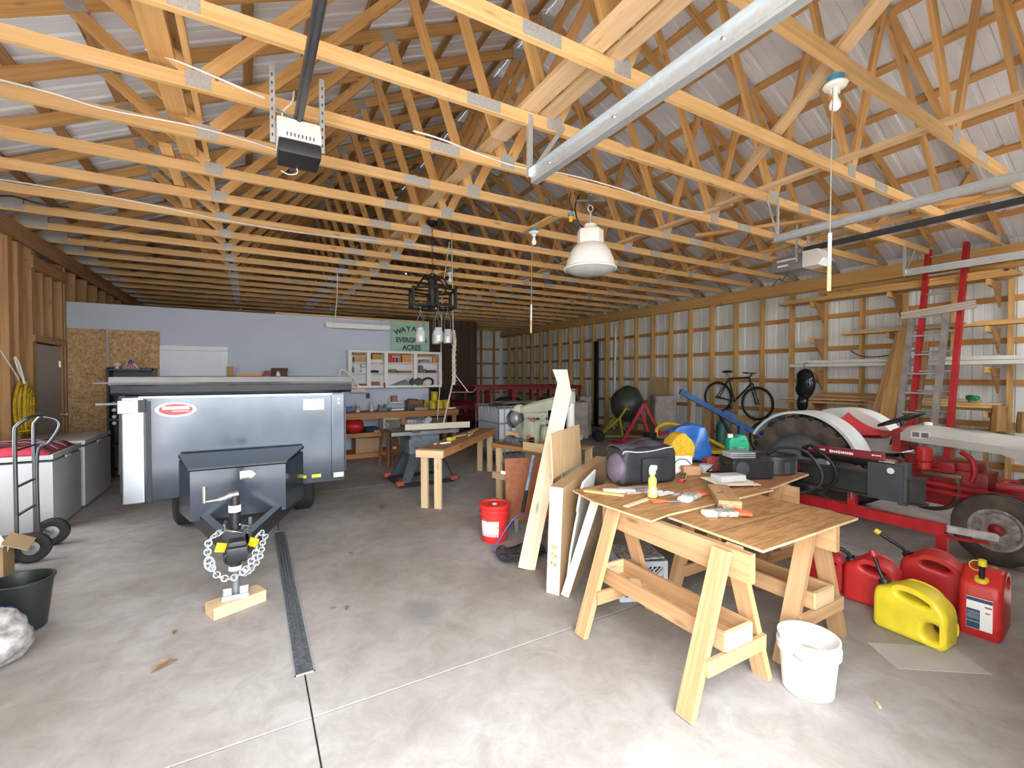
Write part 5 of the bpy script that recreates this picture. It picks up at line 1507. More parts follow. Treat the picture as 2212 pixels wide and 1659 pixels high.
# pale green cabinet under and behind the saw
t = thing('green_cabinet', 'pale green metal cabinet standing under the saw table', 'cabinet', (3.28, 4.67, 0), R(-73.7))
PGREEN = mat('pale green enamel', (0.42, 0.47, 0.33), 0.45, var=0.05, scale=3)
B().box((0, 0, 0.33), (0.62, 0.36, 0.64), bev=0.008).o('body', PGREEN, t, 40)
B().box((0.0, -0.185, 0.45), (0.56, 0.012, 0.17), bev=0.004).o('drawer', PGREEN, t)
B().box((0.0, -0.185, 0.19), (0.56, 0.012, 0.28), bev=0.004).o('door', PGREEN, t)
# hardboard panel
t = thing('cupboard_door', 'reddish brown cupboard door panel leaning by the bucket', 'door panel', (2.44, 3.86, 0.0), R(-18), rot=(R(-9), 0, R(-18)))
B().box((0, 0, 0.43), (0.50, 0.022, 0.62), bev=0.003).o('panel', HARDB, t)
for z in (0.20, 0.60):
    B().box((-0.27, -0.01, z), (0.05, 0.014, 0.03), rot=(0, 0.3, 0), bev=0.005).o('hinge', WHITEPL, t)
B().ball((0.18, -0.016, 0.58), 0.012, 10).o('screw_cap', WHITEPL, t, 60)
for x in (-0.15, 0.12):
    B().box((x, 0.0, 0.065), (0.04, 0.03, 0.13)).o('foot', GREY, t)
# red bucket
t = thing('red_bucket', 'red lidded bucket with a white printed label', 'bucket', (2.02, 3.85, 0), R(-20))
B().lathe([(0.0, 0.0), (0.115, 0.0), (0.12, 0.008), (0.126, 0.07), (0.134, 0.26), (0.146, 0.262), (0.146, 0.272), (0.136, 0.276), (0.138, 0.30), (0.147, 0.303), (0.147, 0.312), (0.138, 0.316), (0.139, 0.335), (0, 0.335)], 40).o('pail', BUCKRED, t, 40)
B().lathe([(0.135, 0.325), (0.15, 0.325), (0.153, 0.335), (0.152, 0.352), (0.14, 0.356), (0.13, 0.352), (0.125, 0.342), (0, 0.342)], 40, cap0=False).o('lid', BUCKRED, t, 40)
B().cyl((0.0, 0.0, 0.34), (0.0, 0.0, 0.35), 0.022, n=14).o('vent_cap', WHITEPL, t, 40)
pl = [(0.1315 * math.cos(R(a)), 0.1315 * math.sin(R(a))) for a in range(195, 281, 5)]
b = B()
for zz in ((0.065, 0.21),):
    lo_ = [b.bm.verts.new((x * (0.955 + 0.0), y * 0.955, zz[0])) for x, y in pl]
    hi = [b.bm.verts.new((x * 1.008, y * 1.008, zz[1])) for x, y in pl]
    for k in range(len(pl) - 1):
        b.bm.faces.new((lo_[k], lo_[k + 1], hi[k + 1], hi[k]))
bl = b.o('label', mat('printed white label', (0.88, 0.87, 0.86), 0.5, var=0.06, scale=60), t, 60)
B().tube(spline([(0.143, 0.0, 0.262), (0.146, -0.06, 0.23), (0.10, -0.125, 0.17), (0.03, -0.15, 0.155), (-0.05, -0.14, 0.19), (-0.12, -0.09, 0.235), (-0.146, 0, 0.262)]), 0.003, 6).o('bail', CHROME, t, 60)
# landing net
t = thing('landing_net', 'blue handled landing net with black mesh standing on the floor', 'fishing net', (2.12, 3.50, 0.0))
NB = mat('blue mottled grip', (0.07, 0.16, 0.33), 0.45, var=0.3, scale=30, col2=(0.28, 0.34, 0.42))
B().tube([(0.28, 0.25, 0.79), (0.10, 0.09, 0.50)], 0.016, 10).o('handle', NB, t, 60)
B().tube([(0.10, 0.09, 0.50), (0.0, 0.0, 0.335)], 0.018, 10).o('grip', BLACK, t, 60)
B().tube(spline([(0.0, 0.0, 0.34), (-0.10, 0.01, 0.28), (-0.22, 0.03, 0.12), (-0.28, 0.04, 0.03), (-0.20, -0.10, 0.02), (-0.02, -0.22, 0.02), (0.12, -0.22, 0.03), (0.12, -0.14, 0.15), (0.05, -0.03, 0.29), (0.0, 0.0, 0.34)], 6), 0.0065, 8).o('hoop', mat('purple blue hoop', (0.10, 0.10, 0.33), 0.35, metal=0.4), t, 60)
nb = B()
rn = random.Random(5)
def bag(u, v):
    a = 2 * math.pi * u
    r_ = 0.05 + 0.17 * math.sin(math.pi * min(1, 0.15 + v * 0.85)) ** 0.6
    return Vector((-0.10 + r_ * 1.05 * math.cos(a), -0.14 + r_ * 0.75 * math.sin(a), 0.012 + 0.10 * (1 - v) * (0.6 + 0.4 * math.sin(3 * a))))
for k in range(26):
    nb.tube([bag(k / 26 + 0.05 * v, v) + Vector((rn.uniform(-.008, .008), rn.uniform(-.008, .008), 0)) for v in [i / 8 for i in range(9)]], 0.0022, 4)
    nb.tube([bag(k / 26 - 0.25 * v, v) + Vector((rn.uniform(-.01, .01), rn.uniform(-.01, .01), 0.004)) for v in [i / 8 for i in range(9)]], 0.0022, 4)
for j in range(1, 9):
    nb.tube([bag(i / 24, j / 8) + Vector((0, 0, rn.uniform(0, .012))) for i in range(24)], 0.0025, 4, True)
nt_ = nb.o('net', mat('black net cord', (0.03, 0.03, 0.035), 0.8, var=0.2), t)
nt_['kind'] = 'stuff'
# boards and flat boxes leaning together
t = thing('bent_board', 'pale board with an angled head leaning beside the flat boxes', 'board', (1.935, 3.13, 0.0))
ex = Vector((0.867, -0.4985, 0)); ez = (Vector((2.40, 3.26, 1.47)) - Vector((1.935, 3.13, 0))); L0 = ez.length; ez.normalize()
ex = (ex - ez * ex.dot(ez)).normalized()
ey = ez.cross(ex)
M4 = Matrix((ex, ey, ez)).transposed().to_4x4()
o = B().prism([(-0.07, 0.0), (0.07, 0.0), (0.075, L0 - 0.03), (-0.06, L0 + 0.03)], -0.02, 0.02, 'XZ').o('shaft', PINE_UP, t)
o.matrix_local = M4
o = B().prism([(0.075, L0 - 0.03), (-0.06, L0 + 0.03), (-0.125, L0 + 0.14), (0.0, L0 + 0.165)], -0.02, 0.02, 'XZ').o('head', PINE_UP, t)
o.matrix_local = M4
U = Vector((0.81, 0.58, 0)).normalized(); Nn = Vector((-U.y, U.x, 0))
def slab(name, p, ln, h, th, lean, m, label, cat, edge=None):
    # sheet standing on a long edge, p = near bottom corner, lean tips the top along -Nn
    t = thing(name, label, cat, p)
    up = (Vector((0, 0, 1)) * math.cos(lean) - Nn * math.sin(lean)).normalized()
    M = Matrix((U, up.cross(U), up)).transposed().to_4x4()
    o = B().box((ln / 2, 0, h / 2), (ln, th, h)).o('sheet', m, t)
    o.matrix_local = M
    if edge:
        e = B().box((-0.0015, 0, h / 2), (0.003, th * 0.98, h * 0.995)).o('end_face', edge, t)
        e.matrix_local = M
    return t, M
t, M = slab('flat_carton', (1.875, 2.67, 0.0), 1.36, 0.78, 0.10, R(2), CARD, 'tall flat cardboard carton with labels on its narrow end', 'box', CARDPALE)
for z, h in ((0.66, 0.14), (0.47, 0.20)):
    o = B().box((-0.004, 0, z), (0.003, 0.09, h)).o('paper_label', PAPER, t)
    o.matrix_local = M
for k, (z, h) in enumerate(((0.345, 0.04), (0.28, 0.05), (0.225, 0.03))):
    o = B().box((-0.004, 0.0, z), (0.003, 0.05, h)).o('printed_mark', mat('yellow stamped print', (0.60, 0.50, 0.30), 0.7, var=0.3, scale=60), t)
    o.matrix_local = M
slab('plywood_sheet', (2.07, 2.95, 0.755), 0.80, 0.36, 0.012, R(-3), PLYPALE, 'thin pale plywood offcut standing on the flat carton', 'plywood', PLYEDGE)
slab('flat_carton', (1.93, 2.60, 0.0), 1.0, 0.775, 0.06, R(17), mat('plain brown card', (0.38, 0.27, 0.17), 0.8, var=0.04), 'plain flat carton leaning against the sawhorse', 'box', CARDPALE)
t = thing('foam_sheet', 'torn white foam sheet tucked between the two flat cartons', 'foam', (2.0, 2.68, 0.0))
up = (Vector((0, 0, 1)) * math.cos(R(8)) - Nn * math.sin(R(8))).normalized()
o = B().prism([(0.0, 0.02), (0.4, 0.02), (0.4, 0.83), (0.06, 0.80), (0.015, 0.72), (0.0, 0.60), (0.03, 0.57), (0.01, 0.50), (-0.02, 0.30)], -0.008, 0.008, 'XZ').o('sheet', mat('white foam', (0.82, 0.82, 0.82), 0.7, var=0.03), t)
o.matrix_local = Matrix((U, up.cross(U), up)).transposed().to_4x4()
# ================================================================ SAWHORSE TABLE
def sawhorse(x, y0, y1, label, near=True, spread=0.30):
    yc = (y0 + y1) / 2
    t = thing('sawhorse', label, 'sawhorse', (x, yc, 0), group='sawhorses under the plywood')
    hy = (y1 - y0) / 2
    board('beam', (0, -hy - 0.13, 0.675), (0, hy + 0.13, 0.675), 0.04, 0.14, SAWHORSE, t)
    for sy in (-1, 1):
        for sx in (-1, 1):
            board('leg', (sx * spread, sy * hy, 0.0), (sx * 0.042, sy * hy, 0.735), 0.088, 0.036, SAWHORSE, t, up=(1, 0, 0.35 * sx))
        board('cleat', (-0.225, sy * hy - 0.055, 0.235), (0.225, sy * hy - 0.055, 0.235), 0.02, 0.075, SAWHORSE, t)
    B().box((0, 0, 0.282), (0.20, 2 * hy + 0.10, 0.014)).o('tray_bottom', SAWHORSE, t)
    for sx in (-1, 1):
        board('tray_side', (sx * 0.10, -hy - 0.06, 0.325), (sx * 0.10, hy + 0.06, 0.325), 0.02, 0.09, SAWHORSE, t)
    for sy in (-1, 1):
        board('tray_end', (-0.10, sy * (hy + 0.06), 0.325), (0.10, sy * (hy + 0.06), 0.325), 0.02, 0.09, PINE_NEW, t)
    return t
h1 = sawhorse(2.02, 1.39, 2.15, 'pine sawhorse with a tray, nearest the flat cartons')
sawhorse(2.80, 1.39, 2.15, 'pine sawhorse with a tray beside the white bucket')
sawhorse(3.52, 1.98, 2.62, 'pine sawhorse at the back of the table by the log splitter', spread=0.27)
def sheet(pts, z0, z1, label, holes=None):
    t = thing('plywood_sheet', label, 'plywood', (pts[0][0], pts[0][1], z0), group='plywood table tops')
    p = [(x - pts[0][0], y - pts[0][1]) for x, y in pts]
    B().prism(p, 0.0, z1 - z0 - 0.001, 'XY').o('sheet', PLYEDGE, t)
    B().prism(p, z1 - z0 - 0.001, z1 - z0, 'XY').o('face_veneer', PLY, t)
    return t
LINEM = mat('drawn pencil line', (0.10, 0.06, 0.035), 0.8)
s1 = sheet([(2.075, 1.245), (3.03, 1.26), (3.02, 1.86), (2.10, 1.83)], 0.746, 0.760, 'plywood sheet with ruled lines on the near half of the table')
for y in (0.27, 0.57):
    B().box((0.46, y, 0.0143), (0.91, 0.004, 0.0006), rot=(0, 0, 0.016)).o('ruled_line', LINEM, s1)
s2 = sheet([(1.925, 1.79), (2.10, 1.825), (3.20, 1.85), (3.25, 2.62), (1.96, 2.55), (1.90, 2.24)], 0.7605, 0.772, 'rough edged plywood sheet under the gym bag')
s3 = sheet([(3.22, 1.90), (4.02, 2.03), (4.05, 3.05), (2.80, 3.0), (2.82, 2.63), (3.26, 2.63)], 0.746, 0.762, 'reddish plywood sheet at the back of the table')
for c in s3.children:
    if c.name.startswith('face'):
        c.data.materials[0] = mat('reddish plywood face', (0.42, 0.17, 0.07), 0.6, var=0.15, scale=5)
tag(board('tray_offcut', (1.98, 1.95, 0.308), (2.04, 2.03, 0.308), 0.06, 0.036, PINE_NEW), 'small wood offcut lying in the sawhorse tray', 'wood')

TZ = 0.7725
# gym bag
t = thing('gym_bag', 'black and purple gym bag on the plywood table', 'bag', (2.56, 2.50, TZ), R(-12))
BAGB = mat('black nylon', (0.022, 0.023, 0.026), 0.55, var=0.2, scale=9, bump=0.3)
b = B().box((0, 0, 0.145), (0.44, 0.26, 0.28), bev=0.07, seg=4).wobble(0.016, 6, 4)
for v in b.bm.verts:
    v.co.z = max(0.002, v.co.z)
    v.co.x *= 1.0 + 0.10 * (1 - v.co.z / 0.3)
b.o('body', BAGB, t, 60)
PURP = mat('dusty purple nylon', (0.15, 0.11, 0.16), 0.6, var=0.2, scale=10)
B().ball((-0.222, -0.03, 0.125), (0.05, 0.105, 0.11), 18).wobble(0.008, 9, 2).o('side_pocket', PURP, t, 60)
B().grid(lambda u, v: Vector((-0.22 + 0.44 * u, -0.13 + 0.26 * v, 0.278 + 0.035 * math.sin(math.pi * u) * math.sin(math.pi * v) + 0.012 * math.sin(9 * u + 3 * v) - 0.05 * (abs(v - .5) * 2) ** 4)), 14, 10, 0.012).o('top_flap', mat('dark purple nylon', (0.065, 0.05, 0.07), 0.5, var=0.25, scale=9), t, 60)
B().tube(spline([(-0.215, -0.11, 0.235), (-0.21, -0.135, 0.26), (-0.1, -0.14, 0.25), (0.02, -0.142, 0.256), (0.12, -0.14, 0.27), (0.2, -0.12, 0.272)]), 0.005, 6).o('zip_piping', mat('pale piping', (0.55, 0.54, 0.55), 0.3), t, 60)
B().tube(spline([(-0.16, -0.06, 0.29), (-0.08, -0.04, 0.32), (0.02, 0, 0.325), (0.1, 0.04, 0.315), (0.16, 0.08, 0.29)]), 0.012, 6).o('handle', BAGB, t, 60)
B().box((0.03, -0.145, 0.12), (0.22, 0.03, 0.17), bev=0.014).o('front_pocket', BAGB, t, 60)
B().ball((-0.22, -0.08, 0.19), 0.014, 8).o('buckle', CHROME, t, 60)
# spray bottle
t = thing('spray_bottle', 'yellow spray bottle with a pale trigger head on the table', 'spray bottle', (2.265, 2.10, TZ), R(20))
B().lathe([(0, 0), (0.03, 0), (0.032, 0.012), (0.03, 0.05), (0.024, 0.085), (0.028, 0.11), (0.026, 0.135), (0.015, 0.15), (0.014, 0.165), (0, 0.165)], 20).o('bottle', mat('yellow translucent plastic', (0.72, 0.66, 0.10), 0.3, var=0.1), t, 40)
B().lathe([(0.0305, 0.02), (0.0315, 0.05), (0.0255, 0.085)], 20, cap0=False, cap1=False).o('label', mat('yellow and black label', (0.75, 0.70, 0.30), 0.5, var=0.25, scale=35), t, 40)
B().lathe([(0.0, 0.0), (0.031, 0.0), (0.0325, 0.012), (0.031, 0.02), (0, 0.02)], 20).o('dark_base', DKGREY, t, 40)
B().prism([(-0.022, 0.163), (0.018, 0.163), (0.016, 0.175), (0.045, 0.19), (0.045, 0.215), (0.0, 0.222), (-0.02, 0.21), (-0.028, 0.19)], -0.013, 0.013, 'XZ', bev=0.003).o('trigger_head', WHITEPL, t, 40)
B().prism([(0.02, 0.19), (0.03, 0.19), (0.042, 0.165), (0.038, 0.155), (0.028, 0.17)], -0.006, 0.006, 'XZ').box((0.05, 0, 0.203), (0.016, 0.018, 0.018)).o('trigger', YELPL, t)
# papers, magazine, sticks
G6 = 'bits on the sawhorse table'
def flat(name, x, y, z, d, rz, m, label, cat):
    return tag(B().box((0, 0, d[2] / 2), d).o(name, m, None, None, loc=(x, y, z), rot=(0, 0, rz)), label, cat, G6)
flat('paper_sheet', 2.44, 2.16, TZ, (0.16, 0.06, 0.002), R(5), PAPER, 'white paper slip lying by the spray bottle', 'paper')
flat('paper_sheet', 2.53, 2.09, TZ + 0.001, (0.14, 0.05, 0.002), R(-12), mat('lilac paper', (0.66, 0.60, 0.66), 0.7), 'second paper slip with a dark line on the table', 'paper')
flat('magazine', 2.36, 2.30, TZ, (0.26, 0.15, 0.012), R(-18), mat('magazine print', (0.60, 0.50, 0.46), 0.4, var=0.25, scale=14), 'glossy magazine sticking out under the gym bag', 'magazine')
flat('trim_strip', 2.20, 2.34, TZ, (0.22, 0.04, 0.02), R(-35), WHITE, 'white trim strip at the corner before the gym bag', 'trim')
tag(board('yardstick', (1.98, 2.05, TZ + 0.005), (2.26, 2.115, TZ + 0.005), 0.03, 0.008, PINE_NEW), 'thin pale stick pointing at the spray bottle', 'stick', G6)
tag(board('lath', (2.00, 2.47, TZ + 0.008), (2.15, 2.24, TZ + 0.008), 0.03, 0.014, PINE), 'brown lath on the table corner by the foam sheet', 'stick', G6)
flat('cardboard_piece', 2.08, 2.42, TZ, (0.10, 0.20, 0.003), R(20), CARD, 'torn cardboard piece on the table corner', 'cardboard')
# carton under the glove
t = thing('wood_beam_offcut', 'thick pale timber offcut with a blue mark on the table', 'wood', (2.655, 1.86, TZ), R(45))
B().box((0, 0, 0.025), (0.44, 0.13, 0.05)).o('offcut', SAWHORSE, t)
B().box((-0.02, 0.02, 0.0505), (0.05, 0.012, 0.001), rot=(0, 0, -0.8)).o('blue_mark', BLUE, t)
# gloves
def glove(x, y, z, rz, label):
    t = thing('work_glove', label, 'glove', (x, y, z), rz, group='work gloves on the table')
    ORG = mat('orange rubber', (0.66, 0.13, 0.04), 0.6, var=0.15, scale=20)
    KNT = mat('grey knit', (0.50, 0.46, 0.40), 0.9, var=0.25, scale=40)
    B().box((-0.10, 0, 0.016), (0.08, 0.075, 0.03), bev=0.013).wobble(0.004, 20, 1).o('cuff', PAPER, t, 50)
    B().box((-0.01, 0, 0.017), (0.13, 0.09, 0.032), bev=0.015, seg=3).wobble(0.006, 16, 2).o('palm', KNT, t, 50)
    for k, (yy, ln) in enumerate(((-0.033, 0.075), (-0.011, 0.09), (0.011, 0.085), (0.033, 0.065))):
        B().tube([(0.04, yy, 0.016), (0.075, yy * 1.25, 0.022), (0.05 + ln, yy * 1.35, 0.014)], [0.0115, 0.0115, 0.009], 8).o('finger', ORG, t, 60)
    B().tube([(-0.03, 0.035, 0.016), (0.01, 0.07, 0.02), (0.045, 0.085, 0.014)], [0.013, 0.012, 0.009], 8).o('thumb', ORG, t, 60)
    return t
glove(2.40, 1.66, 0.7605, R(-28), 'orange fingered work glove on the bare plywood by the table edge')
glove(2.50, 1.98, TZ, R(15), 'orange fingered work glove crossing the timber offcut')
t = thing('pliers', 'orange handled pliers lying beside the gloves', 'pliers', (2.30, 1.99, TZ), R(-30))
B().tube([(-0.12, -0.03, 0.008), (-0.05, -0.016, 0.009), (0.0, 0, 0.009)], [0.009, 0.008, 0.006], 8).tube([(-0.12, 0.03, 0.008), (-0.05, 0.016, 0.009), (0.0, 0, 0.009)], [0.009, 0.008, 0.006], 8).o('handles', mat('orange grip', (0.68, 0.14, 0.05), 0.5), t, 60)
B().prism([(-0.01, -0.014), (0.07, -0.004), (0.07, 0.004), (-0.01, 0.014)], 0.003, 0.014, 'XY').o('jaws', GREY, t)
t = thing('hose_clamp', 'small metal coupling in front of the timber offcut', 'coupling', (2.44, 1.72, 0.7605))
B().ring((0, 0, 0.016), 0.022, 0.006, axis=(1, 0.3, 0), n=16).cyl((-0.03, 0.01, 0.015), (0.03, -0.01, 0.015), 0.012).o('ring', GREY, t, 50)
t = thing('tape_cutter', 'black and red tape cutter beside the gym bag', 'tool', (2.84, 2.33, TZ), R(30))
B().box((0, 0, 0.03), (0.12, 0.03, 0.06), bev=0.008).o('body', BLACK, t, 40)
B().box((-0.05, 0, 0.02), (0.04, 0.032, 0.03), bev=0.005).o('red_grip', RED, t, 40)
for k in range(3):
    B().box((0.02, -0.017, 0.02 + 0.013 * k), (0.07, 0.003, 0.004)).o('yellow_stripe', YELPL, t)
# blister pack
t = thing('blister_pack', 'clear plastic tool packaging on a card on the table', 'packaging', (3.05, 2.08, TZ), R(-15))
B().box((0, 0, 0.03), (0.36, 0.20, 0.004), rot=(0.08, 0.05, 0)).o('card', CARDPALE, t)
B().box((-0.02, 0.0, 0.06), (0.22, 0.12, 0.05), bev=0.02).o('bubble', glassy('clear blister', (0.8, 0.8, 0.8), 0.45, 0.05), t, 40)
B().box((-0.02, 0.0, 0.05), (0.18, 0.07, 0.03), bev=0.01).o('tool_inside', DKGREY, t, 40)
for x, y in ((-0.16, -0.07), (0.15, 0.06), (0.14, -0.08), (-0.15, 0.08)):
    B().cyl((x, y, 0.0), (x, y, 0.03), 0.006, n=8).o('clip', GREY, t)
# black charger case with clamp on top
t = thing('battery_charger', 'black battery charger case with grey lid on the table', 'charger', (3.45, 2.22, 0.7625), R(-25))
B().box((0, 0, 0.08), (0.34, 0.22, 0.16), bev=0.03, seg=3).o('case', BLACK, t, 40)
B().lathe([(0, 0), (0.055, 0), (0.055, 0.015), (0.03, 0.02), (0, 0.02)], 20, c=(-0.10, -0.108, 0.09), axis=(0, -1, 0)).o('dial', DKGREY, t, 40)
B().box((-0.06, 0.0, 0.185), (0.20, 0.14, 0.045), bev=0.008).o('grey_lid', mat('light grey case', (0.34, 0.35, 0.36), 0.4), t, 40)
for z in (0.178, 0.192):
    B().box((-0.06, -0.071, z), (0.19, 0.004, 0.006)).o('lid_rib', DKGREY, t)
B().tube(spline([(-0.17, 0, 0.1), (-0.25, -0.03, 0.12), (-0.30, 0.03, 0.05), (-0.25, 0.12, 0.02), (-0.1, 0.17, 0.01)]), 0.006, 6).o('lead', BLACK, t, 60)
# round black drum
t = thing('hose_reel', 'round black drum with a coiled hose at the back of the table', 'hose reel', (3.84, 2.22, 0.7625))
B().lathe([(0.0, 0.0), (0.155, 0.0), (0.165, 0.01), (0.165, 0.12), (0.18, 0.125), (0.18, 0.15), (0.165, 0.155), (0.15, 0.14), (0.15, 0.05), (0.0, 0.045)], 34).o('drum', mat('dark grey drum plastic', (0.035, 0.036, 0.04), 0.4, var=0.1), t, 35)
for k in range(8):
    a = R(45 * k + 200)
    B().box((0.166 * math.cos(a), 0.166 * math.sin(a), 0.065), (0.008, 0.05, 0.10), rot=(0, 0, a), bev=0.003).o('rib', DKGREY, t)
B().tube(spline([(0.05, 0.08, 0.14), (0.14, 0.02, 0.19), (0.28, -0.10, 0.17), (0.34, -0.20, 0.02), (0.30, -0.22, -0.10), (0.20, -0.16, -0.16), (0.08, -0.1, -0.17)], 6), 0.012, 8).o('hose', BLACK, t, 60)
# jugs and bags behind
t = thing('antifreeze_jug', 'bright green jug with a white cap behind the charger', 'jug', (3.90, 2.60, 0.7625), R(-35))
B().prism([(-0.085, 0.0), (0.085, 0.0), (0.09, 0.02), (0.09, 0.18), (0.08, 0.23), (0.06, 0.265), (0.03, 0.27), (0.0, 0.262), (-0.02, 0.245), (-0.06, 0.245), (-0.085, 0.22), (-0.09, 0.02)], -0.055, 0.055, 'XZ', bev=0.016).o('body', GREENPL, t, 40)
B().cyl((-0.058, 0, 0.24), (-0.058, 0, 0.275), 0.024, n=18).o('cap', WHITEPL, t, 40)
B().ball((0.03, -0.045, 0.225), (0.035, 0.016, 0.018), 14).o('handle_shade', mat('shaded jug plastic', (0.16, 0.36, 0.26), 0.5), t, 60)  # shade of the handle hollow, put in as a darker green
B().box((0, -0.056, 0.10), (0.12, 0.003, 0.13)).o('label', mat('green jug label', (0.20, 0.50, 0.36), 0.5, var=0.3, scale=20), t)
t = thing('oil_jug', 'white jug with a perforated yellow bag over its top', 'jug', (3.13, 2.62, 0.7625), R(-20))
B().box((0, 0, 0.08), (0.19, 0.14, 0.16), bev=0.025, seg=3).o('body', WHITEPL, t, 40)
b = B().prism([(-0.105, 0.13), (0.105, 0.13), (0.11, 0.22), (0.085, 0.27), (0.02, 0.335), (-0.02, 0.33), (-0.09, 0.27), (-0.11, 0.21)], -0.07, 0.07, 'XZ', bev=0.012).dice(2).wobble(0.008, 9, 1)
b.o('yellow_bag', mat('amber plastic', (0.66, 0.38, 0.02), 0.5, var=0.12, scale=50), t, 50)
B().tube(spline([(-0.09, -0.075, 0.02), (-0.06, -0.078, 0.11), (0.02, -0.08, 0.12), (0.08, -0.076, 0.07), (0.10, -0.06, 0.05)]), 0.004, 6).o('cord', mat('blue violet cord', (0.10, 0.10, 0.25), 0.5), t, 60)
t = thing('blue_tarp_bag', 'crumpled bright blue tarp bag on the table', 'bag', (3.60, 2.90, 0.7625), R(-30))
b = B().prism([(-0.20, 0.24), (-0.05, 0.02), (0.15, 0.0), (0.20, 0.06), (0.13, 0.33), (0.02, 0.345), (-0.17, 0.30)], -0.09, 0.09, 'XZ', bev=0.03).dice(2).wobble(0.03, 5, 6).wobble(0.018, 14, 2)
zmin = min(v.co.z for v in b.bm.verts)
for v in b.bm.verts:
    v.co.z -= zmin
b.o('bag_body', mat('blue tarp', (0.03, 0.16, 0.55), 0.35, var=0.2, scale=8, bump=0.5), t, 35)
tag(B().box((0, 0, 0.035), (0.14, 0.06, 0.07), bev=0.003).o('wood_offcut', SAWHORSE, None, None, loc=(3.10, 2.47, TZ), rot=(0, 0, R(-25))), 'square wood offcut standing before the white jug', 'wood', G6)
tag(B().box((0, 0, 0.05), (0.16, 0.10, 0.10), bev=0.006).box((0, 0, 0.103), (0.10, 0.03, 0.008), bev=0.002).o('red_toolbox', mat('faded red', (0.36, 0.05, 0.05), 0.5, var=0.1), None, None, loc=(3.50, 2.55, 0.7625), rot=(0, 0, R(-28))), 'faded red box beside the blue tarp bag', 'box', G6)
tag(B().lathe([(0, 0), (0.05, 0), (0.055, 0.06), (0.05, 0.065), (0, 0.065)], 18).o('plastic_tub', glassy('clear tub plastic', (0.8, 0.8, 0.8), 0.5, 0.1), None, 40, loc=(3.33, 2.50, 0.7625)), 'clear plastic tub next to the red box', 'tub', G6)
tag(B().ball((0, 0, 0.03), (0.07, 0.05, 0.035), 12).wobble(0.02, 15, 9).o('white_rag', PAPER, None, 50, loc=(2.98, 2.55, TZ + 0.003)), 'white rag between the gym bag and the jug', 'rag', G6)
# milk crate under the table
t = thing('milk_crate', 'grey lattice milk crate on the floor under the table', 'crate', (2.44, 2.42, 0), R(-25))
crate(t, 0.33, 0.33, 0.28, mat('grey crate plastic', (0.46, 0.50, 0.54), 0.5, var=0.05))
B().box((0, 0, 0.285), (0.30, 0.28, 0.012), rot=(0, 0, 0.1)).o('newspaper', mat('newsprint', (0.48, 0.47, 0.46), 0.8, var=0.3, scale=40), t)
# white bucket
t = thing('white_bucket', 'open white plastic bucket with dusty insides', 'bucket', (2.42, 1.215, 0))
WB = mat('scuffed white plastic', (0.80, 0.79, 0.76), 0.45, scale=13, col2=(0.42, 0.40, 0.36), pos=(0.27, 0.36), detail=8)
B().lathe([(0.0, 0.0), (0.105, 0.0), (0.112, 0.006), (0.114, 0.03), (0.128, 0.20), (0.140, 0.202), (0.141, 0.235), (0.131, 0.238), (0.132, 0.262), (0.137, 0.265), (0.137, 0.275), (0.128, 0.275), (0.124, 0.23), (0.108, 0.02), (0.0, 0.018)], 44).o('pail', WB, t, 40)
B().lathe([(0.0, 0.165), (0.118, 0.16)], 30, cap0=False, cap1=False).o('sawdust', mat('sawdust', (0.55, 0.42, 0.28), 0.95, var=0.15, scale=30), t)
B().tube(spline([(-0.141, 0, 0.22), (-0.15, -0.05, 0.21), (-0.14, -0.10, 0.17), (-0.12, -0.13, 0.16)]), 0.003, 6).o('bail', GREY, t, 60)
# ================================================================ FUEL CANS
def gascan(loc, rz, m, label, L_=0.30, W_=0.18, H_=0.30, low=False):
    # long side along local X, handle on top, filler at local -X
    t = thing('fuel_can', label, 'fuel can', loc, rz, group='fuel cans on the floor')
    h = L_ / 2
    out = [(-h, 0.0), (-h * 0.5, 0.0), (h * 0.5, 0.0), (h, 0.0), (h, H_ * 0.35), (h, H_ * 0.64), (h * 0.86, H_ * 0.80), (h * 0.55, H_ * 0.93), (h * 0.1, H_), (-h * 0.30, H_ * 0.985), (-h * 0.58, H_ * 0.88), (-h * 0.90, H_ * 0.82), (-h, H_ * 0.68), (-h, H_ * 0.35)]
    hole = [(-h * 0.30, H_ * 0.78), (-h * 0.26, H_ * 0.90), (h * 0.08, H_ * 0.91), (h * 0.40, H_ * 0.86), (h * 0.56, H_ * 0.76), (h * 0.46, H_ * 0.72), (h * 0.05, H_ * 0.75)]
    loops = [smooth2(out, 1), smooth2(hole, 3)[::-1]]
    if low:
        loops.append(smooth2([(h * 0.42, H_ * 0.16), (h * 0.40, H_ * 0.40), (h * 0.62, H_ * 0.46), (h * 0.84, H_ * 0.42), (h * 0.84, H_ * 0.20), (h * 0.65, H_ * 0.13)], 4)[::-1])
    curve_solid('body', loops, W_, 0.030, m, t)
    b = B().box((0, 0, H_ * 0.60), (L_ * 1.004, W_ * 1.004, 0.004), bev=0.0015, seg=1)
    return t
def spout(t, p0, pts, collar=YELPL, cap=YELPL, r=0.014):
    B().cyl(p0, Vector(p0) + (Vector(pts[0]) - Vector(p0)).normalized() * 0.022, 0.034, 0.030, n=18).o('collar', collar, t, 40)
    B().tube([Vector(p0)] + [Vector(p) for p in pts], r, 10).o('spout', BLACK, t, 60)
    d = (Vector(pts[-1]) - Vector(pts[-2] if len(pts) > 1 else p0)).normalized()
    e = Vector(pts[-1])
    if cap:
        B().cyl(e - d * 0.005, e + d * 0.03, 0.020, 0.019, n=14).o('cap', cap, t, 40)
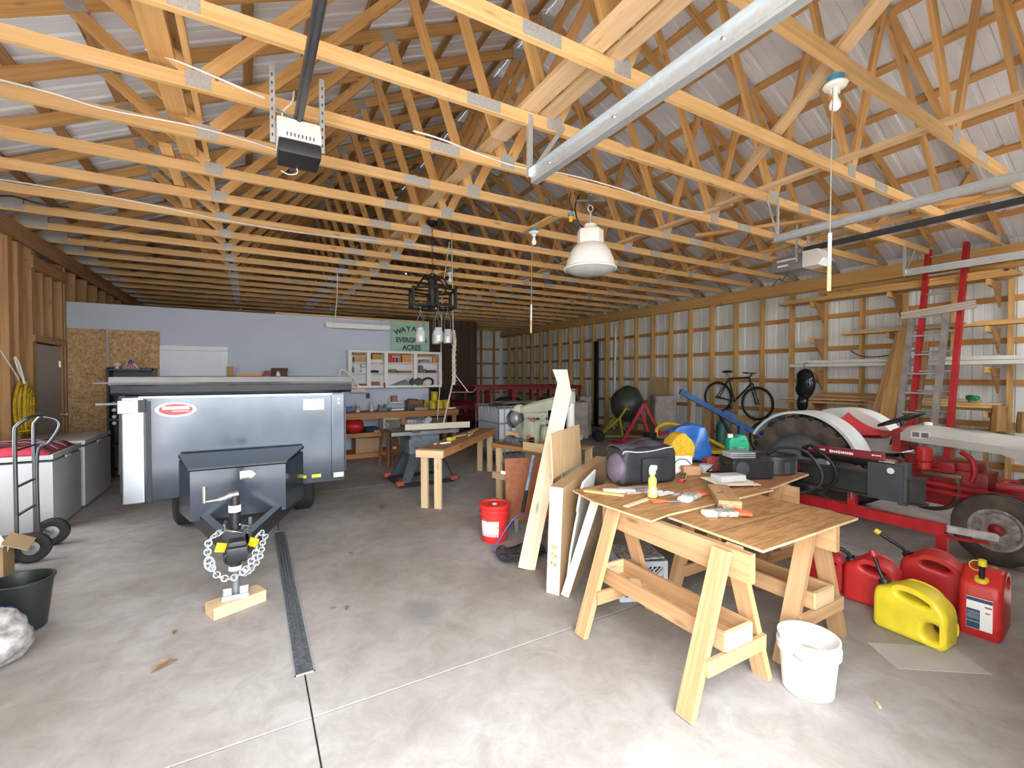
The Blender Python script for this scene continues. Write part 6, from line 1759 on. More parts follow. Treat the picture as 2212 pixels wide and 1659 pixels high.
# red can seen end-on with the label
t = gascan((3.93, 0.955, 0), R(6), REDPL, 'red fuel can with a blue and white label turned to the bucket', 0.32, 0.19, 0.40)
spout(t, (-0.112, 0, 0.335), [(-0.118, -0.002, 0.37), (-0.125, -0.004, 0.44)])
B().ring((-0.128, 0.022, 0.43), 0.03, 0.003, axis=(1, 0.3, 0), n=18, m=5).o('cap_tether', YELPL, t, 60)
B().cyl((0.02, -0.04, 0.375), (0.02, -0.04, 0.398), 0.014, n=12).o('vent_cap', YELPL, t, 40)
LBL = B().box((-0.1615, 0, 0.15), (0.003, 0.112, 0.19)).o('label', PAPER, t)
NAVYP = mat('navy label print', (0.03, 0.06, 0.16), 0.5, var=0.15, scale=60)
B().box((-0.1635, 0.0, 0.232), (0.001, 0.111, 0.02)).box((-0.1635, 0.026, 0.115), (0.001, 0.058, 0.115)).o('label_print', NAVYP, LBL)
B().box((-0.1642, 0.026, 0.098), (0.001, 0.056, 0.006)).o('green_line', mat('green label line', (0.25, 0.6, 0.2), 0.5), LBL)
B().box((-0.1642, 0.026, 0.138), (0.001, 0.05, 0.045)).o('text_block', mat('blue grey print', (0.22, 0.27, 0.36), 0.5, var=0.3, scale=120), LBL)
B().box((-0.1642, -0.038, 0.20), (0.001, 0.03, 0.008)).box((-0.1642, -0.035, 0.165), (0.001, 0.02, 0.006)).o('red_mark', RED, LBL)
B().box((-0.1605, 0, 0.272), (0.004, 0.10, 0.04), bev=0.002).o('raised_panel', mat('worn red plastic', (0.58, 0.07, 0.05), 0.45, var=0.1), t)
# yellow can in front
t = gascan((3.475, 1.15, 0), R(-92), YELPL, 'yellow fuel can standing in front of the red ones', 0.36, 0.17, 0.315, low=True)
spout(t, (-0.145, 0, 0.265), [(-0.17, 0.0, 0.31), (-0.215, 0.015, 0.41)], collar=BLACK, cap=RED, r=0.011)
t = gascan((3.74, 1.46, 0), R(-80), REDPL, 'red fuel can with a drooping yellow tipped spout', 0.31, 0.20, 0.32)
spout(t, (-0.12, -0.02, 0.265), [(-0.14, -0.03, 0.31), (-0.17, -0.05, 0.335), (-0.215, -0.06, 0.335)], collar=BLACK)
t = gascan((4.13, 1.26, 0), R(-80), REDPL, 'red fuel can with a long raised spout beside the splitter leg', 0.34, 0.21, 0.345)
spout(t, (-0.135, 0.0, 0.285), [(-0.17, 0.02, 0.32), (-0.25, 0.03, 0.355), (-0.31, 0.03, 0.39)], collar=BLACK)
gascan((3.74, 1.75, 0), R(-75), REDPL, 'dark red fuel can mostly hidden behind the others', 0.24, 0.17, 0.27)
tag(B().box((0, 0, 0.0015), (0.46, 0.24, 0.003), bev=0.001, seg=1).o('flattened_carton', mat('pale stained mat', (0.46, 0.43, 0.40), 0.9, var=0.06, scale=4), None, None, loc=(3.26, 1.02, 0), rot=(0, 0, R(-36))), 'pale flattened sheet on the floor under the yellow can', 'mat')

# ================================================================ LOG SPLITTER
SPX = 4.60
t = thing('log_splitter', 'red framed log splitter with a black beam and cylinder', 'log splitter', (SPX, 1.95, 0))
BEAM = mat('dark grey steel beam', (0.055, 0.057, 0.055), 0.45, metal=0.3, var=0.15)
B().box((0, 0.02, 0.655), (0.012, 1.02, 0.20)).box((0, 0.02, 0.755), (0.13, 1.02, 0.014)).box((0, 0.02, 0.555), (0.13, 1.02, 0.014)).o('beam', BEAM, t)
B().box((-0.01, -0.36, 0.70), (0.10, 0.06, 0.34), bev=0.004).o('end_plate', mat('blue grey plate steel', (0.10, 0.115, 0.125), 0.4, metal=0.4, var=0.1), t)
B().box((-0.068, -0.25, 0.70), (0.012, 0.24, 0.30)).o('side_plate', MATS['blue grey plate steel'], t)
B().cyl((-0.078, -0.29, 0.80), (-0.066, -0.29, 0.80), 0.025, n=18).o('white_disc', WHITEPL, t, 40)
B().cyl((0, -0.20, 0.855), (0, 0.42, 0.855), 0.055, n=22).o('hydraulic_cylinder', BLACKM, t, 40)
cv = B().box((-0.03, 0.08, 0.90), (0.11, 0.60, 0.055), bev=0.006).o('red_cover', DKRED, t, 40)
for y0, n_, z_, h_ in ((0.15, 11, 0.900, 0.022), (0.34, 5, 0.905, 0.014), (0.27, 5, 0.905, 0.014), (-0.17, 4, 0.912, 0.010)):
    for k in range(n_):
        B().box((-0.0862, y0 - 0.017 * k, z_), (0.0012, 0.012 if k % 3 else 0.014, h_ * (1.25 if k in (0, 4) else 0.9))).o('worn_print', PAPER, cv)
B().cyl((0, -0.20, 0.855), (0, -0.30, 0.855), 0.03, n=16).o('piston_rod', CHROME, t, 40)
B().prism([(0.20, 0.76), (0.30, 0.76), (0.25, 0.86)], -0.03, 0.03, 'YZ').o('wedge', GREY, t)
B().box((-0.03, 0.55, 0.52), (0.26, 0.26, 0.30), bev=0.02).o('engine_block', BLACKM, t, 40)
B().cyl((-0.03, 0.55, 0.67), (-0.03, 0.55, 0.75), 0.11, n=20).o('engine_shroud', DKRED, t, 40)
board('frame_rail', (-0.02, -0.62, 0.40), (-0.02, 0.50, 0.40), 0.075, 0.085, RED, t)
board('frame_post', (-0.02, -0.60, 0.0), (-0.02, -0.60, 0.38), 0.065, 0.05, RED, t, up=(1, 0, 0))
B().box((-0.02, -0.60, 0.008), (0.14, 0.12, 0.016)).o('foot_plate', RED, t)
board('frame_post', (-0.02, 0.0, 0.44), (-0.02, 0.0, 0.56), 0.06, 0.05, RED, t, up=(1, 0, 0))
B().cyl((-0.06, -0.005, 0.50), (-0.06, -0.005, 0.56), 0.012, n=10).o('pin', CHROME, t)
board('hitch_arm', (-0.02, -0.62, 0.415), (0.13, -0.86, 0.39), 0.055, 0.045, mat('bare white steel', (0.72, 0.72, 0.70), 0.4, metal=0.3, var=0.15, scale=20), t)
board('hitch_arm', (-0.02, -0.62, 0.35), (0.10, -0.82, 0.345), 0.03, 0.02, RED, t)
board('frame_rail', (-0.05, 0.42, 0.33), (-0.05, 0.12, 0.33), 0.05, 0.05, WHITEPL, t)
board('frame_post', (-0.03, 0.12, 0.20), (-0.03, 0.12, 0.37), 0.06, 0.05, RED, t, up=(1, 0, 0))
for s in (-1, 1):
    w_ = B().lathe([(0.09, -0.04), (0.17, -0.06), (0.20, -0.03), (0.20, 0.03), (0.17, 0.06), (0.09, 0.04)], 22, c=(0.05 + s * 0.26, 0.45, 0.20), axis=(1, 0, 0), cap0=False, cap1=False).o('tire', RUBBER, t, 40)
    B().lathe([(0, -0.03), (0.085, -0.03), (0.09, -0.04), (0.09, 0.04), (0.085, 0.03), (0, 0.03)], 18, c=(0.05 + s * 0.26, 0.45, 0.20), axis=(1, 0, 0)).o('rim', WHITEPL, w_, 40)
B().cyl((-0.21, 0.45, 0.20), (0.31, 0.45, 0.20), 0.016, n=10).box((0.0, 0.45, 0.28), (0.05, 0.05, 0.18)).o('axle', BLACKM, t)
B().tube(spline([(-0.06, 0.40, 0.84), (-0.12, 0.30, 0.93), (-0.12, 0.12, 0.80), (-0.10, 0.10, 0.65), (-0.10, 0.22, 0.53), (-0.08, 0.4, 0.50)], 6), 0.016, 8).o('hydraulic_hose', BLACK, t, 60)

# ================================================================ TRACTOR
TRX, TRR, TRF = 5.95, 2.80, 1.24
t = thing('tractor', 'old red tractor with white hood and fenders parked by the wall', 'tractor', (TRX, 2.0, 0))
TW = mat('tractor white enamel', (0.80, 0.79, 0.74), 0.4, var=0.06, scale=4)
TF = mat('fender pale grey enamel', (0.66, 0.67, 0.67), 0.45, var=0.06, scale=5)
TR = mat('tractor red enamel', (0.42, 0.018, 0.022), 0.45, var=0.2, scale=8)
def tire(cx, cy, cz, Ro, Ri, wd, nl, nm='rear_tire', m=DUSTY):
    w_ = B().lathe([(Ri, -wd * 0.40), (Ri + 0.03, -wd * 0.5), (Ro * 0.88, -wd * 0.5), (Ro * 0.965, -wd * 0.40), (Ro * 0.965, wd * 0.40), (Ro * 0.88, wd * 0.5), (Ri + 0.03, wd * 0.5), (Ri, wd * 0.40)], 44, c=(cx, cy, cz), axis=(1, 0, 0), cap0=False, cap1=False).o(nm, m, t, 40)
    if nl:
        lg = B()
        for k in range(nl):
            for s in (-1, 1):
                a = 2 * math.pi * (k + 0.5 * (s > 0)) / nl
                ca, sa = math.cos(a), math.sin(a)
                M = Matrix(((1, 0, 0), (0, ca, -sa), (0, sa, ca)))
                Mz = M @ Euler((0, 0, s * 0.6)).to_matrix()
                c_ = Vector((cx + s * wd * 0.24, cy + ca * Ro * 0.965, cz + sa * Ro * 0.965))
                q = Matrix((Vector((1, 0, 0)), Vector((0, -sa, ca)), Vector((0, ca, sa)))).transposed()
                lg.box(c_, (wd * 0.56, 0.05, Ro * 0.075), q @ Euler((0, 0, s * 0.7)).to_matrix())
        lg.o('tread_lugs', RUBBER, w_)
    return w_
for s in (-1, 1):
    w_ = tire(s * 0.49, TRR - 2.0, 0.565, 0.565, 0.36, 0.24, 22)
    B().lathe([(0, -0.03), (0.10, -0.04), (0.11, -0.01), (0.28, 0.0), (0.35, -0.06), (0.36, -0.09), (0.36, 0.09), (0.34, 0.05), (0.28, 0.02), (0, 0.03)], 32, c=(s * 0.49, TRR - 2.0, 0.565), axis=(s, 0, 0)).o('rear_rim', GREY, w_, 40)
    f_ = tire(s * 0.55, TRF - 2.0, 0.295, 0.295, 0.175, 0.15, 0, 'front_tire')
    B().ring((s * 0.55 + 0.03, TRF - 2.0, 0.295), 0.283, 0.010, axis=(1, 0, 0), n=36, m=6).ring((s * 0.55 - 0.03, TRF - 2.0, 0.295), 0.283, 0.010, axis=(1, 0, 0), n=36, m=6).o('tread_rib', RUBBER, f_, 60)
    B().lathe([(0, 0.055), (0.05, 0.05), (0.055, 0.02), (0.13, 0.015), (0.155, 0.055), (0.178, 0.06), (0.178, -0.06), (0, -0.05)], 30, c=(s * 0.55, TRF - 2.0, 0.295), axis=(s, 0, 0)).o('front_rim', mat('flaking white rim', (0.46, 0.44, 0.41), 0.7, var=0.2, scale=24, col2=(0.22, 0.20, 0.17)), f_, 40)
    B().lathe([(0, 0.075), (0.035, 0.07), (0.05, 0.055), (0.052, 0.03), (0, 0.03)], 20, c=(s * 0.55, TRF - 2.0, 0.295), axis=(s, 0, 0)).o('hub_cap', TR, f_, 40)
    # fender: curved sheet over the rear wheel with a closed inner skirt and a rolled outer lip
    CY, CZ, RF = TRR - 2.0, 0.565, 0.615
    ar = [(CY - math.cos(R(a)) * RF, CZ + math.sin(R(a)) * RF) for a in range(14, 151, 4)]
    ar2 = [(CY - math.cos(R(a)) * (RF - 0.012), CZ + math.sin(R(a)) * (RF - 0.012)) for a in range(14, 151, 4)]
    x0, x1 = sorted((s * 0.345, s * 0.64))
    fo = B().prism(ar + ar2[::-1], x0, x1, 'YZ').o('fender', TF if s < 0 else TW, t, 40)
    x0, x1 = sorted((s * 0.337, s * 0.347))
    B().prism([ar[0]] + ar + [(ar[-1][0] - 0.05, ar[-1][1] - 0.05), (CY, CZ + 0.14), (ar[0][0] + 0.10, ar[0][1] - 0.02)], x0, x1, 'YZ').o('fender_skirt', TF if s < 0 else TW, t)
    ar3 = [(CY - math.cos(R(a)) * (RF - 0.028), CZ + math.sin(R(a)) * (RF - 0.028)) for a in range(14, 151, 4)]
    x0, x1 = sorted((s * 0.634, s * 0.642))
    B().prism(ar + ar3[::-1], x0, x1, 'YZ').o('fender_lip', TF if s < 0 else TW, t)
    if s > 0:
        B().ball((s * 0.335, 0.42, 0.93), (0.008, 0.02, 0.02), 10).o('fender_bolt', BLACK, t, 60)
# transmission, engine
B().box((0, 0.45, 0.52), (0.34, 0.85, 0.34), bev=0.06).cyl((-0.40, 0.80, 0.565), (0.40, 0.80, 0.565), 0.09, n=20).o('transmission', TR, t, 40)
B().box((0, -0.25, 0.50), (0.30, 0.70, 0.36), bev=0.03).box((0, -0.25, 0.70), (0.24, 0.55, 0.10), bev=0.02).o('engine', TR, t, 40)
B().lathe([(0, 0.0), (0.055, 0.005), (0.058, 0.06), (0.05, 0.075), (0.065, 0.09), (0.065, 0.21), (0.03, 0.225), (0, 0.225)], 22, c=(-0.24, -0.17, 0.66)).o('air_cleaner', REDPL, t, 40)
B().tube(spline([(-0.17, -0.42, 0.86), (-0.20, -0.50, 0.80), (-0.20, -0.52, 0.68), (-0.20, -0.50, 0.60)]), 0.022, 8).o('manifold_pipe', RED, t, 60)
B().box((-0.19, -0.33, 0.70), (0.07, 0.12, 0.10), bev=0.015).cyl((-0.24, -0.34, 0.70), (-0.20, -0.34, 0.70), 0.03).o('carburettor', TR, t, 40)
B().box((-0.16, -0.28, 0.62), (0.05, 0.30, 0.04), bev=0.01).o('brass_manifold', mat('dull brass', (0.28, 0.20, 0.10), 0.5, metal=0.4, var=0.2), t, 40)
B().tube(spline([(-0.20, -0.40, 0.60), (-0.22, -0.42, 0.50), (-0.22, -0.38, 0.36), (-0.16, -0.25, 0.28), (-0.1, -0.1, 0.26)]), 0.02, 8).o('exhaust_pipe', mat('rusty pipe', (0.12, 0.09, 0.06), 0.7, var=0.3), t, 60)
for z, y1 in ((0.56, -0.90), (0.50, -0.62)):
    B().bar((-0.26, 0.25, z), (-0.30, y1, z - 0.03), 0.025, 0.03).o('radius_rod', RED, t)
B().box((0, -0.74, 0.36), (0.95, 0.09, 0.09), bev=0.01).box((0, -0.74, 0.46), (0.30, 0.2, 0.2), bev=0.02).o('front_axle', TR, t, 40)
for s in (-1, 1):
    B().cyl((s * 0.44, -0.74, 0.28), (s * 0.44, -0.74, 0.42), 0.03).o('spindle', TR, t, 40)
B().box((-0.17, -0.78, 0.60), (0.12, 0.24, 0.05), rot=(0, 0, 0.1), bev=0.01).box((-0.20, -0.74, 0.66), (0.03, 0.14, 0.02)).o('steering_link', RED, t, 40)
B().prism([(-0.10, 0.30), (0.12, 0.30), (0.30, 0.42), (-0.30, 0.42)], -0.12, 0.12, 'YZ', bev=0.02).o('oil_pan', TR, t, 40)
B().box((0, -1.05, 0.68), (0.36, 0.08, 0.42), bev=0.02).o('radiator', BLACK, t, 40)
# hood: rounded section swept along the tractor, arch cut near the front
hd = B()
secs = []
N_ = 18
for k in range(N_ + 1):
    f = k / N_
    y = 0.02 - 1.30 * f
    top = 1.085 - 0.10 * f
    r_ = 0.0 if f > 0.06 else 0.05 * (1 - f / 0.06)
    low = 0.925 - 0.07 * f
    if f > 0.55:
        low -= 0.30 * min(1.0, (f - 0.55) / 0.28) ** 1.6
    wv = 0.235 + 0.015 * math.sin(f * 3)
    pts = [(-wv - 0.005, low), (-wv, (top + low) / 2), (-wv * 0.98, top - 0.075 - r_), (-wv * 0.80, top - 0.02 - r_), (-wv * 0.45, top - 0.003 - r_ * 0.8), (0, top - r_ * 0.7), (wv * 0.45, top - 0.003 - r_ * 0.8), (wv * 0.80, top - 0.02 - r_), (wv * 0.98, top - 0.075 - r_), (wv, (top + low) / 2), (wv + 0.005, low)]
    secs.append([hd.bm.verts.new((x, y, z)) for x, z in pts])
for a, c_ in zip(secs, secs[1:]):
    for k in range(10):
        hd.bm.faces.new((a[k], a[k + 1], c_[k + 1], c_[k]))
bmesh.ops.solidify(hd.bm, geom=hd.bm.faces[:], thickness=0.012)
ho = hd.o('hood', TW, t, 50)
B().box((-0.240, -0.14, 0.99), (0.006, 0.15, 0.075), bev=0.002, seg=1).o('badge_plate', TW, ho)
for y in (-0.105, -0.175):
    B().box((-0.2435, y, 0.995), (0.003, 0.055, 0.045)).o('badge', mat('grey mesh badge', (0.25, 0.25, 0.25), 0.6, var=0.3, scale=90), ho)
B().lathe([(0, 0), (0.032, 0.0), (0.036, 0.01), (0.036, 0.024), (0.02, 0.032), (0, 0.032)], 20, c=(0.0, -0.12, 1.075)).o('fuel_cap', OPENW, ho, 40)
B().box((0.0, -0.30, 1.058), (0.03, 0.5, 0.006)).o('hood_seam', GREY, ho)
B().prism([(0.02, 0.80), (0.10, 0.80), (0.10, 1.02), (0.02, 1.06)], -0.22, 0.22, 'YZ', bev=0.02).o('dashboard', TR, t, 40)
# seat
st = B().grid(lambda u, v: Vector(((v - 0.5) * 0.54 * (0.55 + 0.45 * math.sin(math.pi * min(1, 0.25 + u * 0.75))), 0.69 - 0.46 * u, 0.93 + 0.15 * (1 - u) ** 3 + 0.06 * (abs(v - 0.5) * 2) ** 2 * (1 - 0.3 * u) - 0.02 * math.sin(math.pi * u))), 12, 12, 0.03)
st.o('seat', RED, t, 60)
B().bar((0, 0.60, 0.60), (0, 0.52, 0.91), 0.06, 0.02).o('seat_spring', BLACKM, t)
# steering wheel
sw = B().ring((0.0, 0.10, 1.115), 0.20, 0.012, axis=(0, 0.45, 1), n=36, m=8)
for k in range(3):
    a = R(120 * k + 40)
    q = Vector((0, 0.45, 1)).to_track_quat('Z', 'Y').to_matrix()
    sw.tube([(0, 0.10, 1.115), Vector((0, 0.10, 1.115)) + q @ Vector((0.2 * math.cos(a), 0.2 * math.sin(a), 0))], 0.008, 6)
sw.o('steering_wheel', BLACK, t, 60)
B().cyl((0.0, 0.10, 1.115), (0.0, 0.02, 0.80), 0.018).o('steering_column', BLACKM, t, 40)
B().lathe([(0, 0), (0.02, 0), (0.022, 0.012), (0, 0.018)], 12, c=(0.0, 0.105, 1.12), axis=(0, 0.45, 1)).o('horn_cap', WHITEPL, t, 40)
B().tube([(-0.08, 0.16, 0.85), (-0.14, 0.10, 1.0)], 0.008, 6).ball((-0.14, 0.10, 1.0), 0.016, 8).o('throttle_lever', BLACK, t, 50)
# ================================================================ ALONG THE LONG WALL
t = thing('lumber_rack', 'timber bracket rack fixed to the wall studs', 'rack', (9.4, 3.4, 0))
for y in (1.15, -0.03, -1.18):
    for z in (2.88, 2.22, 1.64, 1.005):
        board('arm', (0.0, y, z), (-0.40, y, z + 0.02), 0.04, 0.085, PINE_GOLD, t)
        B().prism([(0.0, z + 0.04), (-0.34, z + 0.04), (-0.02, z - 0.32)], y - 0.045, y - 0.02, 'XZ').o('gusset', BROWN, t)
G7 = 'planks on the wall rack'
def pl(p0, p1, wd, th, m, label, name='plank'):
    return tag(board(name, p0, p1, wd, th, m), label, 'plank', G7)
pl((9.10, 5.15, 2.968), (9.10, 1.92, 2.968), 0.20, 0.038, PINE_GOLD, 'long plank on the top tier of the wall rack, outer one')
pl((9.28, 5.0, 2.968), (9.28, 2.05, 2.968), 0.12, 0.038, PINE_GOLD, 'long plank on the top tier of the wall rack, next to the studs')
pl((9.12, 5.05, 3.007), (9.14, 1.95, 3.007), 0.18, 0.036, PINE_GOLD, 'plank lying on the other planks of the top tier')
pl((9.10, 4.3, 3.045), (9.12, 2.1, 3.045), 0.16, 0.036, PINE, 'uppermost plank of the top tier of the wall rack')
pl((9.10, 4.05, 2.308), (9.10, 1.2, 2.308), 0.22, 0.036, PINE_GOLD, 'wide plank on the second tier of the wall rack')
pl((9.13, 3.9, 2.346), (9.11, 2.5, 2.346), 0.20, 0.036, GREYWOOD, 'weathered plank on the second tier of the wall rack')
pl((9.16, 2.4, 2.346), (9.16, 1.1, 2.346), 0.15, 0.030, PINE, 'pale plank on the second tier past the ladders')
GUT = mat('cream gutter metal', (0.74, 0.73, 0.66), 0.4, var=0.05)
for k, (x, y0, y1, z, lb) in enumerate(((9.05, 4.92, 1.0, 1.735, 'long cream gutter on the wall rack, front one'), (9.17, 4.7, 1.0, 1.735, 'long cream gutter on the wall rack, middle one'), (9.11, 4.85, 1.2, 1.80, 'long cream gutter stacked on the two others'))):
    b = B()
    prof = [(-0.055, 0.06), (-0.05, 0.005), (-0.04, 0.0), (0.045, 0.0), (0.055, 0.06), (0.051, 0.06), (0.042, 0.006), (-0.038, 0.006), (-0.047, 0.06)]
    b.prism([(u, v) for u, v in prof], y1, y0, 'XZ')
    tag(b.o('gutter', GUT, None, None, loc=(x, 0, z)), lb, 'gutter', 'gutters on the wall rack')
G8 = 'lumber pile on the lowest rack tier'
spec = [((9.06, 5.1, 1.09), (9.10, 3.2, 1.09), 0.14, PINE, 'lowest long brown board of the pile, sticking out past the garment bag'),
        ((9.22, 4.7, 1.09), (9.20, 2.1, 1.09), 0.14, PINE_GOLD, 'inner bottom board of the lumber pile'),
        ((9.05, 3.6, 1.132), (9.12, 2.05, 1.132), 0.16, PINE_GOLD, 'board ending by the far post low in the lumber pile'),
        ((9.16, 4.5, 1.172), (9.02, 3.0, 1.172), 0.12, BROWN, 'slanting brown board in the lumber pile'),
        ((9.08, 2.9, 1.172), (9.16, 2.1, 1.172), 0.14, PINE_NEW, 'pale short board beside the ladder foot in the lumber pile'),
        ((9.20, 4.6, 1.212), (9.14, 3.3, 1.212), 0.10, PINE, 'thin board high in the lumber pile'),
        ((9.10, 2.95, 1.212), (9.10, 2.3, 1.212), 0.16, PINE_NEW, 'pale board on top of the pile by the green twine'),
        ((9.22, 4.4, 1.252), (9.20, 2.6, 1.252), 0.10, BROWN, 'topmost dark board of the lumber pile')]
for p0, p1, wd, m, lb in spec:
    tag(board('lumber', p0, p1, wd, 0.036, m), lb, 'board', G8)
tag(board('lath', (9.02, 5.2, 1.135), (9.0, 3.65, 1.155), 0.03, 0.02, PINE_NEW), 'thin pale lath lying across the front of the lumber pile', 'stick', G8)
tag(B().ball((0, 0, 0), (0.04, 0.09, 0.05), 12).wobble(0.03, 14, 3).o('green_twine', mat('green twine', (0.04, 0.28, 0.12), 0.8, var=0.2), None, 50, loc=(9.04, 2.36, 1.24)), 'bunch of green twine on the lumber pile', 'twine')
tag(B().tube(spline([(9.36, 4.05, 2.02), (9.3, 3.85, 1.92), (9.28, 3.6, 1.90), (9.3, 3.3, 1.95), (9.36, 3.05, 2.0)]), 0.008, 6).o('electric_cable', DKGREY, None, 60), 'dark cord drooping between the studs above the gutters', 'cord')

# ladders
def ladder(name, y0, y1, xb, zb, xt, zt, mrail, label, wr_=0.09, tr=0.06, nr=11, red_from=None, mr2=None):
    t = thing(name, label, 'ladder', (xb, (y0 + y1) / 2, zb), group='ladders leaning on the wall')
    top = Vector((xt - xb, 0, zt - zb))
    for y in (y0, y1):
        yy = y - (y0 + y1) / 2
        board('rail', (0, yy, 0), (top.x, yy, top.z), tr, wr_, mrail, t, up=(1, 0, 0))
        B().box((top.x, yy, top.z - 0.02), (0.07, 0.04, 0.07), bev=0.01).o('rail_cap', mrail if mrail is not GALV else DKGREY, t, 40)
        B().box((0, yy, 0.03), (0.09, 0.05, 0.06), bev=0.01).o('foot', BLACK, t, 40)
    for k in range(nr):
        f = (k + 0.6) / nr
        p = top * f
        B().cyl((p.x, -(y1 - y0) / 2, p.z), (p.x, (y1 - y0) / 2, p.z), 0.014, n=10).o('rung', GALV, t, 40)
    return t
ALU = mat('dull aluminium', (0.42, 0.40, 0.37), 0.45, metal=0.4, var=0.15)
ladder('extension_ladder', 2.47, 2.90, 8.42, 0.0, 9.10, 3.52, RED, 'tall red extension ladder leaning on the wall rack', nr=12)
ladder('aluminium_ladder', 2.60, 3.0, 8.22, 0.0, 8.86, 2.58, ALU, 'dull aluminium ladder leaning in front of the red one', nr=9)
tag(board('grey_plank', (8.74, 3.10, 2.50), (8.79, 2.28, 2.58), 0.03, 0.11, GREYWOOD), 'pale board lashed across the ladders', 'plank')
# planks leaning behind the tractor
for k, (y0, y1, xb, zt, wd, m, lb) in enumerate(((3.55, 3.20, 8.45, 2.25, 0.10, BROWN, 'narrow dark plank leaning beside the ladders'), (3.32, 3.12, 8.55, 2.28, 0.16, PINE_GOLD, 'tall brown plank leaning beside the ladders'), (3.28, 3.20, 8.35, 1.75, 0.18, PINE, 'shorter wide plank leaning in front of the others'), (2.98, 2.86, 8.6, 2.1, 0.14, BROWN, 'plank leaning behind the aluminium ladder'))):
    tag(board('leaning_plank', (xb, y0, 0.0), (8.98 - 0.04 * k, y1, zt), wd, 0.036, m, None, up=(1, 0, 0.3)), lb, 'plank', 'planks leaning by the ladders')
# garment bag
t = thing('garment_bag', 'shiny black plastic bag hanging from the gutters', 'bag', (8.93, 4.60, 0.92))
b = B().ball((0, 0, 0.50), (0.09, 0.17, 0.30), 22).wobble(0.035, 7, 2)
b.o('upper_bag', mat('shiny black film', (0.02, 0.02, 0.023), 0.18, var=0.2, bump=0.4, scale=12), t, 40)
B().ball((0.0, 0.04, 0.17), (0.06, 0.085, 0.20), 18).wobble(0.025, 8, 5).o('lower_bag', MATS['shiny black film'], t, 40)
B().tube(spline([(0, 0, 0.76), (0.02, 0.03, 0.84), (0.06, 0.0, 0.90), (0.10, 0, 0.88)]), 0.008, 6).o('strap', GREY, t, 60)

# bicycle on the wall
t = thing('bicycle', 'black mountain bike hung on the studs', 'bicycle', (9.22, 6.15, 1.04), group='bicycles')
WY = ((0.47, 0.045), (-0.46, -0.05))
for (y, z), nm in zip(WY, ('rear_wheel', 'front_wheel')):
    w_ = B().ring((0, y, z), 0.335, 0.022, axis=(1, 0, 0), n=44, m=8).o(nm, RUBBER, t, 60)
    B().ring((0, y, z), 0.305, 0.010, axis=(1, 0, 0), n=40, m=6).o('rim', GREY, w_, 60)
    sp = B()
    for k in range(24):
        a = 2 * math.pi * k / 24
        sp.tube([(0.02 * (1 if k % 2 else -1), y, z), (0, y + 0.305 * math.cos(a), z + 0.305 * math.sin(a))], 0.0016, 4)
    so_ = sp.o('spokes', CHROME, w_)
    so_['kind'] = 'stuff'
    B().cyl((-0.05, y, z), (0.05, y, z), 0.02, n=12).o('hub', DKGREY, w_, 40)
FRM = mat('bike frame black', (0.02, 0.022, 0.028), 0.35, var=0.1)
BBk = Vector((0, 0.06, -0.03)); HT = Vector((0, -0.28, 0.50)); HB = Vector((0, -0.32, 0.36)); STp = Vector((0, 0.20, 0.47))
RW = Vector((0, *WY[0])); FW = Vector((0, *WY[1]))
b = B()
for p, q, r_ in ((HT, STp, 0.016), (HB, BBk, 0.019), (STp, BBk, 0.016), (HT, HB, 0.02)):
    b.tube([p, q], r_, 8)
for s in (-1, 1):
    b.tube([STp, RW + Vector((0.06 * s, 0, 0))], 0.010, 6).tube([BBk, RW + Vector((0.06 * s, 0, 0))], 0.010, 6)
b.o('frame', FRM, t, 60)
b = B()
for s in (-1, 1):
    b.tube([HB + Vector((0.045 * s, -0.01, 0)), FW + Vector((0.045 * s, 0, 0))], 0.014, 8)
b.tube([HB + Vector((-0.05, -0.01, 0)), HB + Vector((0.05, -0.01, 0))], 0.016, 8).o('fork', FRM, t, 60)
B().tube([STp, STp + Vector((0, 0.03, 0.13))], 0.013, 8).o('seat_post', GREY, t, 60)
B().ball(STp + Vector((0, 0.04, 0.155)), (0.07, 0.13, 0.03), 14).o('saddle', BLACK, t, 60)
B().tube([HT, HT + Vector((0, -0.06, 0.08))], 0.014, 8).tube([HT + Vector((-0.25, -0.02, 0.10)), HT + Vector((-0.05, -0.07, 0.085)), HT + Vector((0.12, -0.07, 0.085))], 0.011, 8).o('handlebar', BLACK, t, 60)
B().cyl(HT + Vector((-0.25, -0.02, 0.10)), HT + Vector((-0.15, -0.05, 0.092)), 0.017, n=10).o('grip', BLACK, t, 60)
B().ring(BBk + Vector((-0.06, 0, 0)), 0.085, 0.008, axis=(1, 0, 0), n=26, m=5).o('chain_ring', GREY, t, 60)
B().bar(BBk + Vector((-0.08, 0, 0)), BBk + Vector((-0.08, 0.02, -0.17)), 0.012, 0.022).box(BBk + Vector((-0.12, 0.02, -0.18)), (0.09, 0.08, 0.02)).o('crank', GREY, t)
B().box((0.10, 0.0, 0.40), (0.08, 0.04, 0.03)).box((0.12, -0.35, 0.20), (0.06, 0.04, 0.03)).o('wall_hook', PINE, t)
t = thing('old_bicycle', 'second bicycle wheel standing behind the tractor fender', 'wheel', (8.72, 5.20, 0.0))
B().ring((0, 0, 0.345), 0.325, 0.022, axis=(1, 0, 0), n=40, m=8).o('tire', RUBBER, t, 60)
B().ring((0, 0, 0.345), 0.298, 0.009, axis=(1, 0, 0), n=36, m=6).o('rim', GREY, t, 60)
sp = B()
for k in range(24):
    a = 2 * math.pi * k / 24
    sp.tube([(0, 0, 0.345), (0, 0.298 * math.cos(a), 0.345 + 0.298 * math.sin(a))], 0.0015, 4)
so_ = sp.o('spokes', CHROME, t)
so_['kind'] = 'stuff'
B().cyl((-0.05, 0, 0.345), (0.05, 0, 0.345), 0.02, n=10).o('hub', DKGREY, t, 40)
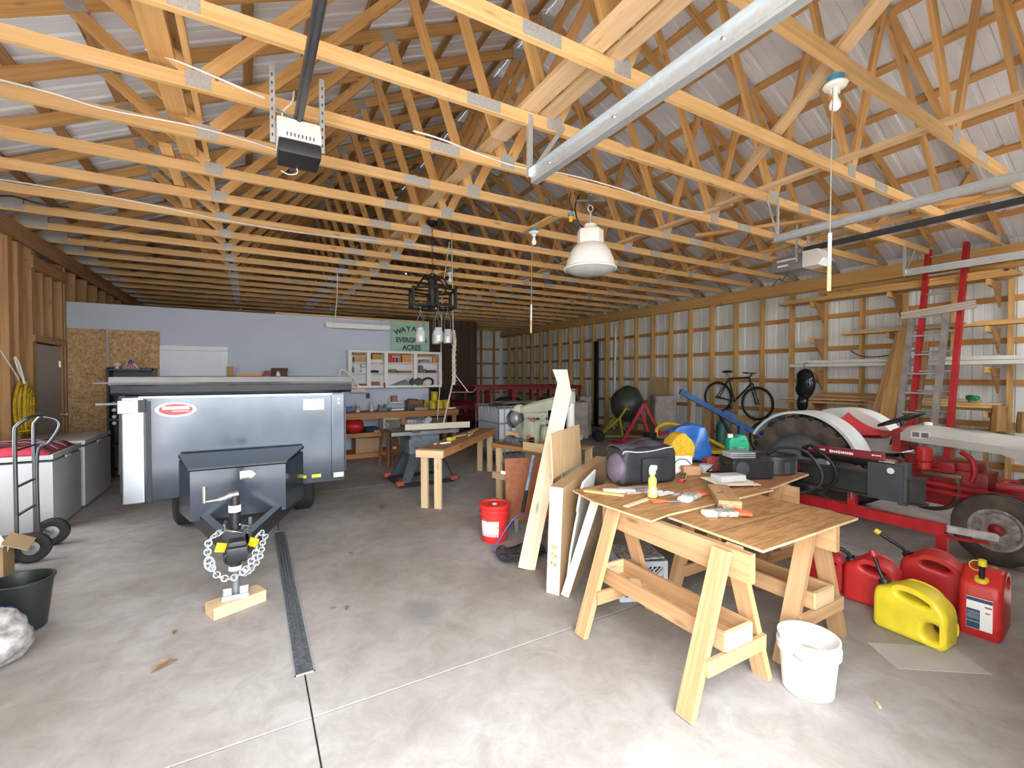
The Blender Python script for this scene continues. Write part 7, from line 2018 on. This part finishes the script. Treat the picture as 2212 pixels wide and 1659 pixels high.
# boards and poles against the wall
for k, (y, wd, h, m, lb) in enumerate(((8.52, 0.60, 1.54, PLYPALE, 'plywood sheet leaning on the wall studs behind the mixer'), (6.95, 0.20, 0.95, PLYPALE, 'narrow plywood strip leaning under the bicycle rear wheel'), (6.55, 0.28, 0.80, OSB, 'strand board offcut leaning under the bicycle'), (6.05, 0.50, 0.72, PLYPALE, 'broad plywood offcut leaning under the bicycle front wheel'), (7.35, 0.12, 1.2, WHITE, 'white trim board leaning by the blue hoist'))):
    o = B().box((0, 0, h / 2), (0.015, wd, h)).o('leaning_board', m, None, None, loc=(9.24, y, 0.0), rot=(0, R(5), 0))
    tag(o, lb, 'board', 'boards leaning on the long wall')
tag(B().box((0, 0, 1.32), (0.07, 0.16, 2.64), bev=0.01).box((0, 0, 0.02), (0.16, 0.24, 0.04), bev=0.01).o('black_post', BLACK, None, None, loc=(9.28, 10.9, 0)), 'tall black post standing against the studs', 'post')
tag(B().cyl((0, 0, 0), (0.06, 0, 3.0), 0.03, n=14).cyl((0, 0, 0), (0, 0, 0.06), 0.036, n=14).o('white_pipe', WHITEPL, None, 40, loc=(9.26, 10.08, 0)), 'tall white pipe standing beside the black post', 'pipe')
tag(B().lathe([(0, 0), (0.10, 0), (0.105, 0.02), (0.105, 0.52), (0.06, 0.60), (0.03, 0.62), (0.03, 0.68), (0, 0.68)], 20).o('gas_cylinder', mat('teal green paint', (0.03, 0.17, 0.15), 0.45, var=0.1), None, 40, loc=(8.55, 6.05, 0)), 'teal green gas cylinder below the bicycle', 'gas cylinder')
t = thing('wall_bench', 'low brown board bench along the wall behind the tractor', 'bench', (9.1, 3.6, 0))
B().box((0, 0, 0.78), (0.36, 3.0, 0.03)).o('top', BROWN, t)
for y in (-1.4, 0, 1.4):
    board('leg', (-0.12, y, 0), (-0.12, y, 0.765), 0.08, 0.04, BROWN, t, up=(0, 1, 0))
tag(B().lathe([(0, 0), (0.06, 0), (0.065, 0.10), (0.03, 0.14), (0.03, 0.17), (0, 0.17)], 16).o('grey_jug', mat('cloudy grey plastic', (0.36, 0.37, 0.37), 0.5), None, 40, loc=(8.99, 4.30, 0.797)), 'cloudy grey jug on the wall bench under the garment bag', 'jug')
for k, (y, r_, h, lb) in enumerate(((2.10, 0.11, 0.36, 'tall split log standing by the rack post'), (1.86, 0.10, 0.28, 'shorter split log standing past the tall one'))):
    b = B().lathe([(0.0, 0), (r_, 0), (r_ * 0.95, h * 0.5), (r_ * 0.8, h), (0, h)], 9, sx=1.0, sy=0.8).wobble(0.012, 9, k)
    tag(b.o('split_log', PINE_UP if False else wood('split log', (0.42, 0.25, 0.09), (0.30, 0.16, 0.05), axis=2), None, 25, loc=(9.08, y, 0.80)), lb, 'log', 'logs on the wall bench')

# engine hoist
t = thing('engine_hoist', 'blue folding engine hoist with a lifting hook', 'engine hoist', (7.75, 4.85, 0), R(-30))
def L2(p):
    v = Vector(p) - Vector((7.75, 4.85, 0))
    return Matrix.Rotation(R(30), 3, 'Z') @ v
A1, A2 = L2((6.56, 5.45, 1.30)), L2((7.93, 4.76, 0.47))
b = B().bar(A1, A2, 0.07, 0.085)
b.o('boom', BLUE, t)
B().bar(A1.lerp(A2, 0.02), A1.lerp(A2, 0.45), 0.055, 0.07).bar(A1.lerp(A2, 0.50) + Vector((0, 0, 0.05)), A1.lerp(A2, 0.62) + Vector((0, 0, 0.05)), 0.09, 0.10).o('boom_bracket', BLUE, t)
B().ring(A1 + Vector((0.03, 0, -0.07)), 0.03, 0.007, axis=(0, 1, 0), n=14).ring(A1 + Vector((0.02, 0, -0.15)), 0.035, 0.010, axis=(0, 1, 0), n=14, a0=-60, a1=210).o('lifting_hook', GREY, t, 60)
mp = A1.lerp(A2, 0.72)
B().bar((mp.x, mp.y, 0.08), mp, 0.08, 0.08).o('mast', BLUE, t)
B().tube([A1.lerp(A2, 0.45), (mp.x + 0.02, mp.y, 0.15)], 0.025, 10).o('ram', BLACK, t, 60)
for s in (-1, 1):
    B().bar((mp.x, mp.y + 0.05 * s, 0.10), (mp.x - 0.9, mp.y + 0.4 * s, 0.10), 0.06, 0.06).o('base_leg', BLUE, t)
    B().lathe([(0, -0.02), (0.045, -0.02), (0.045, 0.02), (0, 0.02)], 16, c=(mp.x - 0.88, mp.y + 0.39 * s, 0.045), axis=(0, 1, 0)).o('caster', BLACK, t, 40)
B().bar((mp.x, mp.y - 0.3, 0.10), (mp.x, mp.y + 0.3, 0.10), 0.06, 0.06).box((mp.x, mp.y - 0.3, 0.035), (0.05, 0.05, 0.07)).box((mp.x, mp.y + 0.3, 0.035), (0.05, 0.05, 0.07)).o('base_bar', BLUE, t)
# yellow tubular cart
t = thing('yellow_cart', 'yellow tubular frame cart behind the blue tarp bag', 'cart', (6.9, 5.55, 0))
B().tube(spline([(-0.50, 0.30, 0.45), (-0.47, 0.30, 0.62), (-0.30, 0.21, 0.70), (-0.05, 0.08, 0.64), (0.05, 0.0, 0.57), (0.48, -0.25, 0.33), (0.62, -0.32, 0.24)], 5), 0.035, 10).o('handle_tube', YEL, t, 60)
B().box((0.2, -0.05, 0.20), (0.9, 0.4, 0.06), rot=(0, 0, -0.5), bev=0.01).o('deck', YEL, t)
B().box((-0.62, 0.33, 0.40), (0.18, 0.16, 0.30), bev=0.02).box((-0.35, 0.2, 0.22), (0.5, 0.08, 0.06), rot=(0, 0, -0.5)).o('black_motor', BLACK, t, 40)
for x, y in ((0.52, -0.12), (0.40, -0.36), (-0.14, 0.25), (-0.26, 0.02)):
    B().lathe([(0, -0.03), (0.085, -0.03), (0.085, 0.03), (0, 0.03)], 18, c=(x, y, 0.085), axis=(0.48, 0.88, 0)).o('wheel', RUBBER, t, 40)
# cement mixer
t = thing('cement_mixer', 'dark green cement mixer drum on a lime yellow frame', 'cement mixer', (7.75, 8.15, 0), R(-30))
DR = mat('drum dark green', (0.065, 0.075, 0.06), 0.4, var=0.15, scale=6)
B().lathe([(0.0, -0.33), (0.20, -0.32), (0.32, -0.22), (0.39, -0.02), (0.40, 0.08), (0.36, 0.22), (0.26, 0.38), (0.24, 0.42), (0.22, 0.42), (0.2, 0.3)], 30, c=(0.12, 0.05, 0.86), axis=(0.35, 0.55, 0.75), cap1=False).o('drum', DR, t, 40)
fr = B().tube([(-0.55, -0.05, 0.12), (-0.12, -0.28, 0.58), (0.02, -0.32, 0.82)], 0.03, 8).tube([(-0.12, -0.28, 0.55), (-0.02, -0.25, 0.06)], 0.028, 8).tube([(0.02, -0.32, 0.82), (0.45, -0.15, 0.60), (0.60, 0.0, 0.05)], 0.028, 8).tube([(-0.55, -0.05, 0.12), (0.55, 0.0, 0.10)], 0.025, 8).tube([(-0.12, 0.28, 0.55), (-0.5, 0.1, 0.12)], 0.025, 8).tube([(-0.12, 0.28, 0.55), (0.3, 0.3, 0.05)], 0.025, 8)
fr.o('frame', YELGREEN, t, 60)
for y in (-0.14, 0.2):
    B().lathe([(0.04, -0.03), (0.11, -0.035), (0.13, 0.0), (0.11, 0.035), (0.04, 0.03), (0.0, 0.02)], 20, c=(-0.57, y, 0.13), axis=(0, 1, 0)).o('wheel', RUBBER, t, 40)
# red A-frame
t = thing('a_frame_stand', 'bright red triangular steel frame beside the cement mixer', 'steel frame', (7.83, 7.48, 0))
P1, P2, P3 = Vector((-0.04, 0.02, 0.93)), Vector((-0.47, 0.26, 0.05)), Vector((0.50, -0.30, 0.30))
b = B()
for a, c_ in ((P1, P2), (P2, P3), (P1, P3.lerp(P2, 0.22)), (P1.lerp(P2, 0.15), P3.lerp(P2, 0.45))):
    b.bar(a, c_, 0.07, 0.07)
b.o('frame', mat('cherry red paint', (0.52, 0.015, 0.05), 0.4, var=0.1), t)
B().bar(P3, (P3.x - 0.02, P3.y, 0.0), 0.06, 0.06).bar(P2, (P2.x - 0.03, P2.y + 0.3, 0.035), 0.06, 0.06).o('foot', MATS['cherry red paint'], t)
# dust sheets
DS = mat('dusty canvas', (0.50, 0.45, 0.41), 0.9, var=0.15, scale=5)
for k, (x, y, sx, sy, sz, rz, lb) in enumerate(((7.05, 9.02, 0.56, 0.45, 0.92, -30, 'pale canvas sheet draped over a box next to the mixer wheel'), (8.85, 7.85, 0.55, 0.35, 1.10, -30, 'tall pale canvas covered bundle behind the red frame'), (7.62, 9.45, 0.35, 0.35, 1.05, -20, 'narrow pale covered bundle between the wagon and the mixer'))):
    b = B().box((0, 0, sz / 2), (sx, sy, sz), bev=0.10, seg=4)
    bmesh.ops.subdivide_edges(b.bm, edges=b.bm.edges[:], cuts=2, use_grid_fill=True)
    b.wobble(0.05, 3.2, k * 3.1)
    for v in b.bm.verts:
        v.co.z = max(0.003, v.co.z)
    tag(b.o('dust_sheet', DS, None, 60, loc=(x, y, 0), rot=(0, 0, R(rz))), lb, 'dust sheet', 'covered bundles')
# IBC tank
t = thing('water_tank', 'white plastic tank in a steel cage on a pallet', 'tank', (4.38, 7.58, 0))
W2, D2, H2 = 0.57, 0.47, 1.02
B().box((0, 0, 0.58), (2 * W2 - 0.06, 2 * D2 - 0.06, 0.80), bev=0.06, seg=3).o('bladder', mat('milky tank plastic', (0.68, 0.72, 0.78), 0.45, var=0.04), t, 40)
b = B()
for k in range(10):
    x = -W2 + 2 * W2 * k / 9
    for s in (-1, 1):
        b.cyl((x, s * D2, 0.14), (x, s * D2, H2), 0.009, n=6)
for k in range(8):
    y = -D2 + 2 * D2 * k / 7
    for s in (-1, 1):
        b.cyl((s * W2, y, 0.14), (s * W2, y, H2), 0.009, n=6)
for z in (0.16, 0.42, 0.72, H2):
    for s in (-1, 1):
        b.cyl((-W2, s * D2, z), (W2, s * D2, z), 0.010, n=6).cyl((s * W2, -D2, z), (s * W2, D2, z), 0.010, n=6)
b.o('cage', mat('dull cage steel', (0.30, 0.31, 0.33), 0.5, metal=0.3), t, 40)
for y in (-0.4, 0, 0.4):
    B().box((0, y, 0.06), (1.14, 0.10, 0.12)).o('pallet_runner', GREY, t)
B().box((0, 0, 0.13), (1.14, 0.94, 0.02)).o('pallet_deck', GREY, t)
B().lathe([(0, 0), (0.09, 0), (0.09, 0.04), (0, 0.045)], 20, c=(0, 0, 0.98)).o('filler_cap', BLACK, t, 40)
tag(B().grid(lambda u, v: Vector(((u - 0.5) * 0.9, (v - 0.5) * 0.6, 0.035 + 0.03 * _n.noise(Vector((u * 5, v * 5, 2))))), 18, 12, 0.01).o('grey_tarp', mat('dull tarp', (0.30, 0.28, 0.26), 0.7, var=0.15), None, 60, loc=(4.48, 7.58, 1.03)), 'crumpled grey tarp on top of the caged tank', 'tarp')
# red stake wagon
t = thing('stake_wagon', 'dark red stake sided wagon behind the caged tank', 'wagon', (6.25, 10.6, 0))
for s in (-1, 1):
    yy = 0.75 * s
    for z in (1.27, 0.72):
        board('side_rail', (-1.62, yy, z), (1.60, yy, z), 0.05, 0.09, DKRED, t)
    for x in (-1.55, -1.2, -0.55, 0.2, 0.9, 1.55):
        board('stake', (x, yy, 0.5), (x, yy, 1.25), 0.10 if x == -0.55 else 0.06, 0.05, DKRED, t, up=(0, 1, 0))
for s in (-1, 1):
    for z in (1.27, 0.90):
        board('end_rail', (1.58 * s, -0.72, z), (1.58 * s, 0.72, z), 0.05, 0.09, DKRED, t)
B().box((0, 0, 0.52), (3.2, 1.5, 0.10)).o('deck', DKRED, t)
for x in (-1.05, 1.05):
    for s in (-1, 1):
        B().lathe([(0.12, -0.06), (0.21, -0.075), (0.25, -0.04), (0.25, 0.04), (0.21, 0.075), (0.12, 0.06), (0, 0.04)], 24, c=(x, 0.6 * s, 0.25), axis=(0, 1, 0)).o('wheel', RUBBER, t, 40)
    B().box((x, 0, 0.36), (0.1, 1.2, 0.26)).o('axle', BLACKM, t)
B().bar((-1.6, 0, 0.42), (-2.3, -0.1, 0.20), 0.06, 0.06).box((-2.3, -0.1, 0.10), (0.06, 0.06, 0.2)).o('tongue', DKRED, t)
for k, (x, y, sx, sy, sz, lb) in enumerate(((5.9, 10.4, 0.55, 0.35, 0.40, 'black rubbish bag loaded in the red wagon'), (7.2, 10.5, 0.45, 0.35, 0.34, 'second dark bag loaded in the red wagon'))):
    b = B().ball((0, 0, sz * 0.5), (sx, sy, sz * 0.55), 20).wobble(0.06, 4, k)
    zm = min(v.co.z for v in b.bm.verts)
    for v in b.bm.verts:
        v.co.z -= zm
    tag(b.o('rubbish_bag', mat('dull dark film', (0.035, 0.035, 0.04), 0.4, var=0.2), None, 50, loc=(x, y, 0.571)), lb, 'bag', 'bags in the wagon')
